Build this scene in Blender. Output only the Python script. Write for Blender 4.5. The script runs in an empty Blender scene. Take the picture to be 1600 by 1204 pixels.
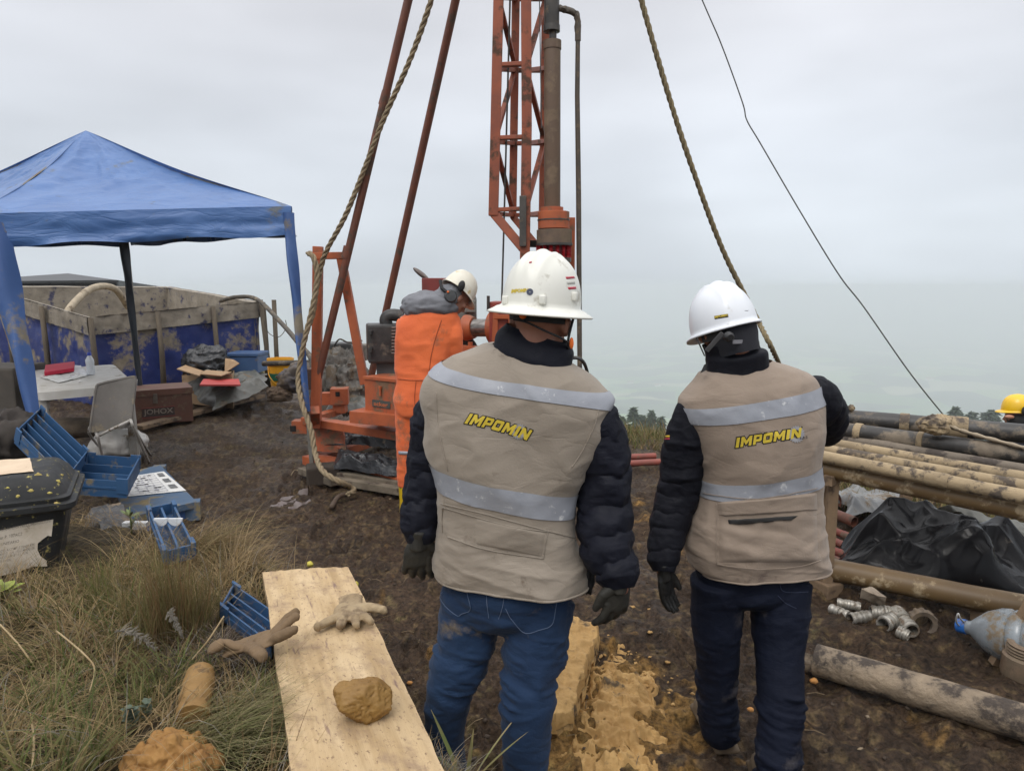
import bpy, bmesh, math, random
import numpy as np
from mathutils import Vector, Matrix
from mathutils.bvhtree import BVHTree

R = math.radians
rng = np.random.default_rng(7)
random.seed(7)
scene = bpy.context.scene
COL = scene.collection

# ------------------------------------------------------------------ camera
CAMZ, PITCH, FPX = 1.68, R(8.0), 1100.0
cam_data = bpy.data.cameras.new('camera')
cam_data.sensor_fit = 'HORIZONTAL'
cam_data.sensor_width = 36.0
cam_data.lens = 36.0 * FPX / 1600.0
cam_data.clip_start = 0.05
cam_data.clip_end = 60000
cam = bpy.data.objects.new('camera', cam_data)
COL.objects.link(cam)
cam.location = (0, 0, CAMZ)
cam.rotation_euler = (math.pi / 2 - PITCH, 0, 0)
scene.camera = cam

# ------------------------------------------------------------------ sky and sun (overcast)
SUN_ELEV, SUN_AZ = R(52), R(200)          # behind the camera, a little to the left
world = bpy.data.worlds.new('World')
scene.world = world
world.use_nodes = True
wn, wl = world.node_tree.nodes, world.node_tree.links
wn.clear()
w_out = wn.new('ShaderNodeOutputWorld')
w_bg = wn.new('ShaderNodeBackground')
w_bg.inputs['Strength'].default_value = 0.1
w_sky = wn.new('ShaderNodeTexSky')
w_sky.sky_type = 'NISHITA'
w_sky.sun_disc = False
w_sky.sun_elevation = SUN_ELEV
w_sky.sun_rotation = SUN_AZ
w_sky.dust_density = 4
w_tc = wn.new('ShaderNodeTexCoord')
w_sep = wn.new('ShaderNodeSeparateXYZ')
wl.new(w_tc.outputs['Generated'], w_sep.inputs[0])
w_ramp = wn.new('ShaderNodeValToRGB')                 # overcast luminance: horizon to zenith
wl.new(w_sep.outputs['Z'], w_ramp.inputs[0])
e = w_ramp.color_ramp.elements
e[0].position = 0.0; e[0].color = (0.310, 0.338, 0.365, 1)
m_ = e.new(0.045); m_.color = (0.352, 0.380, 0.407, 1)
e[1].position = 1.0; e[1].color = (1.0, 0.99, 1.0, 1)
m_ = e.new(0.16); m_.color = (0.350, 0.372, 0.402, 1)
m_ = e.new(0.36); m_.color = (0.345, 0.350, 0.370, 1)
m_ = e.new(0.55); m_.color = (0.60, 0.605, 0.62, 1)
w_map = wn.new('ShaderNodeMapping'); w_map.inputs['Scale'].default_value = (1.6, 1.6, 5.0)
wl.new(w_tc.outputs['Generated'], w_map.inputs[0])
w_noise = wn.new('ShaderNodeTexNoise'); w_noise.inputs['Scale'].default_value = 1.5
w_noise.inputs['Detail'].default_value = 3; w_noise.inputs['Roughness'].default_value = 0.45
wl.new(w_map.outputs[0], w_noise.inputs[0])
w_mr = wn.new('ShaderNodeMapRange')
w_mr.inputs['From Min'].default_value = 0.3; w_mr.inputs['From Max'].default_value = 0.7
w_mr.inputs['To Min'].default_value = 1.90; w_mr.inputs['To Max'].default_value = 2.46
wl.new(w_noise.outputs[0], w_mr.inputs[0])
w_vm = wn.new('ShaderNodeVectorMath'); w_vm.operation = 'SCALE'
wl.new(w_ramp.outputs[0], w_vm.inputs[0]); wl.new(w_mr.outputs[0], w_vm.inputs['Scale'])
w_vm2 = wn.new('ShaderNodeVectorMath'); w_vm2.operation = 'SCALE'; w_vm2.inputs['Scale'].default_value = 10.0
# the thinner, brighter cloud low in the right of the view
w_dot = wn.new('ShaderNodeVectorMath'); w_dot.operation = 'DOT_PRODUCT'; w_dot.inputs[1].default_value = (0.497, 0.861, 0.110)
wl.new(w_tc.outputs['Generated'], w_dot.inputs[0])
w_gl = wn.new('ShaderNodeMapRange'); w_gl.interpolation_type = 'SMOOTHERSTEP'
w_gl.inputs['From Min'].default_value = 0.90; w_gl.inputs['From Max'].default_value = 1.0; w_gl.inputs['To Min'].default_value = 1.0; w_gl.inputs['To Max'].default_value = 1.13
wl.new(w_dot.outputs['Value'], w_gl.inputs[0])
w_vm3 = wn.new('ShaderNodeVectorMath'); w_vm3.operation = 'SCALE'
wl.new(w_vm.outputs[0], w_vm3.inputs[0]); wl.new(w_gl.outputs[0], w_vm3.inputs['Scale'])
wl.new(w_vm3.outputs[0], w_vm2.inputs[0])
w_mix = wn.new('ShaderNodeMix'); w_mix.data_type = 'RGBA'; w_mix.inputs['Factor'].default_value = 0.93
wl.new(w_sky.outputs[0], w_mix.inputs[6]); wl.new(w_vm2.outputs[0], w_mix.inputs[7])
wl.new(w_mix.outputs[2], w_bg.inputs[0]); wl.new(w_bg.outputs[0], w_out.inputs[0])

sun_data = bpy.data.lights.new('sun', 'SUN')
sun_data.energy = 1.1
sun_data.angle = R(25)
sun_data.color = (1.0, 0.965, 0.92)
sun = bpy.data.objects.new('sun', sun_data)
COL.objects.link(sun)
# sky sun_rotation is measured clockwise from +Y
sd = Vector((math.sin(SUN_AZ) * math.cos(SUN_ELEV), math.cos(SUN_AZ) * math.cos(SUN_ELEV), math.sin(SUN_ELEV)))
sun.rotation_euler = (-sd).to_track_quat('-Z', 'Y').to_euler()

vs = scene.view_settings
vs.view_transform = 'Standard'; vs.look = 'None'; vs.gamma = 1; vs.exposure = 0.0
vs.use_curve_mapping = False
scene.render.engine = 'CYCLES'
cy = scene.cycles
cy.max_bounces = 6; cy.diffuse_bounces = 3; cy.glossy_bounces = 3; cy.transmission_bounces = 5
cy.transparent_max_bounces = 6; cy.volume_bounces = 2
cy.use_denoising = True
cy.caustics_reflective = False; cy.caustics_refractive = False
cy.sample_clamp_indirect = 4

# ------------------------------------------------------------------ pixel -> world helpers
CP, SP = math.cos(PITCH), math.sin(PITCH)
def ray(px, py):
    x = (px - 800) / FPX; y = -(py - 602) / FPX
    return Vector((x, CP + y * SP, -SP + y * CP))
def P(px, py, Y):
    """world point seen at (px, py) of the 1600 px photograph at the distance Y in front"""
    d = ray(px, py)
    return Vector((0, 0, CAMZ)) + d * (Y / d.y)
def G(px, py, z=0.0):
    """world point seen at (px, py) that lies at the height z"""
    d = ray(px, py)
    return Vector((0, 0, CAMZ)) + d * ((z - CAMZ) / d.z)
def V(*a): return Vector(a)

# ------------------------------------------------------------------ noise
def _hash(ix, iy, iz, seed):
    h = (ix * 374761393 + iy * 668265263 + iz * 1274126177 + seed * 974634777) & 0xffffffff
    h = ((h ^ (h >> 13)) * 1103515245) & 0xffffffff
    h = ((h ^ (h >> 16)) * 2246822519) & 0xffffffff
    h = h ^ (h >> 13)
    return (h & 0xffffff) / float(0xffffff)
def vnoise(p, seed=0):
    p = np.asarray(p, float)
    i = np.floor(p).astype(np.int64); f = p - i
    f = f * f * f * (f * (f * 6 - 15) + 10)
    x, y, z = i[..., 0], i[..., 1], i[..., 2]
    fx, fy, fz = f[..., 0], f[..., 1], f[..., 2]
    def h(a, b, c): return _hash(x + a, y + b, z + c, seed)
    c00 = h(0,0,0)*(1-fx)+h(1,0,0)*fx; c10 = h(0,1,0)*(1-fx)+h(1,1,0)*fx
    c01 = h(0,0,1)*(1-fx)+h(1,0,1)*fx; c11 = h(0,1,1)*(1-fx)+h(1,1,1)*fx
    return (c00*(1-fy)+c10*fy)*(1-fz)+(c01*(1-fy)+c11*fy)*fz
def fbm(p, octv=4, seed=0, gain=0.5):
    p = np.asarray(p, float); a = 1.0; s = 0; t = 0
    for k in range(octv):
        s = s + a * vnoise(p * (2.03 ** k) + 17.3 * k, seed + k); t += a; a *= gain
    return s / t
def ridged(p, octv=3, seed=0, gain=0.5):
    p = np.asarray(p, float); a = 1.0; s = 0; t = 0
    for k in range(octv):
        s = s + a * (1 - np.abs(2 * vnoise(p * (2.03 ** k) + 11.7 * k, seed + k) - 1)); t += a; a *= gain
    return s / t
def sstep(a, b, x):
    t = np.clip((x - a) / (b - a), 0, 1); return t * t * (3 - 2 * t)

def st3(*a): return np.stack(np.broadcast_arrays(*a), -1)

# ------------------------------------------------------------------ materials
MATS = {}
def mat(name, c, c2=None, scale=8.0, rough=0.7, rough2=None, metal=0.0, bump=0.0, bscale=40.0, mud=0.0,
        mudc=(0.17, 0.125, 0.08), mscale=6.0, spec=0.5, stretch=(1, 1, 1), coat=0.0, trans=0.0, detail=5,
        split=(0.35, 0.65), attr=None, sheen=0.0, weave=0.0, mudrough=0.85, sub=0.0, fold=None):
    if name in MATS: return MATS[name]
    m = bpy.data.materials.new(name); m.use_nodes = True
    n, l = m.node_tree.nodes, m.node_tree.links
    b = n['Principled BSDF']
    tc = n.new('ShaderNodeTexCoord'); mp = n.new('ShaderNodeMapping')
    mp.inputs['Scale'].default_value = stretch
    oi = n.new('ShaderNodeObjectInfo')
    vm = n.new('ShaderNodeVectorMath'); vm.operation = 'SCALE'; vm.inputs['Scale'].default_value = 7.0
    cmb = n.new('ShaderNodeCombineXYZ')
    for k in range(3): l.new(oi.outputs['Random'], cmb.inputs[k])
    l.new(cmb.outputs[0], vm.inputs[0]); l.new(vm.outputs[0], mp.inputs['Location'])
    l.new(tc.outputs['Object'], mp.inputs[0])
    def noise(sc, det=detail, rg=0.6):
        t = n.new('ShaderNodeTexNoise'); t.inputs['Scale'].default_value = sc
        t.inputs['Detail'].default_value = det; t.inputs['Roughness'].default_value = rg
        l.new(mp.outputs[0], t.inputs[0]); return t
    def mrange(src, a, bb, c_=0.0, d=1.0):
        r = n.new('ShaderNodeMapRange'); r.inputs['From Min'].default_value = a; r.inputs['From Max'].default_value = bb
        r.inputs['To Min'].default_value = c_; r.inputs['To Max'].default_value = d
        l.new(src, r.inputs[0]); return r.outputs[0]
    def mixc(f, a, bb):
        x = n.new('ShaderNodeMix'); x.data_type = 'RGBA'
        l.new(f, x.inputs['Factor'])
        for s, v in ((6, a), (7, bb)):
            if isinstance(v, tuple): x.inputs[s].default_value = (*v[:3], 1)
            else: l.new(v, x.inputs[s])
        return x.outputs[2]
    n1 = noise(scale)
    if c2 is None: c2 = tuple(v * 0.78 for v in c)
    col = mixc(mrange(n1.outputs[0], *split), c, c2)
    if attr:
        at = n.new('ShaderNodeAttribute'); at.attribute_name = attr
        mx = n.new('ShaderNodeMix'); mx.data_type = 'RGBA'; mx.blend_type = 'MULTIPLY'; mx.inputs['Factor'].default_value = 1
        l.new(at.outputs['Color'], mx.inputs[6]); l.new(col, mx.inputs[7]); col = mx.outputs[2]
    rsrc = None
    if rough2 is not None:
        rsrc = mrange(noise(scale * 1.7).outputs[0], 0.35, 0.65, rough, rough2)
    if mud > 0:
        n2 = noise(mscale, 8, 0.68)
        f = mrange(n2.outputs[0], 0.640 - 0.34 * mud, 0.720 - 0.34 * mud)
        mcol = mixc(mrange(noise(mscale * 6).outputs[0], 0.3, 0.7), tuple(mudc), tuple(v * 0.7 for v in mudc))
        col = mixc(f, col, mcol)
        x = n.new('ShaderNodeMix'); l.new(f, x.inputs['Factor'])
        if rsrc is None: x.inputs[2].default_value = rough
        else: l.new(rsrc, x.inputs[2])
        x.inputs[3].default_value = mudrough; rsrc = x.outputs[0]
        if metal > 0:
            x2 = n.new('ShaderNodeMix'); l.new(f, x2.inputs['Factor']); x2.inputs[2].default_value = metal; x2.inputs[3].default_value = 0
            l.new(x2.outputs[0], b.inputs['Metallic'])
    l.new(col, b.inputs['Base Color'])
    b.inputs['Roughness'].default_value = rough
    if rsrc is not None: l.new(rsrc, b.inputs['Roughness'])
    if not (mud > 0 and metal > 0): b.inputs['Metallic'].default_value = metal
    b.inputs['Specular IOR Level'].default_value = spec
    b.inputs['Coat Weight'].default_value = coat
    b.inputs['Transmission Weight'].default_value = trans
    b.inputs['Sheen Weight'].default_value = sheen
    b.inputs['Subsurface Weight'].default_value = sub
    if sub: b.inputs['Subsurface Radius'].default_value = (0.01, 0.004, 0.002)
    if bump > 0:
        nb = noise(bscale, 5, 0.6)
        bp = n.new('ShaderNodeBump'); bp.inputs['Strength'].default_value = 1.0; bp.inputs['Distance'].default_value = bump
        l.new(nb.outputs[0], bp.inputs['Height'])
        if weave > 0:
            wv = n.new('ShaderNodeTexWave'); wv.inputs['Scale'].default_value = weave; wv.bands_direction = 'DIAGONAL'
            l.new(tc.outputs['Object'], wv.inputs[0])
            bp2 = n.new('ShaderNodeBump'); bp2.inputs['Distance'].default_value = 0.0006
            l.new(wv.outputs[0], bp2.inputs['Height']); l.new(bp2.outputs[0], bp.inputs['Normal'])
        last = bp
        if fold:
            fm = n.new('ShaderNodeMapping'); fm.inputs['Scale'].default_value = fold[1]; fm.inputs['Rotation'].default_value = fold[2] if len(fold) > 2 else (0, 0, 0)
            l.new(tc.outputs['Object'], fm.inputs[0])
            ft = n.new('ShaderNodeTexNoise'); ft.inputs['Scale'].default_value = 1.0; ft.inputs['Detail'].default_value = 4; ft.inputs['Roughness'].default_value = .5; ft.inputs['Distortion'].default_value = .6
            l.new(fm.outputs[0], ft.inputs[0])
            ab = n.new('ShaderNodeMath'); ab.operation = 'SUBTRACT'; ab.inputs[1].default_value = .5; l.new(ft.outputs[0], ab.inputs[0])
            ac = n.new('ShaderNodeMath'); ac.operation = 'ABSOLUTE'; l.new(ab.outputs[0], ac.inputs[0])
            pw = n.new('ShaderNodeMath'); pw.operation = 'POWER'; pw.inputs[1].default_value = .6; l.new(ac.outputs[0], pw.inputs[0])
            bf = n.new('ShaderNodeBump'); bf.inputs['Distance'].default_value = fold[0]; l.new(pw.outputs[0], bf.inputs['Height']); l.new(bp.outputs[0], bf.inputs['Normal']); last = bf
        l.new(last.outputs[0], b.inputs['Normal'])
    MATS[name] = m
    return m

# ------------------------------------------------------------------ mesh building
WLOC = {}
def tag(o, label=None, cat=None, group=None, kind=None):
    if label: o['label'] = label
    if cat: o['category'] = cat
    if group: o['group'] = group
    if kind: o['kind'] = kind
    return o
def empty(name, loc, label=None, cat=None, group=None):
    o = bpy.data.objects.new(name, None); COL.objects.link(o)
    o.empty_display_size = 0.05
    o.location = loc; WLOC[o] = Vector(loc)
    return tag(o, label, cat, group)
def link(name, me, parent=None):
    o = bpy.data.objects.new(name, me); COL.objects.link(o)
    if parent is not None:
        o.parent = parent; o.location = -WLOC.get(parent, Vector((0, 0, 0)))
    WLOC[o] = Vector((0, 0, 0))
    return o
def smooth(me, flag=True, angle=None):
    me.polygons.foreach_set('use_smooth', [flag] * len(me.polygons))
    if angle is not None:
        me.set_sharp_from_angle(angle=angle)
    me.update()
def copy_tree(o, loc=None, rotz=None, label=None, parent=None, rot=None):
    c = o.copy(); COL.objects.link(c)
    if parent is not None: c.parent = parent
    if loc is not None: c.location = loc
    if rotz is not None: c.rotation_euler.z = rotz
    if rot is not None: c.rotation_euler = rot
    if label: c['label'] = label
    for ch in list(o.children): copy_tree(ch, parent=c)
    return c

class MB:
    def __init__(s): s.v = []; s.f = []; s.n = 0
    def add(s, verts, faces):
        verts = [tuple(v) for v in verts]
        s.v += verts; s.f += [tuple(i + s.n for i in f) for f in faces]; s.n += len(verts); return s
    def grid(s, A, wrapu=False, wrapv=False, flip=False):
        """A: (nv, nu, 3) array"""
        nv, nu = A.shape[:2]; idx = np.arange(nv * nu).reshape(nv, nu)
        a = idx; r = np.roll(idx, -1, 1); u = np.roll(idx, -1, 0); ur = np.roll(u, -1, 1)
        sv = slice(None) if wrapv else slice(0, nv - 1); su = slice(None) if wrapu else slice(0, nu - 1)
        q = np.stack([a[sv, su], r[sv, su], ur[sv, su], u[sv, su]], -1).reshape(-1, 4)
        if flip: q = q[:, ::-1]
        s.v += [tuple(x) for x in A.reshape(-1, 3).tolist()]
        s.f += [tuple(x) for x in (q + s.n).tolist()]; s.n += nv * nu; return s
    def box(s, c, size, M=None, bev=0.0):
        hx, hy, hz = size[0] / 2, size[1] / 2, size[2] / 2
        if bev <= 0:
            vs_ = [V(x, y, z) for x in (-hx, hx) for y in (-hy, hy) for z in (-hz, hz)]
            fs = [(0, 1, 3, 2), (4, 6, 7, 5), (0, 4, 5, 1), (2, 3, 7, 6), (0, 2, 6, 4), (1, 5, 7, 3)]
        else:
            bm = bmesh.new(); bmesh.ops.create_cube(bm, size=1.0)
            for v in bm.verts: v.co = V(v.co.x * size[0], v.co.y * size[1], v.co.z * size[2])
            bmesh.ops.bevel(bm, geom=list(bm.edges), offset=bev, segments=2, affect='EDGES', profile=0.6)
            vs_ = [v.co.copy() for v in bm.verts]; bm.verts.index_update()
            fs = [[v.index for v in f.verts] for f in bm.faces]; bm.free()
        M3 = M if M is not None else Matrix.Identity(3)
        return s.add([M3 @ v + Vector(c) for v in vs_], fs)
    def bar(s, a, b, w, h=None, up=(0, 0, 1), bev=0.0):
        """rectangular bar from a to b"""
        a, b = Vector(a), Vector(b); d = b - a; L = d.length; h = h or w
        z = d.normalized(); u = Vector(up)
        if abs(z.dot(u)) > 0.98: u = V(0, 1, 0)
        x = u.cross(z).normalized(); y = z.cross(x)
        M = Matrix((x, y, z)).transposed()
        return s.box((a + b) / 2, (w, h, L), M, bev)
    def quadbox(s, q, h, n=None):
        """slab on four corner points, thickness h along the normal"""
        q = [Vector(p) for p in q]
        nn = n if n is not None else (q[1] - q[0]).cross(q[3] - q[0]).normalized()
        t = [p + nn * h for p in q]
        return s.add(q + t, [(3, 2, 1, 0), (4, 5, 6, 7), (0, 1, 5, 4), (1, 2, 6, 5), (2, 3, 7, 6), (3, 0, 4, 7)])
    def tube(s, path, rad, n=10, caps=True, jit=0.0, seed=0, flat=None):
        path = [Vector(p) for p in path]; k = len(path)
        if not hasattr(rad, '__len__'): rad = [rad] * k
        T = [(path[min(i + 1, k - 1)] - path[max(i - 1, 0)]).normalized() for i in range(k)]
        u = V(0, 0, 1) if abs(T[0].z) < 0.9 else V(1, 0, 0)
        x = u.cross(T[0]).normalized(); rows = []
        for i in range(k):
            x = (x - T[i] * x.dot(T[i])).normalized(); y = T[i].cross(x)
            row = []
            for j in range(n):
                a = 2 * math.pi * j / n
                r = rad[i]
                if jit: r *= 1 + jit * (float(vnoise(np.array([i * 0.5 + seed, math.cos(a) * 2, math.sin(a) * 2]), seed)) - 0.5) * 2
                fy = flat if flat is not None else 1.0
                row.append(path[i] + x * math.cos(a) * r + y * math.sin(a) * r * fy)
            rows.append(row)
        base = s.n
        s.grid(np.array([[tuple(p) for p in r] for r in rows]), wrapu=True)
        if caps:
            s.f.append(tuple(base + j for j in range(n))[::-1])
            s.f.append(tuple(base + (k - 1) * n + j for j in range(n)))
        return s
    def lathe(s, prof, c, axis=(0, 0, 1), n=24, caps=True):
        """prof: list of (r, h) along axis from c"""
        ax = Vector(axis).normalized(); u = V(0, 0, 1) if abs(ax.z) < 0.9 else V(1, 0, 0)
        x = u.cross(ax).normalized(); y = ax.cross(x); c = Vector(c); base = s.n
        rows = [[tuple(c + ax * h + (x * math.cos(2 * math.pi * j / n) + y * math.sin(2 * math.pi * j / n)) * r) for j in range(n)] for r, h in prof]
        s.grid(np.array(rows), wrapu=True)
        if caps:
            s.f.append(tuple(base + j for j in range(n))[::-1])
            k = len(prof); s.f.append(tuple(base + (k - 1) * n + j for j in range(n)))
        return s
    def ball(s, c, r, n=16, M=None, disp=None):
        r = r if hasattr(r, '__len__') else (r, r, r)
        m = n; th = np.linspace(0, math.pi, m + 1)[:, None]; ph = np.linspace(0, 2 * math.pi, 2 * n, endpoint=False)[None, :]
        A = np.stack([np.sin(th) * np.cos(ph), np.sin(th) * np.sin(ph), np.cos(th) * np.ones_like(ph)], -1)
        if disp is not None: A = A * (1 + disp(A))[..., None]
        A = A * np.array(r)
        if M is not None: A = A @ np.array(M).T
        A = A + np.array(tuple(c))
        return s.grid(A, wrapu=True, flip=True)
    def build(s, name, m, parent=None, sm=False, angle=None):
        me = bpy.data.meshes.new(name)
        me.from_pydata(s.v, [], s.f)
        if m is not None: me.materials.append(m)
        if sm: smooth(me, True, angle)
        me.update()
        return link(name, me, parent)

def fix_normals(me):
    bm = bmesh.new(); bm.from_mesh(me); bmesh.ops.recalc_face_normals(bm, faces=bm.faces); bm.to_mesh(me); bm.free()
def remesh(name, mb, m, parent, voxel=0.008, smooth_it=4, disp=None, factor=0.5):
    """fuse overlapping solids into one continuous surface"""
    me = bpy.data.meshes.new(name); me.from_pydata(mb.v, [], mb.f); fix_normals(me)
    o = bpy.data.objects.new('tmp', me); COL.objects.link(o)
    r = o.modifiers.new('r', 'REMESH'); r.mode = 'VOXEL'; r.voxel_size = voxel; r.adaptivity = 0
    if smooth_it:
        q = o.modifiers.new('s', 'SMOOTH'); q.iterations = smooth_it; q.factor = factor
    dg = bpy.context.evaluated_depsgraph_get(); dg.update()
    me2 = bpy.data.meshes.new_from_object(o.evaluated_get(dg))
    bpy.data.objects.remove(o); bpy.data.meshes.remove(me)
    me2.name = name
    me2.materials.clear(); me2.materials.append(m)
    if disp is not None: displace(me2, disp)
    smooth(me2)
    return link(name, me2, parent)
def mesh_arrays(me):
    n = len(me.vertices); co = np.empty(n * 3); no = np.empty(n * 3)
    me.vertices.foreach_get('co', co); me.vertex_normals.foreach_get('vector', no)
    return co.reshape(-1, 3), no.reshape(-1, 3)
def displace(me, fn):
    co, no = mesh_arrays(me); co = co + no * fn(co, no)[:, None]
    me.vertices.foreach_set('co', co.ravel()); me.update()
def set_col(me, cols, name='Col'):
    a = me.color_attributes.new(name, 'FLOAT_COLOR', 'POINT')
    c = np.ones((len(me.vertices), 4)); c[:, :3] = cols; a.data.foreach_set('color', c.ravel())
def bvh_of(*objs):
    vs_, fs = [], []
    for o in objs:
        b = len(vs_); vs_ += [v.co.copy() for v in o.data.vertices]
        fs += [tuple(i + b for i in p.vertices) for p in o.data.polygons]
    return BVHTree.FromPolygons(vs_, fs)
def hit(bv, px, py, off=0.002):
    o = Vector((0, 0, CAMZ)); d = ray(px, py).normalized()
    loc, no, i, dist = bv.ray_cast(o, d)
    if loc is None:
        for r_ in (2, 4, 7, 11):
            for dx, dy in ((r_, 0), (-r_, 0), (0, r_), (0, -r_)):
                loc, no, i, dist = bv.ray_cast(o, ray(px + dx, py + dy).normalized())
                if loc is not None:
                    return loc - d * off
        return None
    if no.dot(d) > 0: no = -no
    return loc + no * off

def spline(pts, n):
    """Catmull-Rom through points (any dimension)"""
    p = np.array([tuple(q) for q in pts], float); k = len(p)
    t = np.linspace(0, k - 1, n); i = np.clip(t.astype(int), 0, k - 2); f = (t - i)[:, None]
    p0 = p[np.clip(i - 1, 0, k - 1)]; p1 = p[i]; p2 = p[i + 1]; p3 = p[np.clip(i + 2, 0, k - 1)]
    return 0.5 * ((2 * p1) + (-p0 + p2) * f + (2 * p0 - 5 * p1 + 4 * p2 - p3) * f ** 2 + (-p0 + 3 * p1 - 3 * p2 + p3) * f ** 3)
def hose(path, r, n=60, sides=10, **k):
    return MB().tube([Vector(q) for q in spline(path, n)], r, sides, **k)

def text_mesh(txt, shear=0.0, offset=0.0, spacing=1.0):
    """flat lettering, x in 0..1, y in 0..h (numpy verts, faces)"""
    c = bpy.data.curves.new('t', 'FONT'); c.body = txt; c.shear = shear; c.offset = offset; c.space_character = spacing
    c.resolution_u = 3
    o = bpy.data.objects.new('t', c); COL.objects.link(o)
    dg = bpy.context.evaluated_depsgraph_get(); dg.update()
    me = bpy.data.meshes.new_from_object(o.evaluated_get(dg))
    bpy.data.objects.remove(o)
    v = np.array([tuple(x.co)[:2] for x in me.vertices]); f = [tuple(p.vertices) for p in me.polygons]
    bpy.data.meshes.remove(me)
    return v, f
def text_on(bv, txt, p0, p1, h, shear=0.25, offset=0.0, off=0.003, name='lettering', m=None, parent=None, arc=0.0, spacing=1.0, ref=None):
    """lettering laid on a surface along the photo line p0 -> p1 (baseline), h px tall"""
    v, f = text_mesh(txt, shear, offset, spacing)
    rv = v if ref is None else ref
    x0, x1 = rv[:, 0].min(), rv[:, 0].max(); y0, y1 = rv[:, 1].min(), rv[:, 1].max()
    mb = MB(); P0 = np.array(p0, float); P1 = np.array(p1, float); d = P1 - P0; nrm = np.array((d[1], -d[0])) / np.hypot(*d)
    out = []
    for x, y in v:
        a = (x - x0) / (x1 - x0); b = (y - y0) / (y1 - y0)
        q = P0 + d * a + nrm * h * b + nrm * arc * 4 * a * (1 - a)
        hh = hit(bv, q[0], q[1], off)
        out.append(hh if hh is not None else Vector((0, 0, -5)))
    mb.add(out, f)
    return mb.build(name, m, parent), v
# ================================================================== GROUND
BANK = np.array([(.14, -3), (.14, 1.55), (.02, 1.86), (-.31, 2.06), (-.62, 2.78), (-1.15, 3.35), (-1.9, 3.75), (-3.2, 4.1), (-6, 4.3), (-12, 4.4), (-12, -3)])
def poly_sd(x, y, poly):
    """positive inside"""
    d = np.full(np.shape(x), 1e9); inside = np.zeros(np.shape(x), bool); n = len(poly)
    for i in range(n):
        ax, ay = poly[i]; bx, by = poly[(i + 1) % n]
        ex, ey = bx - ax, by - ay; wx, wy = x - ax, y - ay
        t = np.clip((wx * ex + wy * ey) / (ex * ex + ey * ey), 0, 1)
        d = np.minimum(d, np.hypot(wx - ex * t, wy - ey * t))
        c1 = (ay <= y) & (by > y); c2 = (ay > y) & (by <= y); cr = ex * wy - ey * wx
        inside ^= (c1 & (cr > 0)) | (c2 & (cr < 0))
    return np.where(inside, d, -d)
BX = np.array([-400, -60, -30, -8, -5, -3, -1, 0, 1.3, 2.2, 3.0, 4.0, 6, 12, 60, 400.0])
BY = np.array([60, 30, 22, 18, 13.6, 10.9, 9.4, 8.8, 7.7, 6.9, 6.2, 5.4, 4.6, 3, -10, -120.0])
def base_z(x, y, detail=True):
    x = np.asarray(x, float); y = np.asarray(y, float)
    sd_ = poly_sd(x, y, BANK)
    p = np.stack([x, y, np.zeros_like(x)], -1)
    wob = (fbm(p * 2.3, 3, 5) - .5) * .3
    bank = .44 * sstep(-.12, .30, sd_ + wob * .5) + sstep(.1, .8, sd_) * (fbm(p * 1.4, 3, 9) - .5) * .16
    s = np.maximum(y - np.interp(x, BX, BY) + (fbm(p * .5, 2, 11) - .5) * .8, 0)
    slope = np.interp(x, [0, 3, 5], [.30, .34, .5])
    near = np.minimum(s, 6) ** 2 / (np.minimum(s, 6) + 1.2)
    drop = slope * near + .30 * np.maximum(s - 6, 0)
    drop = np.where(drop < 200, drop, 200 + 150 * (1 - np.exp(-(drop - 200) / 150)))
    far = sstep(200, 1500, s)
    q = p / 1400.0
    roll = sstep(30, 300, s) * (fbm(p / 160, 3, 21) - .5) * 22 + far * (fbm(q, 4, 31) - .45) * 130
    z = bank - drop + roll
    z = np.where(s > 5, np.minimum(z, -1.0), z)
    z = np.maximum(z, -395)
    return z, sd_, s
def mud_z(x, y):
    p = np.stack([x, y, np.zeros_like(x)], -1)
    z = (fbm(p * 1.1, 3, 41) - .5) * .10
    z += (ridged(p * 4.5 + 3, 3, 43) - .6) * .075 + (np.abs(vnoise(p * 7.5 + 5, 44) - .5)) * -.05
    z += (fbm(p * 14, 3, 47) - .5) * .045 + (ridged(p * 26, 2, 49) - .5) * .014
    return z
def clay_mask(x, y):
    """yellow clay trodden round the slab, patches elsewhere"""
    p = np.stack([x, y, np.zeros_like(x)], -1)
    a = np.exp(-(((x - .36) / .30) ** 2 + ((y - 2.55) / .62) ** 2)) * 1.35
    b = np.exp(-(((x - 1.1) / .5) ** 2 + ((y - 4.6) / .7) ** 2)) * .9
    b += np.exp(-(((x + .15) / .5) ** 2 + ((y - 3.3) / .6) ** 2)) * .42 + np.exp(-(((x - .9) / .8) ** 2 + ((y - 2.2) / .5) ** 2)) * .45
    n = fbm(p * 5, 4, 61); n2 = fbm(p * 17, 3, 67)
    return sstep(.40, .62, (a + b) * .55 + (n - .5) * 1.1 + (n2 - .5) * .7), n2
def ground(x, y):
    """surface height used to stand things on"""
    x_ = np.array([float(x)]); y_ = np.array([float(y)])
    z, sd_, s = base_z(x_, y_)
    w = 1 - sstep(0, .3, sd_); 
    return float((z + mud_z(x_, y_) * (.35 + .65 * w))[0])

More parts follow.
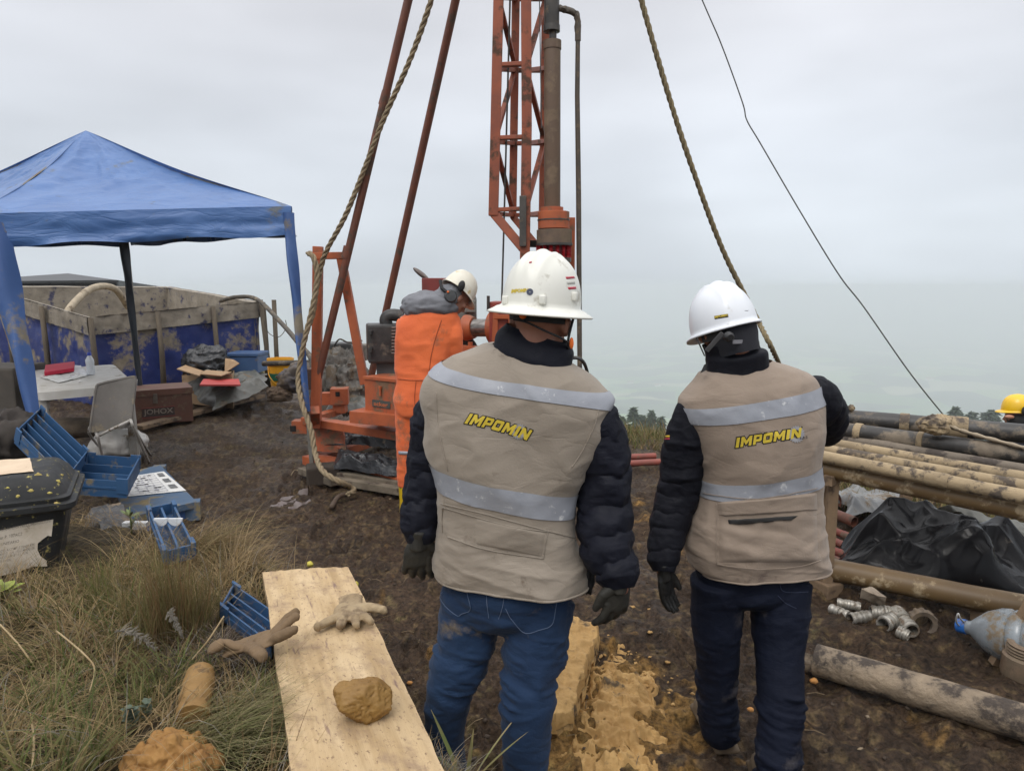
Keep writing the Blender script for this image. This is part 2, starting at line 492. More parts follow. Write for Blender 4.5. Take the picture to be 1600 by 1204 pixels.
def build_ground():
    rr = [0.0, .35, .7]
    while rr[-1] < 6: rr.append(rr[-1] * 1.0048)
    while rr[-1] < 14: rr.append(rr[-1] * 1.0085)
    while rr[-1] < 12500: rr.append(rr[-1] * 1.033)
    rr = np.array(rr)
    th = np.concatenate([np.linspace(-180, -46, 50, endpoint=False), np.linspace(-46, 44, 560, endpoint=False), np.linspace(44, 180, 50, endpoint=False)])
    T, Rr = np.meshgrid(np.radians(th), rr)
    x = Rr * np.sin(T); y = Rr * np.cos(T)
    x = x.ravel(); y = y.ravel()
    z, sd_, s = base_z(x, y)
    near = np.hypot(x, y) < 40
    w = 1 - sstep(0, .3, sd_)
    z[near] += (mud_z(x, y) * (.35 + .65 * w) * (1 - sstep(0, 3, s) * .6))[near]
    fr_ = np.random.default_rng(77)
    for k in range(260):   # boot prints trodden into the mud
        Yq = 1.9 + 9.5 * fr_.random() ** 1.35; xq = math.tan(fr_.uniform(-.6, .6)) * Yq
        if float(poly_sd(np.array([xq]), np.array([Yq]), BANK)[0]) > -.12: continue
        a = fr_.normal(0, .55); ca, sa = math.cos(a), math.sin(a)
        m_ = (np.abs(x - xq) < .26) & (np.abs(y - Yq) < .26); 
        if not m_.any(): continue
        dx, dy = x[m_] - xq, y[m_] - Yq; u = (dx * ca + dy * sa) / .052; v = (-dx * sa + dy * ca) / .145
        u = u * (1 + .18 * np.sin(v * 2.2)); rr2 = np.sqrt(u * u + v * v) + (fbm(np.stack([dx * 30, dy * 30, 0 * dx + k], -1), 2, 5) - .5) * .5
        dep = fr_.uniform(.010, .030)
        z[m_] += -dep * (1 - sstep(.75, 1.05, rr2)) + dep * .55 * np.exp(-((rr2 - 1.25) / .2) ** 2) + dep * .16 * np.sin(v * 26) * (rr2 < .8)
    cl, n2 = clay_mask(x, y)
    cl = cl * w * (1 - sstep(-.4, .4, s)) * near
    p = np.stack([x, y, np.zeros_like(x)], -1)
    lump = ridged(p * 9, 3, 71); z += cl * (.008 + .05 * (lump - .45))
    # colours: wet mud, trodden clay, grass, fields far below
    big = fbm(p * .9, 3, 81)[:, None]; med = fbm(p * 6, 4, 83)[:, None]; fine = fbm(p * 30, 3, 85)[:, None]
    mud = np.array([.028, .018, .0115]) * (1 - med) + np.array([.084, .053, .032]) * med
    mud = mud * (.55 + .6 * big) + np.array([.05, .034, .016]) * sstep(.55, .75, fine)
    clay = np.array([.36, .20, .052]) * (.55 + .75 * fine)
    c = mud * (1 - cl[:, None]) + clay * cl[:, None]
    litter = np.array([.050, .036, .017]) * (.6 + .8 * fine)
    k = sstep(-.15, .15, sd_)[:, None]; c = c * (1 - k) + litter * k
    veg = np.array([.135, .105, .045]) * (.6 + .8 * med) * (1 - big * .5) + np.array([.03, .05, .012]) * (big > .5)
    k = sstep(.02, .5, s + (fine[:, 0] - .5) * .6)[:, None]; c = c * (1 - k) + veg * k
    fld = np.array([.045, .070, .022]) * (.8 + .5 * fbm(p / 60, 3, 91)[:, None])
    k = sstep(60, 200, s)[:, None]; c = c * (1 - k) + fld * k
    me = bpy.data.meshes.new('ground')
    nv, nu = Rr.shape; idx = np.arange(nv * nu).reshape(nv, nu); r = np.roll(idx, -1, 1)
    q = np.stack([idx[:-1], idx[1:], r[1:], r[:-1]], -1).reshape(-1, 4)
    me.vertices.add(nv * nu); me.vertices.foreach_set('co', np.stack([x, y, z], -1).ravel())
    me.loops.add(len(q) * 4); me.loops.foreach_set('vertex_index', q.ravel().astype(np.int32))
    me.polygons.add(len(q)); me.polygons.foreach_set('loop_start', (np.arange(len(q)) * 4).astype(np.int32))
    me.update(calc_edges=True); me.validate()
    set_col(me, c)
    a = me.attributes.new('far', 'FLOAT', 'POINT'); a.data.foreach_set('value', sstep(150, 400, s))
    a = me.attributes.new('wet', 'FLOAT', 'POINT'); a.data.foreach_set('value', (1 - k[:, 0]) * w * sstep(.42, .62, 1 - fbm(p * 1.7, 3, 95)) * (1 - cl))
    smooth(me)
    m = bpy.data.materials.new('mud_and_grass'); m.use_nodes = True; n, l = m.node_tree.nodes, m.node_tree.links
    b = n['Principled BSDF']; at = n.new('ShaderNodeAttribute'); at.attribute_name = 'Col'
    fa = n.new('ShaderNodeAttribute'); fa.attribute_name = 'far'; wa = n.new('ShaderNodeAttribute'); wa.attribute_name = 'wet'
    tc = n.new('ShaderNodeTexCoord')
    vo = n.new('ShaderNodeTexVoronoi'); vo.inputs['Scale'].default_value = 1 / 150.0; l.new(tc.outputs['Object'], vo.inputs[0])
    rp = n.new('ShaderNodeValToRGB'); sp = n.new('ShaderNodeSeparateColor'); l.new(vo.outputs['Color'], sp.inputs[0]); l.new(sp.outputs[0], rp.inputs[0])
    el = rp.color_ramp.elements; rp.color_ramp.interpolation = 'CONSTANT'
    el[0].color = (.02, .035, .014, 1); el[1].position = .85; el[1].color = (.34, .33, .20, 1)
    for ps, cc in ((.25, (.09, .18, .04, 1)), (.5, (.03, .05, .02, 1)), (.62, (.20, .30, .09, 1)), (.75, (.05, .08, .025, 1))):
        q_ = el.new(ps); q_.color = cc
    mx = n.new('ShaderNodeMix'); mx.data_type = 'RGBA'; l.new(fa.outputs['Fac'], mx.inputs['Factor'])
    n1 = n.new('ShaderNodeTexNoise'); n1.inputs['Scale'].default_value = 42; n1.inputs['Detail'].default_value = 8; n1.inputs['Roughness'].default_value = .7
    l.new(tc.outputs['Object'], n1.inputs[0])
    mr = n.new('ShaderNodeMapRange'); mr.inputs['From Min'].default_value = .36; mr.inputs['From Max'].default_value = .66; mr.inputs['To Min'].default_value = .32; mr.inputs['To Max'].default_value = 1.7
    l.new(n1.outputs[0], mr.inputs[0])
    vm = n.new('ShaderNodeVectorMath'); vm.operation = 'SCALE'; l.new(at.outputs['Color'], vm.inputs[0]); l.new(mr.outputs[0], vm.inputs['Scale'])
    l.new(vm.outputs[0], mx.inputs[6]); l.new(rp.outputs[0], mx.inputs[7]); l.new(mx.outputs[2], b.inputs['Base Color'])
    bp = n.new('ShaderNodeBump'); bp.inputs['Distance'].default_value = .035; bp.inputs['Strength'].default_value = .9
    n2_ = n.new('ShaderNodeTexNoise'); n2_.inputs['Scale'].default_value = 28; n2_.inputs['Detail'].default_value = 7; n2_.inputs['Roughness'].default_value = .65
    l.new(tc.outputs['Object'], n2_.inputs[0]); l.new(n2_.outputs[0], bp.inputs['Height']); l.new(bp.outputs[0], b.inputs['Normal'])
    mw = n.new('ShaderNodeMapRange'); mw.inputs['To Min'].default_value = .80; mw.inputs['To Max'].default_value = .45; l.new(wa.outputs['Fac'], mw.inputs[0])
    l.new(mw.outputs[0], b.inputs['Roughness']); b.inputs['Specular IOR Level'].default_value = .2
    me.materials.append(m)
    o = link('ground', me); tag(o, 'trampled brown mud with yellow clay, falling away to fields in the misty valley', 'ground', kind='structure')
    return o
GROUND = build_ground()

# ================================================================== HAZE
hz = MB().box((0, 0, -194), (30000, 30000, 406)).build('haze', None)
hm = bpy.data.materials.new('mist'); hm.use_nodes = True; hm.node_tree.nodes.clear()
ho = hm.node_tree.nodes.new('ShaderNodeOutputMaterial'); hv = hm.node_tree.nodes.new('ShaderNodeVolumePrincipled')
hv.inputs['Color'].default_value = (.79, .828, .880, 1); hv.inputs['Density'].default_value = HAZE_D if 'HAZE_D' in globals() else .00078
hv.inputs['Anisotropy'].default_value = 0.2
hm.node_tree.links.new(hv.outputs[0], ho.inputs['Volume'])
hz.data.materials.append(hm); tag(hz, 'pale mist filling the valley and hiding the far hills', 'mist', kind='stuff')

# ================================================================== far trees and farmhouses
M_conifer_hazed = mat('haze_lightened_needles', (.040, .060, .034), (.024, .040, .024), 3, .8)  # needle colour lightened to stand in for mist over the distance
M_bark = mat('bark', (.09, .065, .045), (.05, .036, .026), 14, .9, bump=.01, bscale=20)
def conifer(loc, h, seed, label):
    r_ = np.random.default_rng(seed)
    t = empty('pine_tree', loc, label, 'pine tree', 'dark pine trees growing below the brow of the hill')
    k = MB().tube([V(0, 0, -1) + Vector(loc), Vector(loc) + V(.1, 0, h * .55), Vector(loc) + V(0, 0, h)], [h * .018, h * .012, .03], 7)
    k.build('trunk', M_bark, t)
    c = MB(); L = Vector(loc)
    n = int(750)
    for i in range(n):
        u = r_.uniform(.12, 1) ** .85; z = h * u
        rad = h * .21 * (1 - u) ** .75 * r_.uniform(.25, 1.1) * (1 + .3 * math.sin(u * 23 + seed))
        a = r_.uniform(0, 6.283); ctr = L + V(math.cos(a) * rad, math.sin(a) * rad, z - rad * .25)
        s_ = h * .035 * r_.uniform(.5, 1.3)
        d = V(math.cos(a), math.sin(a), -.35); sdv = V(-math.sin(a), math.cos(a), r_.uniform(-.4, .4))
        c.add([ctr - d * s_ * 1.4, ctr + sdv * s_ * .6, ctr + d * s_ * 1.6, ctr - sdv * s_ * .6, ctr + V(0, 0, s_ * .5)],
              [(0, 1, 4), (1, 2, 4), (2, 3, 4), (3, 0, 4)])
    c.build('crown', M_conifer_hazed, t)
conif = [(972, 120, 652, 'leftmost pine just right of the first man\'s sleeve'), (990, 118, 638, 'tallest pointed pine between the two men in vests'), (1004, 125, 650, 'bushy pine right of the tallest one between the two men'),
         (1018, 116, 643, 'slim pine left of the second man\'s black sleeve'), (1033, 122, 652, 'pine half hidden by the second man\'s black sleeve'),
         (1494, 150, 638, 'single pointed pine standing above the stacked pipes'), (1519, 155, 646, 'small pine above the stacked pipes, left of the bushy group'), (1543, 150, 646, 'bushy pine above the pipes left of the yellow helmet'), (1553, 152, 643, 'pine closest to the yellow helmet'),
         (962, 130, 646, 'pine touching the first man\'s right shoulder'), (1011, 140, 655, 'low pine behind the others between the two men')]
for i, (px, Y, py, lb) in enumerate(conif):
    top = P(px, py, Y); gz = float(base_z(np.array([top.x]), np.array([top.y]))[0][0])
    conifer((top.x, top.y, gz), max(top.z - gz, 6), 100 + i, lb)
M_farm = mat('whitewash', (.75, .73, .68), rough=.8); M_ftile = mat('farm_roof', (.28, .14, .09), rough=.8)
def farmhouse(px, py, w, label):
    d = ray(px, py); Y = 900.0
    for _ in range(60):
        q = P(px, py, Y); gz = float(base_z(np.array([q.x]), np.array([q.y]))[0][0])
        if q.z <= gz: break
        Y *= 1.03
    c = V(q.x, q.y, gz); t = empty('farmhouse', c, label, 'farmhouse')
    wl_ = MB().box(c + V(0, 0, 3), (w, w * .6, 7.5)).build('wall', M_farm, t)
    h = w * .34; y0 = w * .33
    MB().add([c + V(-w * .53, -y0, 6.8), c + V(w * .53, -y0, 6.8), c + V(w * .53, y0, 6.8), c + V(-w * .53, y0, 6.8), c + V(-w * .53, 0, 6.8 + h * .6), c + V(w * .53, 0, 6.8 + h * .6)],
             [(0, 1, 5, 4), (2, 3, 4, 5), (0, 4, 3), (1, 2, 5), (3, 2, 1, 0)]).build('roof', M_ftile, t)
farmhouse(1012, 577, 26, 'tiny white farmhouse in the mist between the two men')
farmhouse(1028, 604, 20, 'tiny pale farmhouse lower down between the two men')
farmhouse(985, 600, 22, 'tiny white farmhouse by the first man\'s shoulder')
farmhouse(1452, 600, 24, 'tiny pale farmhouse in the mist left of the guy wire')
# ================================================================== CANOPY TENT
M_blue = mat('blue_canopy_cloth', (.045, .120, .31), (.062, .150, .36), 3, .45, bump=.002, bscale=9, fold=(.010, (2.5, 2.5, 9)), mud=.10, mudc=(.15, .17, .19), mscale=4, spec=.5, sheen=.1)
M_bluedk = mat('blue_leg_cloth', (.030, .080, .23), (.038, .095, .26), 3, .5, bump=.003, bscale=12, mud=.25, mudc=(.22, .19, .14), mscale=3)
M_legtube = mat('grey_leg_tube', (.16, .15, .13), (.10, .095, .085), 9, .5, metal=.3, mud=.35, mscale=9)
M_legshade_strap = mat('shaded_leg_and_strap_cloth', (.02, .028, .038), (.03, .036, .045), 4, .6)  # rear leg's backlit shade is put into this colour; dark straps share it
gz_ = ground
def build_canopy():
    FR, FL = P(455, 322, 6.4), P(-38, 334, 5.7); BR, BL = P(196, 352, 8.9), P(-200, 345, 7.6); PK = P(134, 204, 7.35)
    t = empty('canopy_tent', V(-3.6, 6.6, 0), 'blue pitched-roof canopy tent with leaning cloth-wrapped legs over the table', 'canopy tent')
    cor = [FL, FR, BR, BL]; mb = MB()
    def facet(a, b, seed, n=60):
        u = np.linspace(0, 1, n)[None, :, None]; v = np.linspace(0, 1, n)[:, None, None]
        A = np.array(a); B = np.array(b); K = np.array(PK)
        pts = K * (1 - v) + (A * (1 - u) + B * u) * v
        nn = np.cross(B - A, K - A); nn /= np.linalg.norm(nn); nn = nn if nn[2] > 0 else -nn
        sag = -np.sin(np.pi * u) * np.sin(np.pi * v) * .05 - .05 * np.sin(np.pi * v) ** 1.5
        U = st3(u[..., 0] * 2.6 + seed, v[..., 0] * 5 + u[..., 0] * 1.2, 0 * u[..., 0] * v[..., 0])
        ed = (np.sin(np.pi * u) ** .5 * np.clip(v * (1.02 - v) * 4, 0, 1))[..., 0]
        w = (ridged(U * 1.3, 3, seed) - .6) * .085 * ed
        w += (ridged(st3(u[..., 0] * 9 + v[..., 0] * 7, v[..., 0] * 2.2 - u[..., 0], 0 * u[..., 0] * v[..., 0]), 2, seed + 5) - .6) * .03 * ed * (v[..., 0] ** 2)
        return pts + nn * (sag + w[..., None])
    for i in range(4): mb.grid(facet(cor[i], cor[(i + 1) % 4], 3 + i * 5))
    rf = mb.build('roof_cloth', M_blue, t, True)
    def valance(a, b, seed, n=90, m=10):
        A, B = np.array(a), np.array(b); u = np.linspace(0, 1, n)[None, :, None]; v = np.linspace(0, 1, m)[:, None, None]
        pts = A * (1 - u) + B * u + np.array([0, 0, -1.0]) * v * (.255 + .012 * np.sin(u * 17 + seed))
        d = B - A; nn = np.array([-d[1], d[0], 0]); nn /= np.linalg.norm(nn)
        c = (A + B) / 2 - np.array(PK); nn = nn if nn @ c > 0 else -nn
        q = st3(u[..., 0] * 3 + seed, v[..., 0] * 2.5, 0 * u[..., 0] * v[..., 0])
        w = (ridged(q * 1.5, 3, seed) - .5) * .07 * (.2 + v[..., 0])
        return pts + nn * (w[..., None] + .012 * v + .004)
    for i in range(4):
        g = MB().grid(valance(cor[i], cor[(i + 1) % 4], 31 + i)); g.build('valance', M_blue, t, True)
    # cloth-wrapped legs: top (corner), foot point, width at top
    legs = [(FR, P(489, 738, 5.98), .085, M_bluedk, .74), (FL, P(80, 742, 5.35), .12, M_bluedk, .88), (BR, P(224, 640, 8.95), .10, M_legshade_strap, .97), (BL, P(-120, 680, 7.5), .18, M_bluedk, .8)]
    for k, (top, foot, w, m, reach) in enumerate(legs):
        foot = V(foot.x, foot.y, ground(foot.x, foot.y) + .01); top = top + V(0, 0, -.06)
        if k == 1: top = top + V(.06, 0, 0)
        lg = MB().bar(top, foot, .032, .032, up=(0, 1, 0)).build('leg', M_legtube, t)
        MB().box(foot + V(0, 0, .004), (.09, .09, .008)).build('foot_plate', M_legtube, lg)
        if k == 1: MB().bar(top + V(.02, 0, -.5) * 1, foot + V(.05, .02, 0), .030, .03, up=(0, 1, 0)).build('leg', mat('muddy_leg_tube', (.30, .26, .19), (.2, .17, .12), 9, .7, mud=.5), t)
        g = MB(); n = 40; cen = top.lerp(foot, 0); rows = []
        hx = V(1, .12, 0).normalized() if k != 2 else V(1, 0, 0); hy = V(0, -1, 0)
        inward = {0: -1, 1: 1, 2: -1, 3: 1}[k]
        for i in range(n):
            a = i / (n - 1) * reach; c = top.lerp(foot, a); ww = w * (1 - a / max(reach, .9)) ** .8 + .045
            ro = []
            for j in range(11):
                b = j / 10; ang = b * math.pi * 1.2 - .3
                fold = .018 * math.sin(a * 21 + b * 5 + k) * (1 - a)
                cc = c + hx * (inward * (b * ww - .03)) + hy * (math.sin(b * math.pi) * .035 + fold + .02)
                if b > .75: cc += V(0, .12 * (b - .75) / .25 * (1 - a), 0)
                ro.append(tuple(cc))
            rows.append(ro)
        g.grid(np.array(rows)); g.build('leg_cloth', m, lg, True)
    for (px, yb, m) in ((92, 376, M_legshade_strap), (122, 383, M_bluedk), (286, 376, M_legshade_strap), (324, 377, M_bluedk), (331, 377, M_bluedk)):
        a = P(px, 362, 6.35); b = P(px + 3, yb, 6.35); MB().bar(a, b, .030, .006, up=(0, 1, 0)).build('strap', m, t)
    # scissor frame under the eaves
    fr = MB()
    for i in range(4):
        a, b = cor[i] + V(0, 0, -.05), cor[(i + 1) % 4] + V(0, 0, -.05)
        c_ = (a + b) / 2; dn = V(0, 0, -.14)
        for p_, q_ in ((a, c_ + dn), (a + dn, c_), (b, c_ + dn), (b + dn, c_)):
            ins = (PK - (a + b) / 2); ins.z = 0; ins = ins.normalized() * .06
            fr.bar(p_ + ins, q_ + ins, .018, .018)
        fr.bar(a, PK + V(0, 0, -.08), .02, .02)
    fr.build('frame', M_legtube, t)
build_canopy()

# ================================================================== MUD TANK (tarpaulin pool)
M_tarp = mat('blue_tarpaulin', (.013, .024, .12), (.020, .036, .16), 3, .45, bump=.010, bscale=7, mud=.40, mudc=(.25, .21, .155), mscale=2.6, spec=.4)
M_tarpmud = mat('mud_caked_tarpaulin', (.28, .245, .195), (.19, .165, .13), 5, .85, bump=.012, bscale=14, mud=.22, mudc=(.05, .05, .10), mscale=6)
M_post = mat('weathered_post', (.12, .095, .065), (.07, .055, .04), 12, .85, bump=.004, bscale=30, stretch=(1, 1, .25))
def wrinkled(a, b, c, d, n=60, m=24, amp=.03, seed=0, sc=2.0, nrm=None, str_=(1, 1)):
    """sheet over four corners a b (top) c d (bottom, under b and a)"""
    u = np.linspace(0, 1, n)[None, :, None]; v = np.linspace(0, 1, m)[:, None, None]
    A, B, C, D = [np.array(tuple(q)) for q in (a, b, c, d)]
    p = (A * (1 - u) + B * u) * (1 - v) + (D * (1 - u) + C * u) * v
    nn = np.cross(B - A, D - A); nn /= np.linalg.norm(nn)
    L, H = np.linalg.norm(B - A), np.linalg.norm(D - A)
    q = st3(u[..., 0] * L * sc * str_[0] + 0 * v[..., 0], v[..., 0] * H * sc * str_[1] + 0 * u[..., 0], 0 * u[..., 0] * v[..., 0] + seed * 3.1)
    w = (ridged(q, 3, seed) - .55) * amp * 2
    return p + nn * w[..., None]
def build_tank():
    t = empty('mud_tank', V(-6.5, 11.5, 0), 'large open mud tank of blue tarpaulin caked with tan mud on posts', 'mud tank')
    N_, Rr_, L_, B_ = P(140, 497, 10.0), P(403, 473, 11.6), P(-30, 448, 11.8), P(262, 449, 14.2)
    def gd(p): return V(p.x, p.y, -.05)
    mb = MB()
    for a, b, s in ((L_, N_, 1), (N_, Rr_, 2)):
        MB().grid(wrinkled(a, b, gd(b), gd(a), 90, 30, .035, s, 1.4, str_=(1.6, .8))).build('wall', M_tarp, t, True)
    for a, b, s in ((B_, L_, 3), (Rr_, B_, 4)):
        MB().grid(wrinkled(a, b, gd(b), gd(a), 80, 24, .05, s, 1.2)).build('wall', M_tarpmud, t, True)
    for a, b, s in ((L_, N_, 5), (N_, Rr_, 6), (B_, L_, 7), (Rr_, B_, 8)):   # mud-caked fold hanging over the rim
        d = (b - a); nn = V(d.y, -d.x, 0).normalized(); off = nn * -.05 if nn.dot((a + b) / 2 - V(-5.4, 12.4, 0)) < 0 else nn * .05
        o_ = off.normalized() * .045; i_ = -off.normalized() * .05; dn = V(0, 0, -.24)
        g = MB(); g.grid(wrinkled(a + o_ + V(0, 0, .02), b + o_ + V(0, 0, .02), b + o_ + dn, a + o_ + dn, 120, 10, .040, s, 3.2, str_=(1, .5)))
        g.grid(wrinkled(a + o_ + V(0, 0, .02), b + o_ + V(0, 0, .02), b + i_, a + i_, 80, 4, .006, s, 2.5))
        g.grid(wrinkled(a + i_, b + i_, b + i_ * 1.2 + dn * 3, a + i_ * 1.2 + dn * 3, 80, 12, .03, s + 9, 2))
        g.build('rim_fold', M_tarpmud, t, True)
    for a, b, n in ((L_, N_, 3), (N_, Rr_, 3), (B_, L_, 4), (Rr_, B_, 3)):
        d = b - a; nn = V(d.y, -d.x, 0).normalized()
        if nn.dot((a + b) / 2 - V(-5.4, 12.4, 0)) < 0: nn = -nn
        for k in range(n + 1):
            if k == n: continue
            p = a.lerp(b, k / n + (.03 if (a is N_ and k) else 0)) + nn * .10
            MB().tube([V(p.x, p.y, -.1), V(p.x + .01, p.y, p.z * .5), V(p.x - .01, p.y, p.z + .01)], [.045, .04, .036], 8, jit=.1, seed=k).build('post', M_post, t, True)
    for dx, x2 in ((.06, .0), (.16, .12)):
        p = Rr_ + V(dx, -.05, 0); MB().tube([V(p.x + .12, p.y, -.1), V(p.x + x2, p.y, p.z + .05)], .038, 8, jit=.12, seed=9).build('post', M_post, t, True)
    c = (N_ + Rr_ + L_ + B_) / 4
    q = [p.lerp(V(c.x, c.y, 0), .02) for p in (N_, Rr_, B_, L_)]
    MB().add([V(p.x, p.y, .72) for p in q], [(0, 1, 2, 3)]).build('sludge', mat('wet_sludge', (.20, .16, .11), (.15, .12, .08), 3, .35, bump=.01, bscale=6), t)
build_tank()
M_hose = mat('muddy_hose', (.42, .35, .25), (.30, .25, .18), 9, .8, mud=.3)
M_dkhose = mat('dark_hose', (.075, .062, .045), (.045, .038, .03), 9, .7, mud=.35, mudc=(.2, .16, .11), mscale=12)
tag(hose([P(98, 560, 10.6), P(100, 500, 10.7), P(125, 464, 11.2), P(152, 448, 11.7), P(180, 452, 12.3), P(200, 480, 12.8)], .055, sides=14).build('hose', M_hose, None, True), 'pale mud-caked hose arching over the tarpaulin tank', 'hose')
tag(hose([P(345, 470, 12.2), P(370, 464, 11.6), P(402, 468, 11.3), P(440, 505, 10.3), P(470, 540, 9.2), P(486, 560, 8.6), P(488, 590, 8.3), P(484, 625, 8.0)], .034, 80).build('hose', M_dkhose, None, True), 'dark hose leaving the tank corner and dropping behind the tent leg', 'hose')
tag(hose([P(412, 500, 11.2), P(420, 520, 11.2), P(436, 526, 11.1), P(447, 512, 11.1), P(446, 500, 11.1)], .006, 40, 6).build('wire_loop', M_dkhose, None, True), 'thin wire loop hanging off the tank corner post', 'wire')
# dark panelled container behind the tank
M_panel = mat('dark_grey_panel', (.055, .06, .062), (.035, .038, .04), 2, .5, bump=.01, bscale=4)
def build_container():
    t = empty('container', P(120, 452, 17), 'long dark grey panelled container behind the mud tank', 'container')
    a, b = P(-90, 441, 16.0), P(182, 438, 17.0); c = P(250, 448, 22); d = P(-10, 440, 22)
    for p in (a, b, c, d): pass
    for i, (s_, e_) in enumerate(((a, b), (b, c), (c, d), (d, a))):
        n = 5 if i in (0, 2) else 3
        for k in range(n):
            p, q = s_.lerp(e_, k / n), s_.lerp(e_, (k + .985) / n)
            MB().add([V(p.x, p.y, -.3), V(q.x, q.y, -.3), q, p] + [V(p.x, p.y + .06, -.3), V(q.x, q.y + .06, -.3), q + V(0, .06, 0), p + V(0, .06, 0)],
                     [(0, 1, 2, 3), (7, 6, 5, 4), (0, 4, 5, 1), (3, 2, 6, 7), (1, 5, 6, 2), (0, 3, 7, 4)]).build('side_panel', M_panel, t)
    MB().bar(a + V(-.1, -.08, -.02), b + V(.1, -.08, -.02), .09, .05).build('rim', M_panel, t)
    m = (a + b) / 2 + V(-.4, 2, .22)
    MB().add([a + V(0, 0, .01), b + V(0, 0, .01), c + V(0, 0, .01), d + V(0, 0, .01), m], [(0, 1, 4), (1, 2, 4), (2, 3, 4), (3, 0, 4)]).build('cover_sheet', mat('black_sheet', (.03, .033, .036), None, 3, .45), t)
build_container()

# ================================================================== TABLE AND WHAT STANDS ON IT
M_wplastic = mat('white_plastic', (.55, .54, .51), (.46, .44, .40), 5, .45, mud=.12, mudc=(.3, .25, .18), mscale=7)
def build_table():
    a, b = P(58, 617, 6.15), P(212, 603, 6.55); c = P(178, 572, 7.75); d = P(48, 582, 7.3)
    t = empty('plastic_table', V((a.x + c.x) / 2, (a.y + c.y) / 2, 0), 'white plastic garden table under the blue tent', 'table')
    up = V(0, 0, 1)
    g = MB(); ctr = (a + b + c + d) / 4; q = [p for p in (a, b, c, d)]
    pts = []
    for k in range(4):
        p0, p1, p2 = q[k - 1], q[k], q[(k + 1) % 4]
        for s_ in range(5):
            w = s_ / 4; e0 = p1.lerp(p0, .08); e1 = p1.lerp(p2, .08); pts.append(((1 - w) ** 2) * e0 + 2 * w * (1 - w) * p1 + w * w * e1)
    n = len(pts); top = [p + up * .018 for p in pts]; inn = [p.lerp(ctr, .015) + up * .024 for p in pts]; low = [p - up * .055 for p in pts]; li = [p.lerp(ctr, .05) - up * .055 for p in pts]
    vs_ = li + low + top + inn
    fs = [(r * n + i, r * n + (i + 1) % n, (r + 1) * n + (i + 1) % n, (r + 1) * n + i) for r in range(3) for i in range(n)]
    fs.append(tuple(range(3 * n, 4 * n))); fs.append(tuple(range(0, n))[::-1])
    g.add(vs_, fs).build('tabletop', M_wplastic, t, True, R(40))
    for p in q:
        p = p.lerp(ctr, .13); f = V(p.x, p.y, ground(p.x, p.y)); o = (p - ctr); o.z = 0; f += o.normalized() * .03
        MB().bar(f, p - up * .03, .075, .045, up=(0, 1, 0), bev=.008).build('leg', mat('grey_plastic_leg', (.36, .345, .32), (.26, .24, .21), 6, .5, mud=.25), t, True, R(40))
    return q
TQ = build_table()
TOPZ = lambda p: p
def on_table(px, py):
    a, b, c, d = TQ; n = (b - a).cross(d - a).normalized(); o = Vector((0, 0, CAMZ)); r = ray(px, py); t_ = (a + V(0, 0, .025) - o).dot(n) / r.dot(n); return o + r * t_
c = on_table(142, 585)
t = empty('water_bottle', c, 'clear plastic bottle with blue cap standing on the table', 'bottle')
MB().lathe([(.036, 0), (.04, .01), (.04, .08), (.037, .10), (.04, .12), (.038, .15), (.02, .185), (.015, .195)], c, n=20).build('bottle_body', mat('milky_bottle', (.62, .65, .68), (.55, .58, .62), 8, .2, spec=.6), t, True, R(50))
MB().lathe([(.019, .193), (.019, .222), (.015, .226)], c, n=14).build('cap', mat('blue_cap', (.02, .06, .45), None, 4, .4), t, True, R(50))
M_paper = mat('paper', (.68, .68, .66), (.60, .60, .58), 6, .8)
def sheet_on(q, name, m, label, cat, amp=.006, seed=1, n=24, th=.0015, parent=None):
    g = MB(); A = wrinkled(q[0], q[1], q[2], q[3], n, n, amp, seed, 5); g.grid(A); B = A.copy(); B[..., 2] -= th; g.grid(B, flip=True)
    o = g.build(name, m, parent, True); return tag(o, label, cat) if label else o
up_ = V(0, 0, .012)
sheet_on([on_table(62, 590) + up_, on_table(80, 577) + up_, on_table(136, 588) + up_, on_table(92, 599) + up_], 'paper_sheets', M_paper, 'loose white papers spread under the red case on the table', 'papers', .012)
sheet_on([on_table(100, 573) + up_, on_table(126, 571) + up_, on_table(140, 586) + up_, on_table(112, 592) + up_], 'plastic_sleeve', mat('clear_sleeve', (.6, .62, .64), None, 5, .25), 'crumpled clear plastic sleeve right of the red case', 'plastic sleeve', .02, 4)
g = MB().quadbox([on_table(70, 590) + up_ * 1.6, on_table(116, 583) + up_ * 1.6, on_table(117, 572) + up_ * 1.6, on_table(72, 578) + up_ * 1.6], .035)
tag(g.build('pencil_case', mat('red_cloth', (.55, .015, .05), (.45, .01, .04), 8, .7, bump=.002), None), 'bright red zip case lying on the papers', 'case')
g = MB().ball(on_table(125, 597) + V(0, 0, .008), (.016, .012, .009), 6)
tag(g.build('crumpled_tissue', M_paper, None, True), 'tiny crumpled tissue at the table\'s front edge', 'tissue')

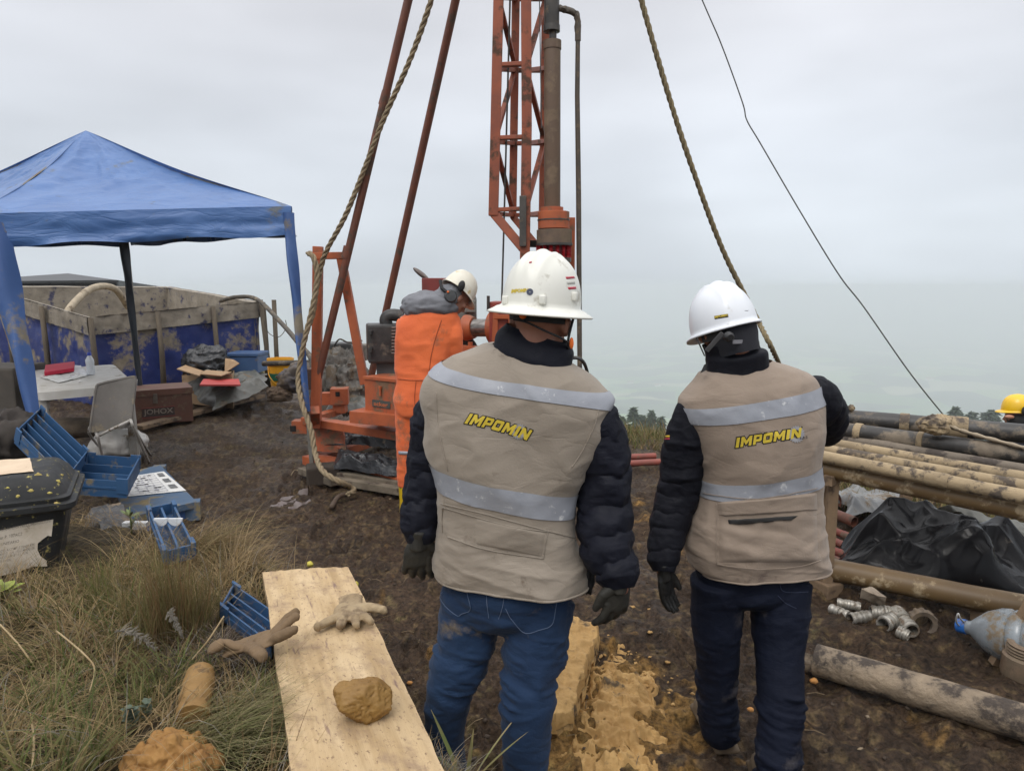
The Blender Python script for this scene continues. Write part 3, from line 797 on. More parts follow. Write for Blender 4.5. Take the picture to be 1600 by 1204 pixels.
# ================================================================== CHAIR
M_chairback = mat('grey_chair_plastic', (.17, .155, .14), (.13, .12, .105), 6, .6, mud=.25, mudc=(.26, .22, .16), mscale=8, bump=.001, bscale=60)
M_chairleg = mat('chair_tube', (.46, .44, .41), (.36, .34, .31), 8, .4, mud=.25, mscale=14)
def build_chair():
    Y = 6.15
    t = empty('folding_chair', G(185, 726), 'grey folding chair with white tube legs, back turned to the camera', 'chair')
    A = [P(152, 600, Y), P(214, 587, Y + .1), P(205, 668, Y + .02), P(141, 676, Y - .1)]
    rows = []
    for i in range(14):
        v = i / 13; r = []
        for j in range(14):
            u = j / 13; p = (A[0] * (1 - u) + A[1] * u) * (1 - v) + (A[3] * (1 - u) + A[2] * u) * v
            cx = abs(u - .5) * 2; cyv = abs(v - .5) * 2; rr_ = max(0, cx ** 6 + cyv ** 6 - 1) * .03
            p = p + V(0, .05 * math.sin(u * math.pi) - .02, 0) + (((A[0] + A[2]) / 2) - p) * rr_
            r.append(tuple(p))
        rows.append(r)
    g = MB().grid(np.array(rows)); g2 = np.array(rows); g2[..., 1] += .014; g.grid(g2, flip=True)
    g.tube([Vector(x) + V(0, .007, 0) for x in rows[0]], .012, 8); g.tube([Vector(r[0]) + V(0, .007, 0) for r in rows], .011, 8); g.tube([Vector(r[-1]) + V(0, .007, 0) for r in rows], .011, 8)
    g.build('backrest', M_chairback, t, True, R(60))
    s0, s1 = P(152, 664, Y + .02), P(204, 655, Y + .08); s2, s3 = P(200, 643, Y + .45), P(142, 650, Y + .40)
    g = MB().quadbox([s0, s1, s2, s3], .03); g.build('seat', M_chairback, t)
    def leg(path, r=.0125): MB().tube([Vector(p) for p in spline(path, 14)], r, 9).build('leg', M_chairleg, t, True)
    fl = G(165, 733, .01); frr = G(233, 723, .01)
    leg([P(150, 676, Y - .06), P(154, 688, Y - .07), fl]); leg([P(204, 655, Y + .02), P(209, 668, Y), frr])
    leg([P(213, 592, Y + .1), P(207, 640, Y + .06), P(203, 656, Y + .1), V(fl.x + .1, fl.y + .62, ground(fl.x, fl.y))], .011)
    leg([P(146, 660, Y - .02), P(140, 678, Y + .15), V(fl.x - .25, fl.y + .5, ground(fl.x, fl.y))], .011)
    MB().tube([P(149, 683, Y - .07), P(175, 670, Y - .05), P(205, 656, Y)], .013, 9).build('stretcher', M_chairleg, t, True)
build_chair()

# ================================================================== CRUMPLED BAGS
def crumple(c, r, seed, amp=.16, sc=2.2, n=48, flat=True, sag=.0):
    def d(A):
        w = ridged(A * sc + seed, 3, seed) - .6
        w2 = np.abs(fbm(A * sc * 2.3 + seed, 2, seed + 3) - .5) * 2
        return (w * amp * 2 + (fbm(A * 1.2 + seed, 2, seed + 8) - .5) * .5 - w2 * amp * .5)
    mb = MB().ball(c, r, n, disp=d)
    if flat:
        z0 = c[2] - r[2] * .62
        mb.v = [(x, y, z if z > z0 else z0 + (z - z0) * .12) for x, y, z in mb.v]
    return mb
M_blackbag = mat('black_plastic', (.012, .013, .015), (.02, .021, .024), 4, .22, rough2=.38, bump=.010, bscale=16, spec=.6, mud=.08, mudc=(.2, .17, .12))
M_whitebag = mat('white_bag', (.56, .55, .52), (.44, .42, .39), 4, .45, bump=.008, bscale=18, mud=.15, mudc=(.3, .25, .18))
def put(px, py, z=0.0): return G(px, py, z)
c = put(178, 722); tag(crumple(c + V(0, .12, .15), (.25, .2, .2), 5, .1, 2).build('rubbish_bag', M_whitebag, None, True), 'full white plastic bag behind the chair legs', 'bag')
c = P(322, 566, 10.3); tag(crumple(c, (.33, .26, .26), 8, .2, 2.4).build('rubbish_bag', M_blackbag, None, True), 'tied black rubbish bag lying on the cardboard in front of the tank', 'bag')
M_card = mat('cardboard', (.42, .28, .16), (.36, .235, .13), 5, .85, mud=.1)
def build_carton():
    b = P(315, 600, 9.7); t = empty('cardboard_box', b, 'open cardboard box with splayed flaps under the black bag', 'cardboard box')
    z1 = P(315, 585, 9.7).z; q = [P(284, 586, 10.0), P(362, 584, 9.5), P(366, 578, 10.4), P(292, 575, 10.9)]
    g = MB()
    for i in range(4):
        a, b2 = q[i], q[(i + 1) % 4]; g.add([V(a.x, a.y, 0.02), V(b2.x, b2.y, 0.02), b2, a], [(0, 1, 2, 3)])
    g.build('box_wall', M_card, t)
    MB().quadbox([P(276, 577, 9.6), P(311, 588, 9.4), P(322, 582, 9.9), P(290, 571, 10.1)], .012).build('flap', M_card, t)
    MB().quadbox([P(313, 585, 9.5), P(345, 588, 9.3), P(362, 582, 9.6), P(322, 579, 9.9)], .012).build('flap', M_card, t)
    MB().quadbox([P(352, 583, 9.7), P(375, 568, 9.6), P(366, 562, 9.8), P(353, 560, 9.9)], .012).build('flap', M_card, t)
build_carton()
M_greyfilm = mat('grey_film', (.12, .12, .105), (.075, .077, .066), 4, .38, bump=.012, bscale=9, spec=.5, mud=.25)
def crumpled_sheet(q, amp, seed, m, name, label, cat, n=90, sc=2.2, parent=None, base=0.0, mm=None):
    A = wrinkled(q[0], q[1], q[2], q[3], n, mm or n, 0, seed, 1)
    x, y = A[..., 0], A[..., 1]; p = st3(x, y, np.zeros_like(x))
    w = ridged(p * sc + seed, 4, seed, .55); w2 = fbm(p * sc * .5 + seed, 2, seed + 4)
    u = np.linspace(0, 1, A.shape[1])[None, :]; v = np.linspace(0, 1, A.shape[0])[:, None]
    ed = np.clip(np.minimum(np.minimum(u, 1 - u), np.minimum(v, 1 - v)) * 7, 0, 1)
    A[..., 2] += base + amp * (w2 * 1.3 * ed + (w - .55) * 1.1 * (.3 + .7 * ed))
    jit = (fbm(p * 3 + 40, 3, seed + 6) - .5) * .25 * (1 - ed)
    A[..., 0] += jit; A[..., 1] += jit * .7
    o = MB().grid(A).build(name, m, parent, True)
    return tag(o, label, cat) if label else o
crumpled_sheet([P(292, 598, 9.9), P(415, 582, 11.0), P(418, 602, 9.6), P(330, 640, 8.9)], .16, 12, M_greyfilm, 'plastic_sheet', 'translucent grey plastic sheet crumpled beside the rusty tool chest', 'plastic sheet', base=-.02)
g = MB().quadbox([P(312, 603, 9.0), P(376, 603, 9.1), P(373, 594, 9.5), P(318, 594, 9.4)], .02)
tag(g.build('carton_lid', mat('red_print_card', (.55, .07, .06), (.45, .05, .045), 7, .6), None), 'flat red carton lid lying on the grey plastic sheet', 'carton lid')
M_tray = mat('blue_core_tray', (.018, .066, .155), (.025, .080, .18), 4, .5, rough2=.6, mud=.22, mudc=(.20, .17, .11), mscale=5, bump=.001)
M_traydk = mat('dusty_blue_tray', (.055, .10, .17), (.07, .115, .18), 4, .6, mud=.38, mudc=(.24, .19, .10), mscale=4)
def tray(name, o, ex, ey, h, label, nch=4, m=None, group=None, inner=True, cat='core tray', parent=None):
    """open core tray: o corner, ex long edge, ey short edge (vectors), channels run along ex"""
    m = m or M_tray; ex, ey = Vector(ex), Vector(ey); n = ex.cross(ey).normalized()
    if n.z < 0: n = -n
    t = empty(name, o, label, cat, group); X, Y_ = ex.normalized(), ey.normalized(); lx, ly = ex.length, ey.length
    def bx(x0, x1, y0, y1, z0, z1, nm):
        q = [o + X * x0 + Y_ * y0 + n * z0, o + X * x1 + Y_ * y0 + n * z0, o + X * x1 + Y_ * y1 + n * z0, o + X * x0 + Y_ * y1 + n * z0]
        MB().quadbox(q, z1 - z0, n).build(nm, m, t)
    th = .010
    bx(0, lx, 0, ly, 0, th, 'base'); bx(0, lx, 0, th, th, h, 'side_wall'); bx(0, lx, ly - th, ly, th, h, 'side_wall')
    bx(0, th, th, ly - th, th, h, 'end_wall'); bx(lx - th, lx, th, ly - th, th, h, 'end_wall')
    for k in range(1, nch): bx(th, lx - th, ly * k / nch - .005, ly * k / nch + .005, th, h * .86, 'divider')
    # stacking corners standing proud
    cs = .075
    for x0 in (-.008, lx - cs + .008):
        for y0 in (-.008, ly - cs + .008):
            bx(x0, x0 + cs, y0, y0 + cs, h * .30, h * 1.12, 'corner_block') if not inner else bx(x0, x0 + cs, (y0 if y0 < 0 else ly - .012), (.012 if y0 < 0 else ly + .008), h * .25, h * 1.15, 'corner_block')
    bx(-.006, lx + .006, -.006, 0, h * .5, h * .62, 'rib'); bx(-.006, lx + .006, ly, ly + .006, h * .5, h * .62, 'rib')
    return t
# closed stack with the form on it
def build_closed_tray():
    q = [G(180, 745, .14), G(249, 727, .14), G(303, 782, .14), G(198, 806, .14)]
    t = empty('core_tray', (q[0] + q[2]) / 2 - V(0, 0, .14), 'closed dusty blue core tray with a printed form lying on its lid', 'core tray')
    b = [V(p.x, p.y, 0.0) for p in q]; MB().quadbox(b, .09, V(0, 0, 1)).build('tray_body', mat('deep_blue_tray', (.02, .075, .24), (.03, .09, .26), 5, .45, mud=.2, mudc=(.3, .2, .07)), t)
    c = (q[0] + q[2]) / 2; l = [c + (p - c) * 1.06 for p in q]; l = [V(p.x, p.y, .095) for p in l]; MB().quadbox(l, .045, V(0, 0, 1)).build('lid', M_traydk, t)
    for k in range(4):
        p = l[k]; MB().box(V(p.x, p.y, .07) + (c - V(p.x, p.y, c.z)).normalized() * .05, (.10, .10, .135), Matrix.Rotation(.35, 3, 'Z')).build('corner_block', M_traydk, t)
    return q
TR = build_closed_tray()
def form_sheet():
    q = [G(193, 745, .146), G(256, 736, .146), G(291, 766, .146), G(200, 775, .146)]
    t = empty('printed_form', q[0], 'white printed form with ruled lines and three photos on the blue tray lid', 'form')
    A = wrinkled(q[0], q[1], q[2], q[3], 20, 20, .002, 3, 4)
    MB().grid(A).build('sheet', M_paper, t, True)
    ink = mat('printed_ink', (.36, .36, .40), None, 5, .8); ph = mat('printed_photo', (.06, .065, .07), (.2, .2, .2), 30, .7)
    def at(u, v): 
        return (q[0] * (1 - u) + q[1] * u) * (1 - v) + (q[3] * (1 - u) + q[2] * u) * v + V(0, 0, .004)
    g = MB()
    for k in range(9):
        v = .08 + k * .105; g.add([at(.03, v), at(.70, v), at(.70, v + .014), at(.03, v + .014)], [(0, 1, 2, 3)])
    for k in range(5):
        u = .04 + k * .165; g.add([at(u, .06), at(u + .008, .06), at(u + .008, .95), at(u, .95)], [(0, 1, 2, 3)])
    r_ = np.random.default_rng(3)
    for k in range(60):
        u, v = r_.uniform(.06, .6), .10 + r_.integers(0, 8) * .105; w = r_.uniform(.03, .08)
        g.add([at(u, v), at(u + w, v), at(u + w, v + .03), at(u, v + .03)], [(0, 1, 2, 3)])
    g.build('printed_lines', ink, t)
    for k in range(3):
        u, v = .78, .08 + k * .30; MB().add([at(u, v), at(u + .14, v), at(u + .14, v + .17), at(u, v + .17)], [(0, 1, 2, 3)]).build('printed_photo', ph, t)
form_sheet()
o = G(96, 792, .30); tray('core_tray', P(62, 668, 5.35), P(122, 690, 5.2) - P(62, 668, 5.35) + (P(118, 728, 5.0) - P(60, 690, 5.2)) * 0, P(22, 700, 4.9) - P(62, 668, 5.35), .1, 'x') if False else None
t1 = tray('core_tray', P(22, 692, 4.7), P(98, 770, 4.35) - P(22, 692, 4.7), P(60, 655, 5.1) - P(22, 692, 4.7), .10, 'blue core tray tipped on its side against the tent leg, channels facing us', 5)
t2 = tray('core_tray', P(104, 772, 4.45), P(198, 778, 4.45) - P(104, 772, 4.45), P(136, 732, 5.1) - P(104, 772, 4.45), .11, 'blue core tray lying open between the tipped tray and the paper form', 3)
t4 = tray('core_tray', G(258, 884, .50), G(232, 812, .53) - G(258, 884, .50), G(304, 872, .50) - G(258, 884, .50), .065, 'narrow blue core tray with white end pieces half buried in dry grass', 2)
M_pvc = mat('white_pvc', (.68, .70, .72), (.60, .61, .62), 6, .4, mud=.08)
for px, lb in ((251, 'white half-round end piece in the left channel of the narrow tray'), (273, 'white half-round end piece in the right channel of the narrow tray')):
    c = G(px, 810, .595); v_ = [c]; w = .034
    pts = [c + V(w * math.cos(a), 0, -w * 1.05 * math.sin(a)) for a in np.linspace(0, math.pi, 14)]
    pts2 = [p + V(0, .012, 0) for p in pts]; n = len(pts)
    tag(MB().add(pts + pts2, [tuple(range(n)), tuple(range(n, 2 * n))[::-1]] + [(i, n + i, n + (i + 1) % n, (i + 1) % n) for i in range(n)]).build('end_piece', M_pvc, None), lb, 'end piece')
g = MB().box(G(212, 818, .50), (.12, .035, .02)); tag(g.build('plastic_offcut', M_pvc, None), 'white plastic strip lying left of the narrow blue tray', 'plastic strip')
crumpled_sheet([G(140, 800, .3), G(196, 792, .3), G(212, 838, .42), G(150, 846, .42)], .10, 21, mat('dark_film', (.045, .044, .046), (.03, .03, .03), 5, .35, bump=.01, bscale=20, mud=.3), 'plastic_sheet', 'dark grey plastic sheet bunched below the blue trays', 'plastic sheet', 50, 4)
# blue crate and bucket
def closed_box(name, px0, px1, py, Y, h, m, label, cat, lidm=None, dep=.5, yaw=0.0):
    a, b = P(px0, py, Y), P(px1, py, Y); z0 = ground(a.x, a.y) if False else a.z; t = empty(name, (a + b) / 2, label, cat)
    c = (a + b) / 2; w = (b - a).length; Mz = Matrix.Rotation(yaw, 3, 'Z')
    MB().box(c + V(0, dep / 2, h * .42), (w, dep, h * .84), Mz, bev=.01).build('box_body', m, t)
    MB().box(c + V(0, dep / 2, h * .93), (w + .03, dep + .03, h * .16), Mz, bev=.01).build('lid', lidm or m, t)
    return t
closed_box('plastic_crate', 354, 403, 583, 10.6, .30, mat('navy_crate', (.03, .07, .17), (.04, .09, .2), 4, .5, mud=.2), 'dark blue lidded crate at the foot of the tank, right of the black bag', 'crate')
def bucket():
    c = P(440, 604, 9.7); t = empty('bucket', c, 'yellow bucket with green label standing inside a dark ring', 'bucket')
    my = mat('yellow_plastic', (.75, .36, .01), (.65, .30, .01), 5, .4, mud=.12)
    MB().lathe([(.135, 0), (.15, .12), (.155, .2), (.162, .3), (.176, .31), (.176, .33), (.165, .335), (.165, .36), (.18, .365), (.18, .40), (.166, .40), (.15, .2), (.14, .03)], c, n=28, caps=False).build('bucket_body', my, t, True, R(40))
    MB().lathe([(.1545, .10), (.161, .20)], c, n=28, caps=False).build('label_band', mat('green_label', (.01, .13, .07), None, 5, .5), t, True)
    MB().lathe([(.15, .345), (.12, .35), (0.01, .352)], c, n=24, caps=False).build('bucket_contents', mat('bucket_inside', (.3, .15, .01), None, 5, .6), t, True)
    MB().tube([Vector(p) for p in spline([c + V(-.165, -.03, .32), c + V(-.1, -.17, .16), c + V(.05, -.2, .06), c + V(.165, -.03, .31)], 20)], .007, 7).build('handle', my, t, True)
bucket()
tag(MB().tube([P(411, 568, 9.35), P(484, 566, 9.2)], .035, 10).build('steel_pipe', M_dkhose, None, True), 'dark horizontal pipe running behind the bucket to the rig', 'pipe')
tag(crumple(P(470, 594, 9.1), (.30, .24, .24), 14, .2, 2.5).build('tarpaulin_bundle', mat('bundle_cloth', (.05, .05, .07), (.16, .13, .10), 5, .55, bump=.01, bscale=12, mud=.35), None, True), 'muddy bundle of dark tarpaulin right of the yellow bucket', 'bundle')
tag(crumple(P(436, 618, 8.9), (.16, .14, .10), 15, .35, 3.5, 24).build('rag', mat('muddy_rag', (.15, .10, .06), (.09, .06, .04), 9, .9), None, True), 'knotted muddy rag on the ground below the bucket', 'rag')
# rusty tool chest with lettering
M_chest = mat('rusty_brown_paint', (.15, .065, .042), (.105, .05, .034), 5, .6, mud=.3, mudc=(.23, .16, .10), mscale=5, bump=.002)
def build_chest():
    a, b = P(208, 656, 8.4), P(301, 636, 8.75); zt = P(208, 612, 8.4).z; a.z = b.z = 0.0
    d = b - a; nrm = V(-d.y, d.x, 0).normalized() * .55
    t = empty('tool_chest', (a + b) / 2, 'rusty brown metal tool chest with JOHOX lettering and a hasp', 'tool chest')
    body = MB().quadbox([a, b, b + nrm, a + nrm], zt - .07, V(0, 0, 1)).build('chest_body', M_chest, t)
    up = V(0, 0, zt - .068); o_ = nrm.normalized() * -.012; dx = d.normalized() * .012
    MB().quadbox([a + up + o_ - dx, b + up + o_ + dx, b + nrm + up - o_ + dx, a + nrm + up - o_ - dx], .075, V(0, 0, 1)).build('lid', M_chest, t)
    h0 = a.lerp(b, .38) + V(0, 0, zt - .10) - nrm.normalized() * .016
    MB().box(h0, (.05, .015, .12)).build('hasp', mat('worn_steel', (.25, .21, .17), (.15, .12, .10), 12, .5, metal=.4), t)
    fr = MB(); M_ = Matrix((d.normalized(), nrm.normalized(), V(0, 0, 1))).transposed()
    cc = a.lerp(b, .42) + V(0, 0, .15) - nrm.normalized() * .004
    pb = MB().box(cc, (.36, .004, .11), M_).build('name_plate', mat('plate_black', (.035, .03, .027), (.07, .045, .035), 12, .6), t)
    for s_ in (-1, 1): MB().box(cc + V(0, 0, .058 * s_) - nrm.normalized() * .003, (.37, .004, .006), M_).build('plate_edge', mat('plate_red', (.33, .05, .04), None, 9, .6), t)
    v, f = text_mesh('JOHOX', 0, .02); x0, x1, y0, y1 = v[:, 0].min(), v[:, 0].max(), v[:, 1].min(), v[:, 1].max()
    pts = [cc - nrm.normalized() * .005 + d.normalized() * ((x - x0) / (x1 - x0) - .5) * .33 + V(0, 0, ((y - y0) / (y1 - y0) - .5) * .085) for x, y in v]
    MB().add(pts, f).build('lettering', mat('faded_letters', (.30, .25, .20), (.2, .16, .13), 20, .7), t)
build_chest()
M_wood = mat('old_wood', (.23, .155, .09), (.14, .095, .06), 6, .85, bump=.004, bscale=22, stretch=(1, 1, 1), mud=.3, mudc=(.07, .045, .03))
g = MB(); a, b = G(214, 668, .05), G(407, 618, .05); g.bar(a, b, .16, .05, bev=.008)
tag(g.build('timber_plank', M_wood, None), 'long muddy timber lying on the ground before the rusty chest', 'plank')
# pale spill on the mud
def spill(pts, w, label):
    path = spline([tuple(G(px, py, 0)) for px, py in pts], 30); mb = MB(); rows = []
    for i, p in enumerate(path):
        a = i / 29; ww = w * (.25 + math.sin(math.pi * a) ** .6) * (1 + .6 * (float(vnoise(np.array([i * .4, 3., 1.]), 3)) - .5))
        d = path[min(i + 1, 29)] - path[max(i - 1, 0)]; d /= np.linalg.norm(d); s_ = np.array([-d[1], d[0], 0]) * ww
        rows.append([[*(p + s_ * k)[:2], ground(*(p + s_ * k)[:2]) + .006 * (1 - abs(k)) - .001] for k in (-1, -.5, 0, .5, 1)])
    tag(mb.grid(np.array(rows)).build('grey_slurry', mat('grey_slurry', (.16, .13, .125), (.10, .08, .07), 12, .4), None, True), label, 'slurry', kind='stuff')
spill([(417, 800), (440, 790), (462, 778), (478, 768)], .045, 'pale grey slurry streak on the mud left of the rope end')
spill([(450, 797), (470, 790), (485, 783)], .02, 'short faint slurry streak right of the larger one')
# things under the tent's left side
g = MB().box(P(-5, 612, 7.2), (.7, .6, .55), Matrix.Rotation(.1, 3, 'Z'), .02)
tag(g.build('grey_crate', mat('dull_grey_box', (.10, .085, .07), (.07, .06, .05), 4, .8), None), 'dull grey box at the left edge behind the tent leg', 'box')
tag(crumple(P(40, 672, 5.6), (.10, .07, .06), 31, .3, 3, 20, False).build('glove', mat('yellow_glove', (.50, .40, .03), (.35, .28, .04), 12, .8), None, True), 'crumpled yellow glove beside the tipped blue tray', 'glove')
g = crumple(P(8, 690, 5.0), (.32, .28, .26), 33, .25, 2.5, 30); tag(g.build('dark_sack', mat('dark_sack', (.045, .037, .03), (.025, .02, .018), 7, .9), None, True), 'dark muddy sack at the left edge behind the black tub', 'sack')
g = MB().ball(P(112, 668, 6.9), (.42, .2, .10), 12, disp=lambda A: (fbm(A * 3, 3, 8) - .5) * .5); tag(g.build('mud_mound', mat('mud_mound', (.12, .09, .06), (.07, .05, .035), 9, .9, bump=.01), None, True), 'low heap of mud and scraps under the table', 'heap', kind='thing')
# ================================================================== DRILL RIG
M_or = mat('orange_rig_paint', (.42, .105, .035), (.30, .072, .028), 5, .5, rough2=.65, mud=.30, mudc=(.20, .12, .07), mscale=5, bump=.001, bscale=30)
M_orm = mat('rusty_mast_paint', (.32, .078, .030), (.22, .058, .028), 7, .55, mud=.34, mudc=(.10, .05, .03), mscale=6)
M_rust = mat('rusty_pole', (.19, .062, .034), (.13, .052, .034), 6, .65, mud=.35, mudc=(.11, .075, .055), mscale=4)
M_steel = mat('dark_steel', (.06, .058, .055), (.10, .09, .08), 8, .4, metal=.6, mud=.25, mscale=10)
M_eng = mat('engine_black', (.022, .022, .023), (.05, .047, .043), 9, .5, bump=.003, bscale=25, mud=.25, mudc=(.15, .12, .09), mscale=7)
M_red = mat('red_rubber', (.40, .012, .02), (.30, .01, .015), 8, .45)
RIG = empty('drill_rig', V(-.4, 5.9, 0), 'orange drill rig with lattice mast, winch frame and engine behind the men', 'drill rig')
def rp(name, mb, m=M_or, parent=RIG, sm=False, angle=R(40)): return mb.build(name, m, parent, sm, angle)
def beam(name, a, b, w, h=None, m=M_or, parent=RIG, up=(0, 0, 1)): return rp(name, MB().bar(a, b, w, h, up, .004), m, parent)
# ---- mast
YM = 5.35
def mp(px, py, dy=0.0): return P(px, py, YM + dy)
chords = {'a': (-.05, [(787, -640), (783, -300), (779, 0), (771, 335)]), 'b': (-.10, [(815, -640), (819, -300), (822, 0), (823, 200), (820, 405)]),
          'c': (.42, [(800, -640), (803, -300), (806, 0), (801, 335)]), 'd': (.35, [(840, -640), (848, -300), (853, 0), (848, 330), (846, 450)])}
MP = {}
for k, (dy, pts) in chords.items():
    w = .072 if k in 'ab' else .062
    q = [mp(px, py, dy) for px, py in pts]; MP[k] = q
    for i in range(len(q) - 1): beam('mast_chord', q[i], q[i + 1] + (q[i + 1] - q[i]).normalized() * .01, w, w, M_orm, up=(0, 1, 0))
def on(k, py):
    dy, pts = chords[k]
    for (x0, y0), (x1, y1) in zip(pts, pts[1:]):
        if y0 <= py <= y1: return mp(x0 + (x1 - x0) * (py - y0) / (y1 - y0), py, dy)
    return mp(pts[-1][0], py, dy)
lev = [-620, -500, -380, -255, -135, -10, 102, 216, 328]
for i, y in enumerate(lev):
    beam('mast_brace', on('a', y), on('b', y - 2), .05, .028, M_orm); beam('mast_brace', on('a', y + 6), on('c', y + 8), .04, .03, M_orm)
    beam('mast_brace', on('c', y + 8), on('d', y + 8), .045, .03, M_orm); beam('mast_brace', on('b', y + 8), on('d', y + 4), .04, .03, M_orm)
    if i + 1 < len(lev):
        y2 = lev[i + 1]; fl = i % 2 == 1
        beam('mast_diagonal', on('a' if fl else 'c', y + 8), on('c' if fl else 'a', y2), .036, .03, M_orm)
        beam('mast_diagonal', on('b' if not fl else 'd', y + 8), on('d' if not fl else 'b', y2), .036, .03, M_orm)
beam('mast_foot_strut', mp(771, 333, -.05), mp(817, 388, -.10), .065, .05, M_orm, up=(0, 1, 0))
beam('mast_foot_strut', mp(801, 338, .42), mp(836, 380, .30), .05, .04, M_orm, up=(0, 1, 0))
beam('mast_foot_plate', mp(817, 306, -.15), mp(817, 385, -.15), .05, .02, M_steel, up=(0, 1, 0))
beam('mast_link', mp(818, 381, -.06), mp(840, 381, .0), .05, .05, M_steel)
rp('crown_block', MB().box(mp(815, -660, .15), (.34, .6, .12)), M_orm)
for sx in (-.1, .1): rp('sheave', MB().lathe([(.02, -.02), (.13, -.02), (.11, 0), (.13, .02), (.02, .02)], mp(815, -690, .15) + V(sx, 0, .05), (1, 0, 0), 20), M_steel, sm=True)
rp('mast_cable', MB().tube([mp(797, -600, .12), mp(797, 0, .12), mp(788, 330, .12), mp(784, 470, .1)], .008, 6), M_steel, sm=True)
rp('mast_cable', MB().tube([mp(842, -600, .1), mp(843, 0, .1), mp(846, 200, .1)], .004, 5), M_steel, sm=True)
# ---- drill string and swivel
YD = 5.2
def dp(px, py, dy=0): return P(px, py, YD + dy)
def vcyl(name, px, py0, py1, rpx, m, parent=RIG, n=22, dy=0, px1=None):
    a, b = dp(px if px1 is None else px1, py1, dy), dp(px, py0, dy); r = rpx / FPX * YD * .985
    return rp(name, MB().tube([a, a.lerp(b, .02), a.lerp(b, .5), a.lerp(b, .98), b], [r * .96, r, r, r, r * .96], n), m, parent, True, R(35))
M_tube = mat('muddy_drill_tube', (.135, .082, .048), (.10, .062, .038), 4, .5, mud=.3, mudc=(.20, .14, .09), mscale=4)
vcyl('drill_string', 863, 72, 335, 12.5, M_tube); vcyl('tube_collar', 863, 64, 78, 13.5, M_tube)
vcyl('swivel_stem', 864, 45, 66, 5.5, M_steel); vcyl('swivel', 862, -60, 44, 11.5, M_steel); vcyl('swivel_collar', 862, 40, 50, 12.5, M_steel)
vcyl('swivel_bail', 862, -640, -60, 2, M_steel)
# ---- rotary head
vcyl('rotary_head', 865, 331, 358, 24.5, M_or, dy=.0); vcyl('head_cap', 862, 324, 333, 18, M_or); vcyl('head_seam', 865, 343, 345, 25.3, M_steel)
vcyl('chuck_ring', 866, 359, 381, 27.5, mat('muddy_ring', (.17, .11, .07), (.10, .07, .05), 7, .6, mud=.4)); vcyl('chuck_ring', 866, 380, 384, 28.5, M_steel)
for k in range(8):
    a = math.pi * (1.04 + .92 * k / 7); c0 = dp(865, 384); r = .115
    q = V(c0.x + math.cos(a) * r, c0.y + math.sin(a) * r * .8, 0)
    g = MB(); pts = []
    z1, z0 = dp(865, 384).z, dp(865, 403).z
    for j in range(37): pts.append(V(q.x, q.y, z1 + (z0 - z1) * j / 36))
    g.tube(pts, [.0135 + .0035 * math.sin(j * 1.5) for j in range(37)], 10); rp('spring', g, M_red, sm=True)
vcyl('spring_core', 866, 383, 404, 20, mat('dark_red_core', (.10, .008, .01), None, 8, .6)); vcyl('chuck_ring', 866, 403, 410, 26.5, M_steel); vcyl('chuck_body', 866, 410, 470, 20, M_or)
beam('head_bracket', mp(889, 340, .05), mp(888, 470, .05), .09, .05, M_or, up=(0, 1, 0))
for px, py in ((874, 406), (883, 407)): rp('bolt', MB().lathe([(.012, 0), (.012, .03)], dp(px, py, -.14), (0, -1, 0), 6), M_or)
vcyl('drill_rod', 866, 470, 760, 8, M_tube)
# ---- gooseneck and standpipe
M_pipe = mat('rusty_standpipe', (.085, .062, .042), (.055, .045, .035), 9, .6, mud=.3, mscale=14)
rp('gooseneck', hose([dp(872, 12), dp(884, 16), dp(896, 20), dp(902, 27), dp(903, 50)], .022, 30, 10, jit=.25), M_pipe, sm=True)
rp('standpipe', MB().tube([dp(903, 50), dp(902, 150), dp(904, 300), dp(905, 450), dp(906, 600), dp(906, 700)], [.016, .0175, .019, .0185, .018, .018], 12), M_pipe, sm=True)
rp('pipe_union', MB().tube([dp(903, 46), dp(903, 64)], .021, 12), M_pipe, sm=True)
# ---- stay poles
def pole(pts, r):
    return rp('stay_pole', MB().tube(pts, r, 12), M_rust, sm=True)
pole([P(788, -560, 5.4), P(638, 0, 5.8), P(545, 390, 6.15), P(485, 640, 6.35)], .034); pole([P(800, -440, 5.5), P(712, 0, 6.3), P(600, 500, 7.0), P(580, 588, 7.1)], .036)
rp('pole_joint', MB().tube([P(604, 143, 5.93), P(598, 165, 5.95)], .038, 12), M_rust, sm=True)
rp('pole_joint', MB().tube([P(544, 385, 6.15), P(540, 403, 6.16)], .040, 12), M_rust, sm=True)
# ---- winch frame (A-frame)
YA = 6.3
def ap(px, py, dy=0): return P(px, py, YA + dy)
beam('frame_upright', ap(497, 385), ap(494, 668), .085, .06, up=(0, 1, 0)); beam('frame_upright', ap(533, 402), ap(570, 600), .075, .06, up=(0, 1, 0))
beam('cross_bar', ap(490, 400), ap(545, 399), .07, .06); beam('frame_lug', ap(545, 402), ap(547, 392), .02, .03)
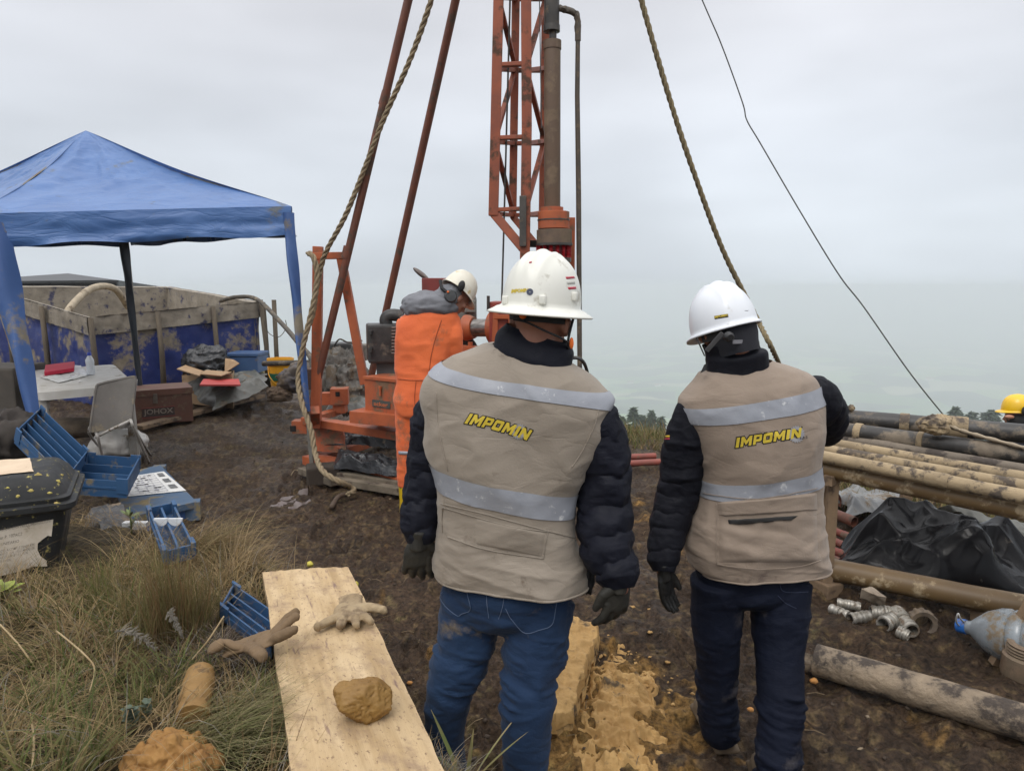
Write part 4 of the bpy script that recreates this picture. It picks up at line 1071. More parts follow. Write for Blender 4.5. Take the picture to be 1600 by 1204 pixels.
# ---- skid and deck
def z_(q, z): return V(q.x, q.y, z)
A0 = P(470, 655, 6.75); A1 = P(470, 655, 6.0)
DZ = .44
FL0, FR0 = G(478, 656, DZ), G(640, 682, DZ)     # front long beam of the deck
beam('deck_beam', FL0, FR0 + (FR0 - FL0) * 1.2, .12, .07, up=(0, 0, 1))
BL0, BR0 = G(500, 652, DZ) + V(.1, .1, 0), G(575, 628, DZ)
beam('deck_beam', FL0 + V(.05, .05, 0), G(590, 622, DZ), .10, .06)
beam('deck_beam', G(590, 624, DZ), G(900, 640, DZ), .10, .06)
for f in (.35, .75, 1.1): 
    p = FL0.lerp(FR0, f); beam('deck_crossmember', p, p + V(.9, .9, 0), .08, .05)
beam('beam_end_socket', FL0 + V(-.12, 0, -.06), FL0 + V(.02, 0, -.06), .12, .12); rp('socket_hole', MB().box(FL0 + V(-.105, -.063, -.07), (.055, .004, .055)), mat('hole_black', (.01, .008, .007), None, 5, .9))
beam('stub_post', G(492, 640, .6), G(492, 664, .42), .08, .08)
# skid on the ground
S0, S1 = G(484, 716, .09), G(640, 752, .09)
beam('skid', S0, S1 + (S1 - S0) * 1.0, .17, .08); beam('skid', S0 + V(.5, 1.1, 0), S1 + (S1 - S0) + V(.5, 1.1, 0), .17, .08)
p0 = FL0 + V(.10, -.0, -.05); rp('skid_leg_plate', MB().add([FL0 + V(.02, -.05, -.05), FL0 + V(.36, -.10, -.05), z_(S0, .17) + V(.38, -.13, 0), z_(S0, .17) + V(.02, -.02, 0)] + [FL0 + V(.02, .0, -.05), FL0 + V(.36, -.05, -.05), z_(S0, .17) + V(.38, -.08, 0), z_(S0, .17) + V(.02, .03, 0)],
   [(0, 1, 2, 3), (7, 6, 5, 4), (0, 4, 5, 1), (1, 5, 6, 2), (2, 6, 7, 3), (3, 7, 4, 0)]), M_or)
beam('skid_crossmember', S0 + V(.1, 0, 0), S0 + V(.6, 1.1, 0), .12, .08)
# square socket box on the deck behind
b0 = G(533, 640, .40); b0 = P(531, 618, 6.9)
rp('socket_box', MB().box(b0 + V(0, 0, 0), (.17, .17, .16), Matrix.Rotation(.15, 3, 'Z'), .004)); rp('socket_box', MB().box(b0 + V(-.13, .02, -.03), (.1, .1, .12), Matrix.Rotation(.15, 3, 'Z'), .004))
rp('socket_hole', MB().box(b0 + V(0.0, -.088, 0.03), (.04, .01, .045)), MATS['hole_black']); beam('socket_post', b0 + V(0, 0, -.05), V(b0.x, b0.y, DZ), .12, .12)
# tool box with the maker's lettering
tb0, tb1 = P(571, 640, 5.85), P(629, 651, 5.6); d = tb1 - tb0; d.z = 0; nb_ = V(-d.y, d.x, 0).normalized() * .38; zt = P(571, 592, 5.85).z - tb0.z
tb1.z = tb0.z; tb1 = tb0 + d * 1.35
bx_ = MB().quadbox([tb0, tb1, tb1 + nb_, tb0 + nb_], zt, V(0, 0, 1)); rp('tool_box', bx_)
TB = RIG.children[-1]
l_ = nb_.normalized() * -.012; u_ = V(0, 0, zt + .002); rp('tool_box_lid', MB().quadbox([tb0 + u_ + l_ - d.normalized() * .01, tb1 + u_ + l_, tb1 + nb_ + u_ - l_, tb0 + nb_ + u_ - l_ - d.normalized() * .01], .022, V(0, 0, 1)), parent=TB)
cc = tb0 + d * .45 + V(0, 0, zt * .68) + l_; M_ = Matrix((d.normalized(), nb_.normalized(), V(0, 0, 1))).transposed()
rp('latch', MB().box(cc, (.018, .012, .075), M_), parent=TB); rp('latch_plate', MB().box(cc + V(0, .004, .03), (.035, .008, .02), M_), parent=TB)
cc = tb0 + d * .45 + V(0, 0, zt * .26) + l_ * .3
rp('name_plate', MB().box(cc, (.205, .006, .06), M_), mat('name_plate_dark', (.045, .055, .05), (.08, .08, .07), 14, .5), parent=TB)
v, f = text_mesh('acker', 0, .02); x0, x1, y0, y1 = v[:, 0].min(), v[:, 0].max(), v[:, 1].min(), v[:, 1].max()
rp('lettering', MB().add([cc + l_ * .5 + d.normalized() * ((x - x0) / (x1 - x0) - .5) * .165 + V(0, 0, ((y - y0) / (y1 - y0) - .5) * .036) for x, y in v], f), mat('orange_letters', (.60, .16, .05), (.4, .12, .05), 20, .6), parent=TB)
beam('deck_plate', tb0 + V(-.05, .1, -.05), tb1 + V(.2, .1, -.05), .35, .10)
# ---- engine left of the orange worker
E = lambda px, py, Y=6.15: P(px, py, Y)
rp('radiator_box', MB().box(E(601, 535), (.30, .34, .33), Matrix.Rotation(.25, 3, 'Z'), .02), M_eng)
for k in range(9): rp('cooling_fin', MB().tube([E(612, 512 + k * 5, 5.95), E(640, 511 + k * 5, 5.95)], .010, 6), mat('brown_coil', (.10, .055, .04), None, 9, .5), sm=True)
rp('air_intake', MB().tube([Vector(p) for p in spline([E(605, 512), E(603, 498), E(612, 492), E(630, 494)], 16)], .055, 14), M_eng, sm=True)
rp('engine_mount', MB().box(E(606, 575), (.16, .2, .22)), mat('grey_mount', (.07, .075, .075), None, 6, .6))
for py in (518, 545): rp('radiator_rib', MB().box(E(582, py, 6.0), (.03, .25, .03)), M_eng)
rp('radiator_sump', MB().ball(E(603, 556), (.15, .14, .06), 10), M_eng, sm=True)
# ---- machinery between the worker and the first man
rp('exhaust_box', MB().box(P(680, 452, 6.1), (.22, .3, .19), Matrix.Rotation(.1, 3, 'Z'), .008), mat('red_brown_paint', (.20, .035, .03), (.14, .03, .025), 8, .6))
fl = MB().ball(P(658, 428, 6.05), (.085, .05, .022), 12, Matrix.Rotation(R(38), 3, 'Y')); rp('exhaust_flap', fl, mat('worn_flap', (.20, .17, .15), (.12, .1, .09), 12, .5, metal=.4), sm=True)
rp('gear_housing', MB().box(P(724, 492, 5.9), (.20, .3, .33), Matrix.Rotation(.15, 3, 'Z'), .03), mat('grey_housing', (.20, .20, .18), (.14, .14, .125), 7, .6, mud=.2), sm=True)
rp('gear_cover', MB().box(P(733, 478, 5.8), (.09, .2, .10), Matrix.Rotation(.15, 3, 'Z'), .01), MATS['grey_housing'])
ax = (P(772, 512, 5.55) - P(733, 512, 5.65)).normalized(); c0 = P(733, 512, 5.6)
rp('winch_flange', MB().lathe([(.07, -.03), (.103, -.03), (.103, 0), (.085, .045), (.06, .05)], c0, ax, 28), M_or, sm=True, angle=R(30))
rp('winch_drum', MB().lathe([(.07, .02), (.07, .24)], c0, ax, 28), mat('shiny_drum', (.30, .28, .26), (.12, .11, .10), 6, .3, metal=.8, stretch=(1, 6, 6)), sm=True, angle=R(30))
rp('winch_flange', MB().lathe([(.11, .2), (.13, .21), (.13, .25), (.05, .25)], c0, ax, 28), M_or, sm=True, angle=R(30))
rp('control_panel', MB().box(P(790, 505, 5.5), (.22, .3, .34), Matrix.Rotation(-.1, 3, 'Z'), .01), mat('red_panel', (.22, .03, .03), (.30, .06, .03), 5, .55, mud=.2))
beam('panel_frame', P(775, 480, 5.35), P(772, 545, 5.35), .04, .03, up=(0, 1, 0)); beam('panel_frame', P(772, 495, 5.35), P(800, 495, 5.3), .03, .03); beam('panel_frame', P(798, 480, 5.3), P(798, 545, 5.3), .035, .03, up=(0, 1, 0))
rp('lever', MB().tube([P(763, 462, 5.35), P(763, 486, 5.35)], .012, 8), M_steel, sm=True)
beam('side_deck', P(715, 546, 5.6), P(800, 550, 5.4), .10, .07, M_or); rp('bolt', MB().lathe([(.02, 0), (.02, .03)], P(735, 540, 5.55), (0, 0, 1), 8), M_or)
rp('drive_wheel', MB().lathe([(.03, -.03), (.13, -.03), (.13, .03), (.03, .03)], P(722, 548, 5.85), (.3, -1, 0), 24), M_eng, sm=True, angle=R(30))
beam('deck_post', P(765, 555, 5.5), z_(P(765, 700, 5.5), .45), .1, .1); beam('deck_post', P(600, 590, 6.2), z_(P(600, 590, 6.2), .45), .12, .12)
beam('mast_base', mp(835, 450, .1), z_(mp(835, 450, .1), .1), .2, .3, M_or, up=(0, 1, 0))
rp('hydraulic_hose', hose([P(800, 520, 5.3), P(860, 560, 4.9), P(905, 560, 4.7), P(920, 590, 4.9), P(930, 640, 5.2)], .012, 40, 8), M_eng, sm=True)

# ================================================================== PUMP behind the A-frame
PU = empty('mud_pump', P(545, 600, 7.6) * 1, 'muddy pump engine with plastic wrapped round it behind the orange A-frame', 'pump')
def pp(name, mb, m=M_eng, sm=False): return mb.build(name, m, PU, sm, R(40))
c = P(547, 560, 7.8); gzp = ground(c.x, c.y)
pp('engine_block', MB().box(P(545, 575, 7.8), (.36, .32, .36), Matrix.Rotation(.2, 3, 'Z'), .03)); pp('cowl', MB().box(P(535, 543, 7.75), (.28, .26, .12), Matrix.Rotation(.2, 3, 'Z'), .02), mat('grey_cowl', (.09, .095, .09), (.05, .05, .05), 7, .5, mud=.2))
pp('fuel_tank', MB().box(P(563, 550, 7.6), (.17, .2, .18), None, .03), mat('dusty_tank', (.22, .20, .17), (.10, .09, .08), 9, .6, mud=.3)); pp('exhaust_pipe', MB().tube([P(504, 541, 7.7), P(530, 543, 7.75)], .03, 10), M_steel, True)
pp('cable', hose([P(520, 545, 7.6), P(530, 530, 7.55), P(545, 535, 7.6), P(566, 532, 7.6)], .009, 24, 6), M_steel, True)
pp('plastic_wrap', crumple(P(538, 592, 7.55), (.24, .17, .30), 44, .35, 2.6, 44, False), mat('dirty_wrap', (.10, .095, .085), (.22, .20, .17), 6, .4, bump=.012, bscale=18, mud=.3), True)
pp('wrapped_bottle', MB().lathe([(.06, 0), (.065, .1), (.06, .2), (.03, .25)], P(519, 606, 7.4), n=14), mat('dirty_wrap', (.1, .1, .1)), True)
c = P(505, 590, 8.0); tag(MB().box(c, (.3, .3, .24), None, .02).build('wooden_crate', mat('reddish_box', (.13, .075, .055), (.09, .05, .04), 6, .8), None), 'reddish brown box behind the orange A-frame upright', 'box')
crumpled_sheet([P(500, 628, 7.4), P(575, 618, 7.6), P(575, 645, 7.0), P(520, 645, 6.9)], .1, 52, M_greyfilm, 'plastic_sheet', 'crumpled plastic scraps on the ground behind the rig deck', 'plastic sheet', 50, 4)
# black plastic under the rig and on the boards
crumpled_sheet([P(520, 675, 6.9), P(660, 682, 6.7), P(660, 722, 6.0), P(520, 706, 6.4)], .14, 54, M_blackbag, 'plastic_sheet', 'black plastic sheet bunched under the orange rig deck', 'plastic sheet', 70, 3, base=.08)
crumpled_sheet([G(515, 712, .14), G(640, 736, .14), G(640, 752, .12), G(520, 736, .12)], .11, 55, M_blackbag, 'plastic_sheet', 'black plastic folded over the boards before the orange skid', 'plastic sheet', 70, 4, base=.02)
for k, (a, b, lb) in enumerate(((( 505, 744), (640, 766), 'front grey board under the black plastic by the rope end'), ((515, 737), (650, 757), 'rear grey board under the rig skid'), ((478, 733), (530, 752), 'short dark board end left of the black plastic'))):
    tag(MB().bar(G(*a, .05 + .03 * (k == 1)), G(*b, .05 + .03 * (k == 1)), .16, .06, bev=.006).build('timber_board', mat('grey_board', (.20, .165, .12), (.11, .09, .065), 7, .85, bump=.003, bscale=30, mud=.25, mudc=(.06, .04, .03)), None), lb, 'board')
tag(MB().box(G(505, 740, .08), (.28, .22, .16), Matrix.Rotation(.3, 3, 'Z'), .02).build('wooden_block', mat('dark_block', (.05, .037, .027), None, 9, .9), None), 'dark wooden block under the corner of the rig skid', 'block')

# ================================================================== ROPES
M_rope = mat('tan_rope', (.30, .235, .145), (.20, .155, .095), 30, .9, bump=.003, bscale=120)
def rope(path, r, label, n=None, pitch=None, name='rope', m=None):
    L = sum((Vector(path[i + 1]) - Vector(path[i])).length for i in range(len(path) - 1)); pitch = pitch or r * 9
    n = n or int(min(900, max(60, L / pitch * 9))); c = [Vector(p) for p in spline(path, n)]
    d = [(c[min(i + 1, n - 1)] - c[max(i - 1, 0)]).normalized() for i in range(n)]; x = d[0].orthogonal().normalized()
    st = [[], [], []]; s = 0
    for i in range(n):
        if i: s += (c[i] - c[i - 1]).length
        x = (x - d[i] * x.dot(d[i])).normalized(); y = d[i].cross(x)
        for k in range(3):
            a = s / pitch * 2 * math.pi + k * 2.0944; st[k].append(c[i] + (x * math.cos(a) + y * math.sin(a)) * r * .52)
    mb = MB()
    for k in range(3): mb.tube(st[k], r * .56, 6)
    return tag(mb.build(name, m or M_rope, None, True), label, 'rope')
rope([P(790, -560, 5.3), P(735, -200, 5.5), P(674, 0, 5.7), P(640, 95, 5.8), P(598, 190, 5.9), P(545, 325, 6.05), P(512, 388, 6.15), P(503, 412, 6.2), P(495, 450, 6.2), P(489, 490, 6.2), P(478, 520, 6.15)], .022, 'thick tan rope running from the mast down over the orange A-frame')
rope([P(481, 396, 6.15), P(487, 398, 6.12), P(493, 412, 6.1), P(495, 440, 6.1), P(486, 490, 6.1), P(475, 535, 6.1), P(466, 590, 6.1), P(472, 630, 6.0), P(486, 672, 5.9), P(493, 710, 5.8), G(505, 736, .20), G(530, 752, .14), G(548, 761, .06), G(553, 768, .03), G(543, 772, .03)], .024, 'tan rope hanging from the A-frame top and trailing onto the mud')
tag(hose([G(540, 771, .025), G(528, 777, .02), G(518, 792, .01)], .02, 14, 8).build('rope_end', mat('muddy_rope', (.10, .07, .05), None, 20, .9), None, True), 'mud-soaked frayed rope end lying on the ground', 'rope')
rope([P(833, -620, 5.2), P(950, -200, 5.15), P(1002, 0, 5.1), P(1048, 160, 5.15), P(1085, 272, 5.2), P(1130, 392, 5.3), P(1180, 492, 5.4), P(1218, 570, 5.5), G(1262, 668, -.15)], .019, 'tan guy rope slanting down behind the second man', m=mat('mossy_rope', (.235, .185, .10), (.15, .12, .065), 30, .9, bump=.003, bscale=120))
tag(hose([P(840, -620, 5.3), P(985, -260, 5.2), P(1097, 0, 5.1), P(1128, 72, 5.08), P(1160, 160, 5.05), P(1167, 188, 5.04), P(1188, 224, 5.0), P(1250, 330, 4.9), P(1310, 428, 4.8), P(1350, 480, 4.75), P(1420, 580, 4.6), P(1478, 653, 4.5), P(1490, 668, 4.5)], .0042, 120, 6).build('guy_wire', mat('grey_wire', (.06, .06, .055), None, 9, .6), None, True), 'thin grey guy wire curving down to the stacked pipes', 'wire')
tag(hose([G(487, 712, .04), P(486, 722, 6.2), G(478, 738, .02), G(462, 734, .02), G(455, 742, .02)], .006, 30, 6).build('string', M_rope, None, True), 'loose thin string on the mud at the tent leg', 'string')
# ================================================================== PEOPLE
M_skin = mat('skin', (.36, .17, .11), (.30, .13, .085), 14, .55, bump=.0006, bscale=150, sub=.08)
M_hair = mat('dark_hair', (.02, .015, .012), (.035, .027, .022), 40, .7, bump=.003, bscale=120)
M_vest = mat('khaki_vest_cloth', (.285, .243, .195), (.242, .205, .163), 4, .85, bump=.0007, bscale=180, sheen=.15, mud=.10, mudc=(.17, .13, .095), mscale=7, fold=(.0035, (6, 6, 12), (0, .5, 0)))
M_vest2 = mat('brown_vest_cloth', (.268, .210, .162), (.232, .180, .137), 4, .85, bump=.0007, bscale=180, sheen=.15, mud=.06, mudc=(.18, .13, .10), mscale=8, fold=(.0032, (6, 6, 13), (0, -.4, 0)))
M_stripe = mat('reflective_tape', (.30, .315, .35), (.24, .255, .29), 5, .42, rough2=.55, bump=.0012, bscale=45, spec=.6, mud=.10, mudc=(.62, .63, .64), mscale=30, mudrough=.5)
M_navy = mat('navy_puffer', (.0065, .0075, .013), (.010, .011, .018), 5, .5, rough2=.68, bump=.0018, bscale=35, spec=.13, fold=(.0022, (14, 14, 22)))
M_navy2 = mat('black_puffer', (.006, .0065, .010), (.009, .0095, .014), 5, .55, rough2=.7, bump=.0015, bscale=35, spec=.12, fold=(.0022, (14, 14, 26)))
M_jeans = mat('blue_denim', (.0065, .019, .050), (.015, .038, .087), 3.2, .85, spec=.25, bump=.0009, bscale=160, split=(.3, .75), sheen=.05, fold=(.0035, (7, 7, 18), (0, .25, 0)), mud=.05, mudc=(.12, .10, .08), mscale=6)
M_jeans2 = mat('dark_denim', (.0022, .0040, .012), (.0052, .0088, .022), 3.2, .8, spec=.2, bump=.0009, bscale=160, split=(.35, .75), mud=.14, mudc=(.045, .042, .048), mscale=5, fold=(.0035, (7, 7, 18), (0, -.25, 0)))
M_seam = mat('stitched_seam', (.055, .095, .17), (.10, .13, .2), 60, .8)
M_glove = mat('black_work_glove', (.015, .0145, .012), (.03, .028, .021), 14, .65, bump=.0015, bscale=90)
M_glove2 = mat('black_leather_glove', (.011, .0105, .010), (.02, .02, .019), 12, .35, bump=.001, bscale=80, spec=.25)
M_helm = mat('ivory_helmet', (.72, .72, .66), (.64, .64, .57), 3, .34, rough2=.5, mud=.14, mudc=(.52, .49, .41), mscale=11, coat=.15, bump=.0004, bscale=30, mudrough=.5)
M_helmw = mat('white_helmet', (.74, .77, .81), (.68, .71, .75), 3, .3, rough2=.42, mud=.08, mudc=(.55, .55, .53), mscale=12, coat=.25, mudrough=.5)
M_strap = mat('black_webbing', (.012, .012, .013), None, 20, .7)
M_yel = mat('yellow_print', (.62, .47, .04), (.50, .37, .03), 30, .6)
M_blk = mat('black_print', (.016, .015, .014), None, 30, .7)
M_gear = mat('grey_gear_print', (.23, .23, .25), (.33, .33, .34), 60, .6)
M_boot = mat('muddy_brown_boot', (.13, .095, .06), (.08, .058, .038), 9, .75, mud=.5, mudc=(.17, .125, .08), mscale=9, bump=.002, bscale=40)
M_redpr = mat('red_print', (.45, .02, .05), None, 30, .5)

class Loft:
    """body-like tube: rings are (left point, right point, back depth, front depth)"""
    def __init__(s, rings, ex=2.35, disp=None):
        A = []
        for l, r, bd, fd in rings: A.append([*l, *r, bd, fd])
        s.A = np.array(A); s.ex = ex; s.disp = disp
    def raw(s, u, v):
        k = len(s.A); t = np.clip(v, 0, 1) * (k - 1); i = np.clip(t.astype(int), 0, k - 2); f = (t - i)[..., None]
        p0 = s.A[np.clip(i - 1, 0, k - 1)]; p1 = s.A[i]; p2 = s.A[i + 1]; p3 = s.A[np.clip(i + 2, 0, k - 1)]
        q = 0.5 * ((2 * p1) + (-p0 + p2) * f + (2 * p0 - 5 * p1 + 4 * p2 - p3) * f ** 2 + (-p0 + 3 * p1 - 3 * p2 + p3) * f ** 3)
        L, Rr, bd, fd = q[..., 0:3], q[..., 3:6], q[..., 6:7], q[..., 7:8]
        c = (L + Rr) / 2; ax = (Rr - L) / 2
        n = np.stack([ax[..., 1], -ax[..., 0], np.zeros_like(ax[..., 0])], -1); n /= np.linalg.norm(n, axis=-1, keepdims=True)
        a = 2 * np.pi * u[..., None]; ca, sa = np.cos(a), np.sin(a)
        x = np.sign(ca) * np.abs(ca) ** (2 / s.ex); y = np.sign(sa) * np.abs(sa) ** (2 / s.ex)
        return c + ax * x + n * y * np.where(y > 0, bd, fd)
    def pt(s, u, v, off=0.0):
        u, v = np.broadcast_arrays(np.asarray(u, float), np.asarray(v, float)); p = s.raw(u, v); e = 1e-3
        du = s.raw(u + e, v) - s.raw(u - e, v); dv = s.raw(u, np.clip(v + e, 0, 1)) - s.raw(u, np.clip(v - e, 0, 1))
        n = np.cross(du, dv); n /= np.linalg.norm(n, axis=-1, keepdims=True) + 1e-9
        c = s.raw(u + .5, v); n = np.where(((p - c) * n).sum(-1, keepdims=True) < 0, -n, n)
        d = off + (s.disp(p, u, v) if s.disp is not None else 0)
        return p + n * np.asarray(d)[..., None] if np.ndim(d) else p + n * d
    def mesh(s, nu=160, nv=140, mb=None, inner=.006):
        mb = mb or MB(); U, V_ = np.meshgrid(np.arange(nu) / nu, np.linspace(0, 1, nv)); A = s.pt(U, V_)
        mb.grid(A, wrapu=True)
        if inner:
            B = s.pt(U[-6:], V_[-6:], -inner); mb.grid(np.concatenate([A[-1:], B[::-1]], 0), wrapu=True)
        return mb
    def band(s, u0, u1, v0, v1, off=.003, nu=120, nv=9):
        U, V_ = np.meshgrid(np.linspace(u0, u1, nu), np.linspace(0, 1, nv)); vv = v0(U) * (1 - V_) + v1(U) * V_ if callable(v0) else v0 * (1 - V_) + v1 * V_
        e = 1 - np.maximum(np.abs(V_ * 2 - 1) ** 12, 0) ; return MB().grid(s.pt(U, vv, 0) * 1.0 if off == 0 else s.pt(U, vv, off) * 1.0)

def sleeve(name, pts, rads, m, parent, spacing=.075, puff=.012, seed=0, nu=72, nv=260, wr=.006, sq=1.0):
    c = spline(pts, nv); rr = spline([(r, 0) for r in rads], nv)[:, 0]
    seg = np.linalg.norm(np.diff(c, axis=0), axis=1); S = np.concatenate([[0], np.cumsum(seg)])
    T = np.gradient(c, axis=0); T /= np.linalg.norm(T, axis=1, keepdims=True)
    x = np.array([0, 1.0, 0]); X = []
    for t_ in T: x = x - t_ * (x @ t_); x /= np.linalg.norm(x); X.append(x)
    X = np.array(X); Yv = np.cross(T, X); a = np.linspace(0, 2 * np.pi, nu, endpoint=False)
    dirs = X[:, None] * np.cos(a)[None, :, None] + Yv[:, None] * np.sin(a)[None, :, None]
    ph = S[:, None] / spacing + .35 * (fbm(dirs * 1.6 + seed, 2, seed) - .5) * 2 + .18 * np.sin(a)[None, :] + (fbm(np.stack([S * 6, S * 0, S * 0 + seed], -1), 2, seed + 1) - .5)[:, None] * .7
    pf = np.abs(np.sin(np.pi * ph)) ** .55
    base = c[:, None] + dirs * rr[:, None, None]
    w = (ridged(base * 9 + seed, 3, seed + 2) - .55) * wr * 2 + (ridged(base * 26 + seed, 2, seed + 3) - .5) * wr * .7
    w += (fbm(base * 6 + seed, 3, seed + 5) - .5) * wr * 3.0
    cu = np.broadcast_to(a[None, :], base.shape[:2]); pk = ridged(np.stack([np.cos(cu) * rr[:, None] * 75, np.sin(cu) * rr[:, None] * 75, np.broadcast_to(S[:, None] * 9, cu.shape)], -1), 2, seed + 9) - .5
    d = puff * (pf - .7) + w * (.35 + .65 * pf) + pk * .0035 * (1.15 - pf)
    ends = np.clip(np.minimum(S, S[-1] - S) / .03, 0, 1)[:, None]; d = d * ends - (1 - ends) * .006
    A = base + dirs * d[..., None]
    mb = MB().grid(A, wrapu=True, flip=True); n = nv * nu
    mb.f.append(tuple(range(0, nu))); mb.f.append(tuple(range(n - nu, n))[::-1])
    return mb.build(name, m, parent, True)

def hand_solid(wrist, d, s, n, k=1.0, curl=.3, spread=.12, thumb=.5, curls=None):
    """palm, four unequal fingers and a thumb; d along the fingers, s towards the thumb, n palm side"""
    d, s, n = Vector(d).normalized(), Vector(s).normalized(), Vector(n).normalized(); w = Vector(wrist); mb = MB()
    M = Matrix((s, n, d)).transposed()
    mb.ball(w + d * .052 * k, (.043 * k, .017 * k, .056 * k), 10, M); mb.ball(w + d * .078 * k, (.044 * k, .0155 * k, .024 * k), 8, M)
    mb.tube([w - d * .03 * k, w - d * .005 * k, w + d * .03 * k], [.033 * k, .030 * k, .034 * k], 14, flat=.75)
    for j, (o, L, r) in enumerate(((.032, .070, .0115), (.0108, .080, .0118), (-.0110, .074, .0113), (-.0315, .057, .0103))):
        p = w + d * .082 * k + s * o * k; a = (o / .032) * spread; dr = (d + s * a).normalized(); pts = [p - d * .02 * k, p]
        cu = curls[j] if curls else curl * (1 + .12 * j); ang = 0
        for q, f in enumerate((.42, .32, .26)):
            ang += cu * (.8, 1.1, .9)[q]; dd = dr * math.cos(ang) + n * math.sin(ang); p = p + dd * L * f * k; pts.append(p)
        mb.tube(pts, [r * k, r * k, r * k * 1.02, r * k * .98, r * k * .82], 10); mb.ball(pts[-1], r * k * .82, 6)
    p = w + d * .025 * k + s * .030 * k; td = (d * .72 + s * thumb + n * .32).normalized(); td2 = (d * .92 + s * (thumb * .3) + n * .35).normalized()
    pts = [p - td * .02 * k, p + td * .022 * k, p + td * .022 * k + td2 * .028 * k, p + td * .022 * k + td2 * .05 * k]
    mb.tube(pts, [.017 * k, .015 * k, .0135 * k, .0105 * k], 10); mb.ball(pts[-1], .0105 * k, 6)
    return mb
def glove(name, m, parent, *a, **k):
    return remesh(name, hand_solid(*a, **k), m, parent, .0032, 3, lambda c, n: (ridged(c * 60, 2, 3) - .5) * .0016 + (fbm(c * 150, 2, 4) - .5) * .0008)

def head_solid(mb, c, M, k=1.0):
    """skull, jaw, nose, brow, lips, ears; M columns: right, forward, up; c = centre of the skull"""
    c = Vector(c); 
    def q(x, y, z): return c + M @ V(x * k, y * k, z * k)
    mb.ball(q(0, -.006, .02), (.077 * k, .096 * k, .092 * k), 16, M); mb.ball(q(0, .02, -.045), (.062 * k, .072 * k, .070 * k), 14, M)
    mb.ball(q(0, .058, -.088), (.034 * k, .030 * k, .024 * k), 10, M); mb.ball(q(0, .078, .018), (.058 * k, .018 * k, .016 * k), 10, M)
    mb.tube([q(0, .088, .012), q(0, .104, -.018), q(0, .112, -.034)], [.010 * k, .0125 * k, .015 * k], 8)
    for s in (-1, 1):
        mb.ball(q(s * .0125, .098, -.036), .009 * k, 6, M); mb.ball(q(s * .043, .066, -.018), (.026 * k, .024 * k, .02 * k), 8, M)
        mb.ball(q(s * .080, -.004, -.022), (.011 * k, .020 * k, .033 * k), 8, M @ Matrix.Rotation(s * .35, 3, 'Z') @ Matrix.Rotation(-.15, 3, 'X'))
        mb.ball(q(s * .079, .002, -.046), (.009 * k, .010 * k, .011 * k), 6, M)
    mb.ball(q(0, .090, -.058), (.024 * k, .010 * k, .0055 * k), 8, M); mb.ball(q(0, .088, -.069), (.021 * k, .011 * k, .006 * k), 8, M)
    return q
def body(parent, head_c, HM, neck_base, shoulders, elbows, wrists, hips, knees, ankles, k=1.0, m=None, chest=.13):
    mb = MB(); q = head_solid(mb, head_c, HM, k)
    hc = Vector(head_c); nb_ = Vector(neck_base); sh = [Vector(p) for p in shoulders]; hp = [Vector(p) for p in hips]
    mb.tube([q(0, -.02, -.02), q(0, -.025, -.08), nb_], [.058 * k, .056 * k, .064 * k], 16)
    pel = (hp[0] + hp[1]) / 2; cm = (sh[0] + sh[1]) / 2
    w = (sh[1] - sh[0]).length
    mb.tube([nb_, cm + (pel - cm) * .08, cm.lerp(pel, .35), cm.lerp(pel, .7), pel + V(0, 0, .0), pel + V(0, 0, -.05)], [.06, w * .36, w * .40, w * .34, w * .38, w * .30], 24, flat=.68) if False else None
    ax = (sh[1] - sh[0]).normalized()
    for f, rx, ry in ((.0, .38, .075), (.2, .42, .095), (.45, .34, .09), (.7, .30, .08), (.98, .27, .07)):
        p = cm.lerp(pel, f); Mx = Matrix((ax, V(-ax.y, ax.x, 0).normalized(), V(0, 0, 1))).transposed(); mb.ball(p, (w * rx, ry, .12), 14, Mx)
    mb.tube([nb_, cm], [.06, .09], 12)
    for i in (0, 1):
        mb.tube([sh[i].lerp(cm, .25), sh[i], sh[i].lerp(Vector(elbows[i]), .5), Vector(elbows[i]), Vector(elbows[i]).lerp(Vector(wrists[i]), .4), Vector(wrists[i])], [.055, .052, .045, .036, .038, .025], 12)
        mb.ball(Vector(wrists[i]) + (Vector(wrists[i]) - Vector(elbows[i])).normalized() * .03, .022, 8)
        mb.tube([hp[i], hp[i].lerp(Vector(knees[i]), .5), Vector(knees[i]), Vector(knees[i]).lerp(Vector(ankles[i]), .35), Vector(ankles[i])], [.05, .055, .045, .045, .032], 12)
        mb.ball(Vector(ankles[i]) + V(0, .05, -.05), (.032, .09, .025), 8)
    o = remesh('body', mb, m or M_skin, parent, .0075, 4)
    return q
def eyes(q, M, parent):
    for s in (-1, 1):
        MB().ball(q(s * .031, .078, -.002), .0125, 8).build('eye', mat('eye_white', (.6, .57, .54), None, 5, .3), parent, True)
        MB().ball(q(s * .031, .0865, -.002), .0055, 6).build('iris', mat('iris', (.03, .016, .01), None, 5, .2), parent, True)

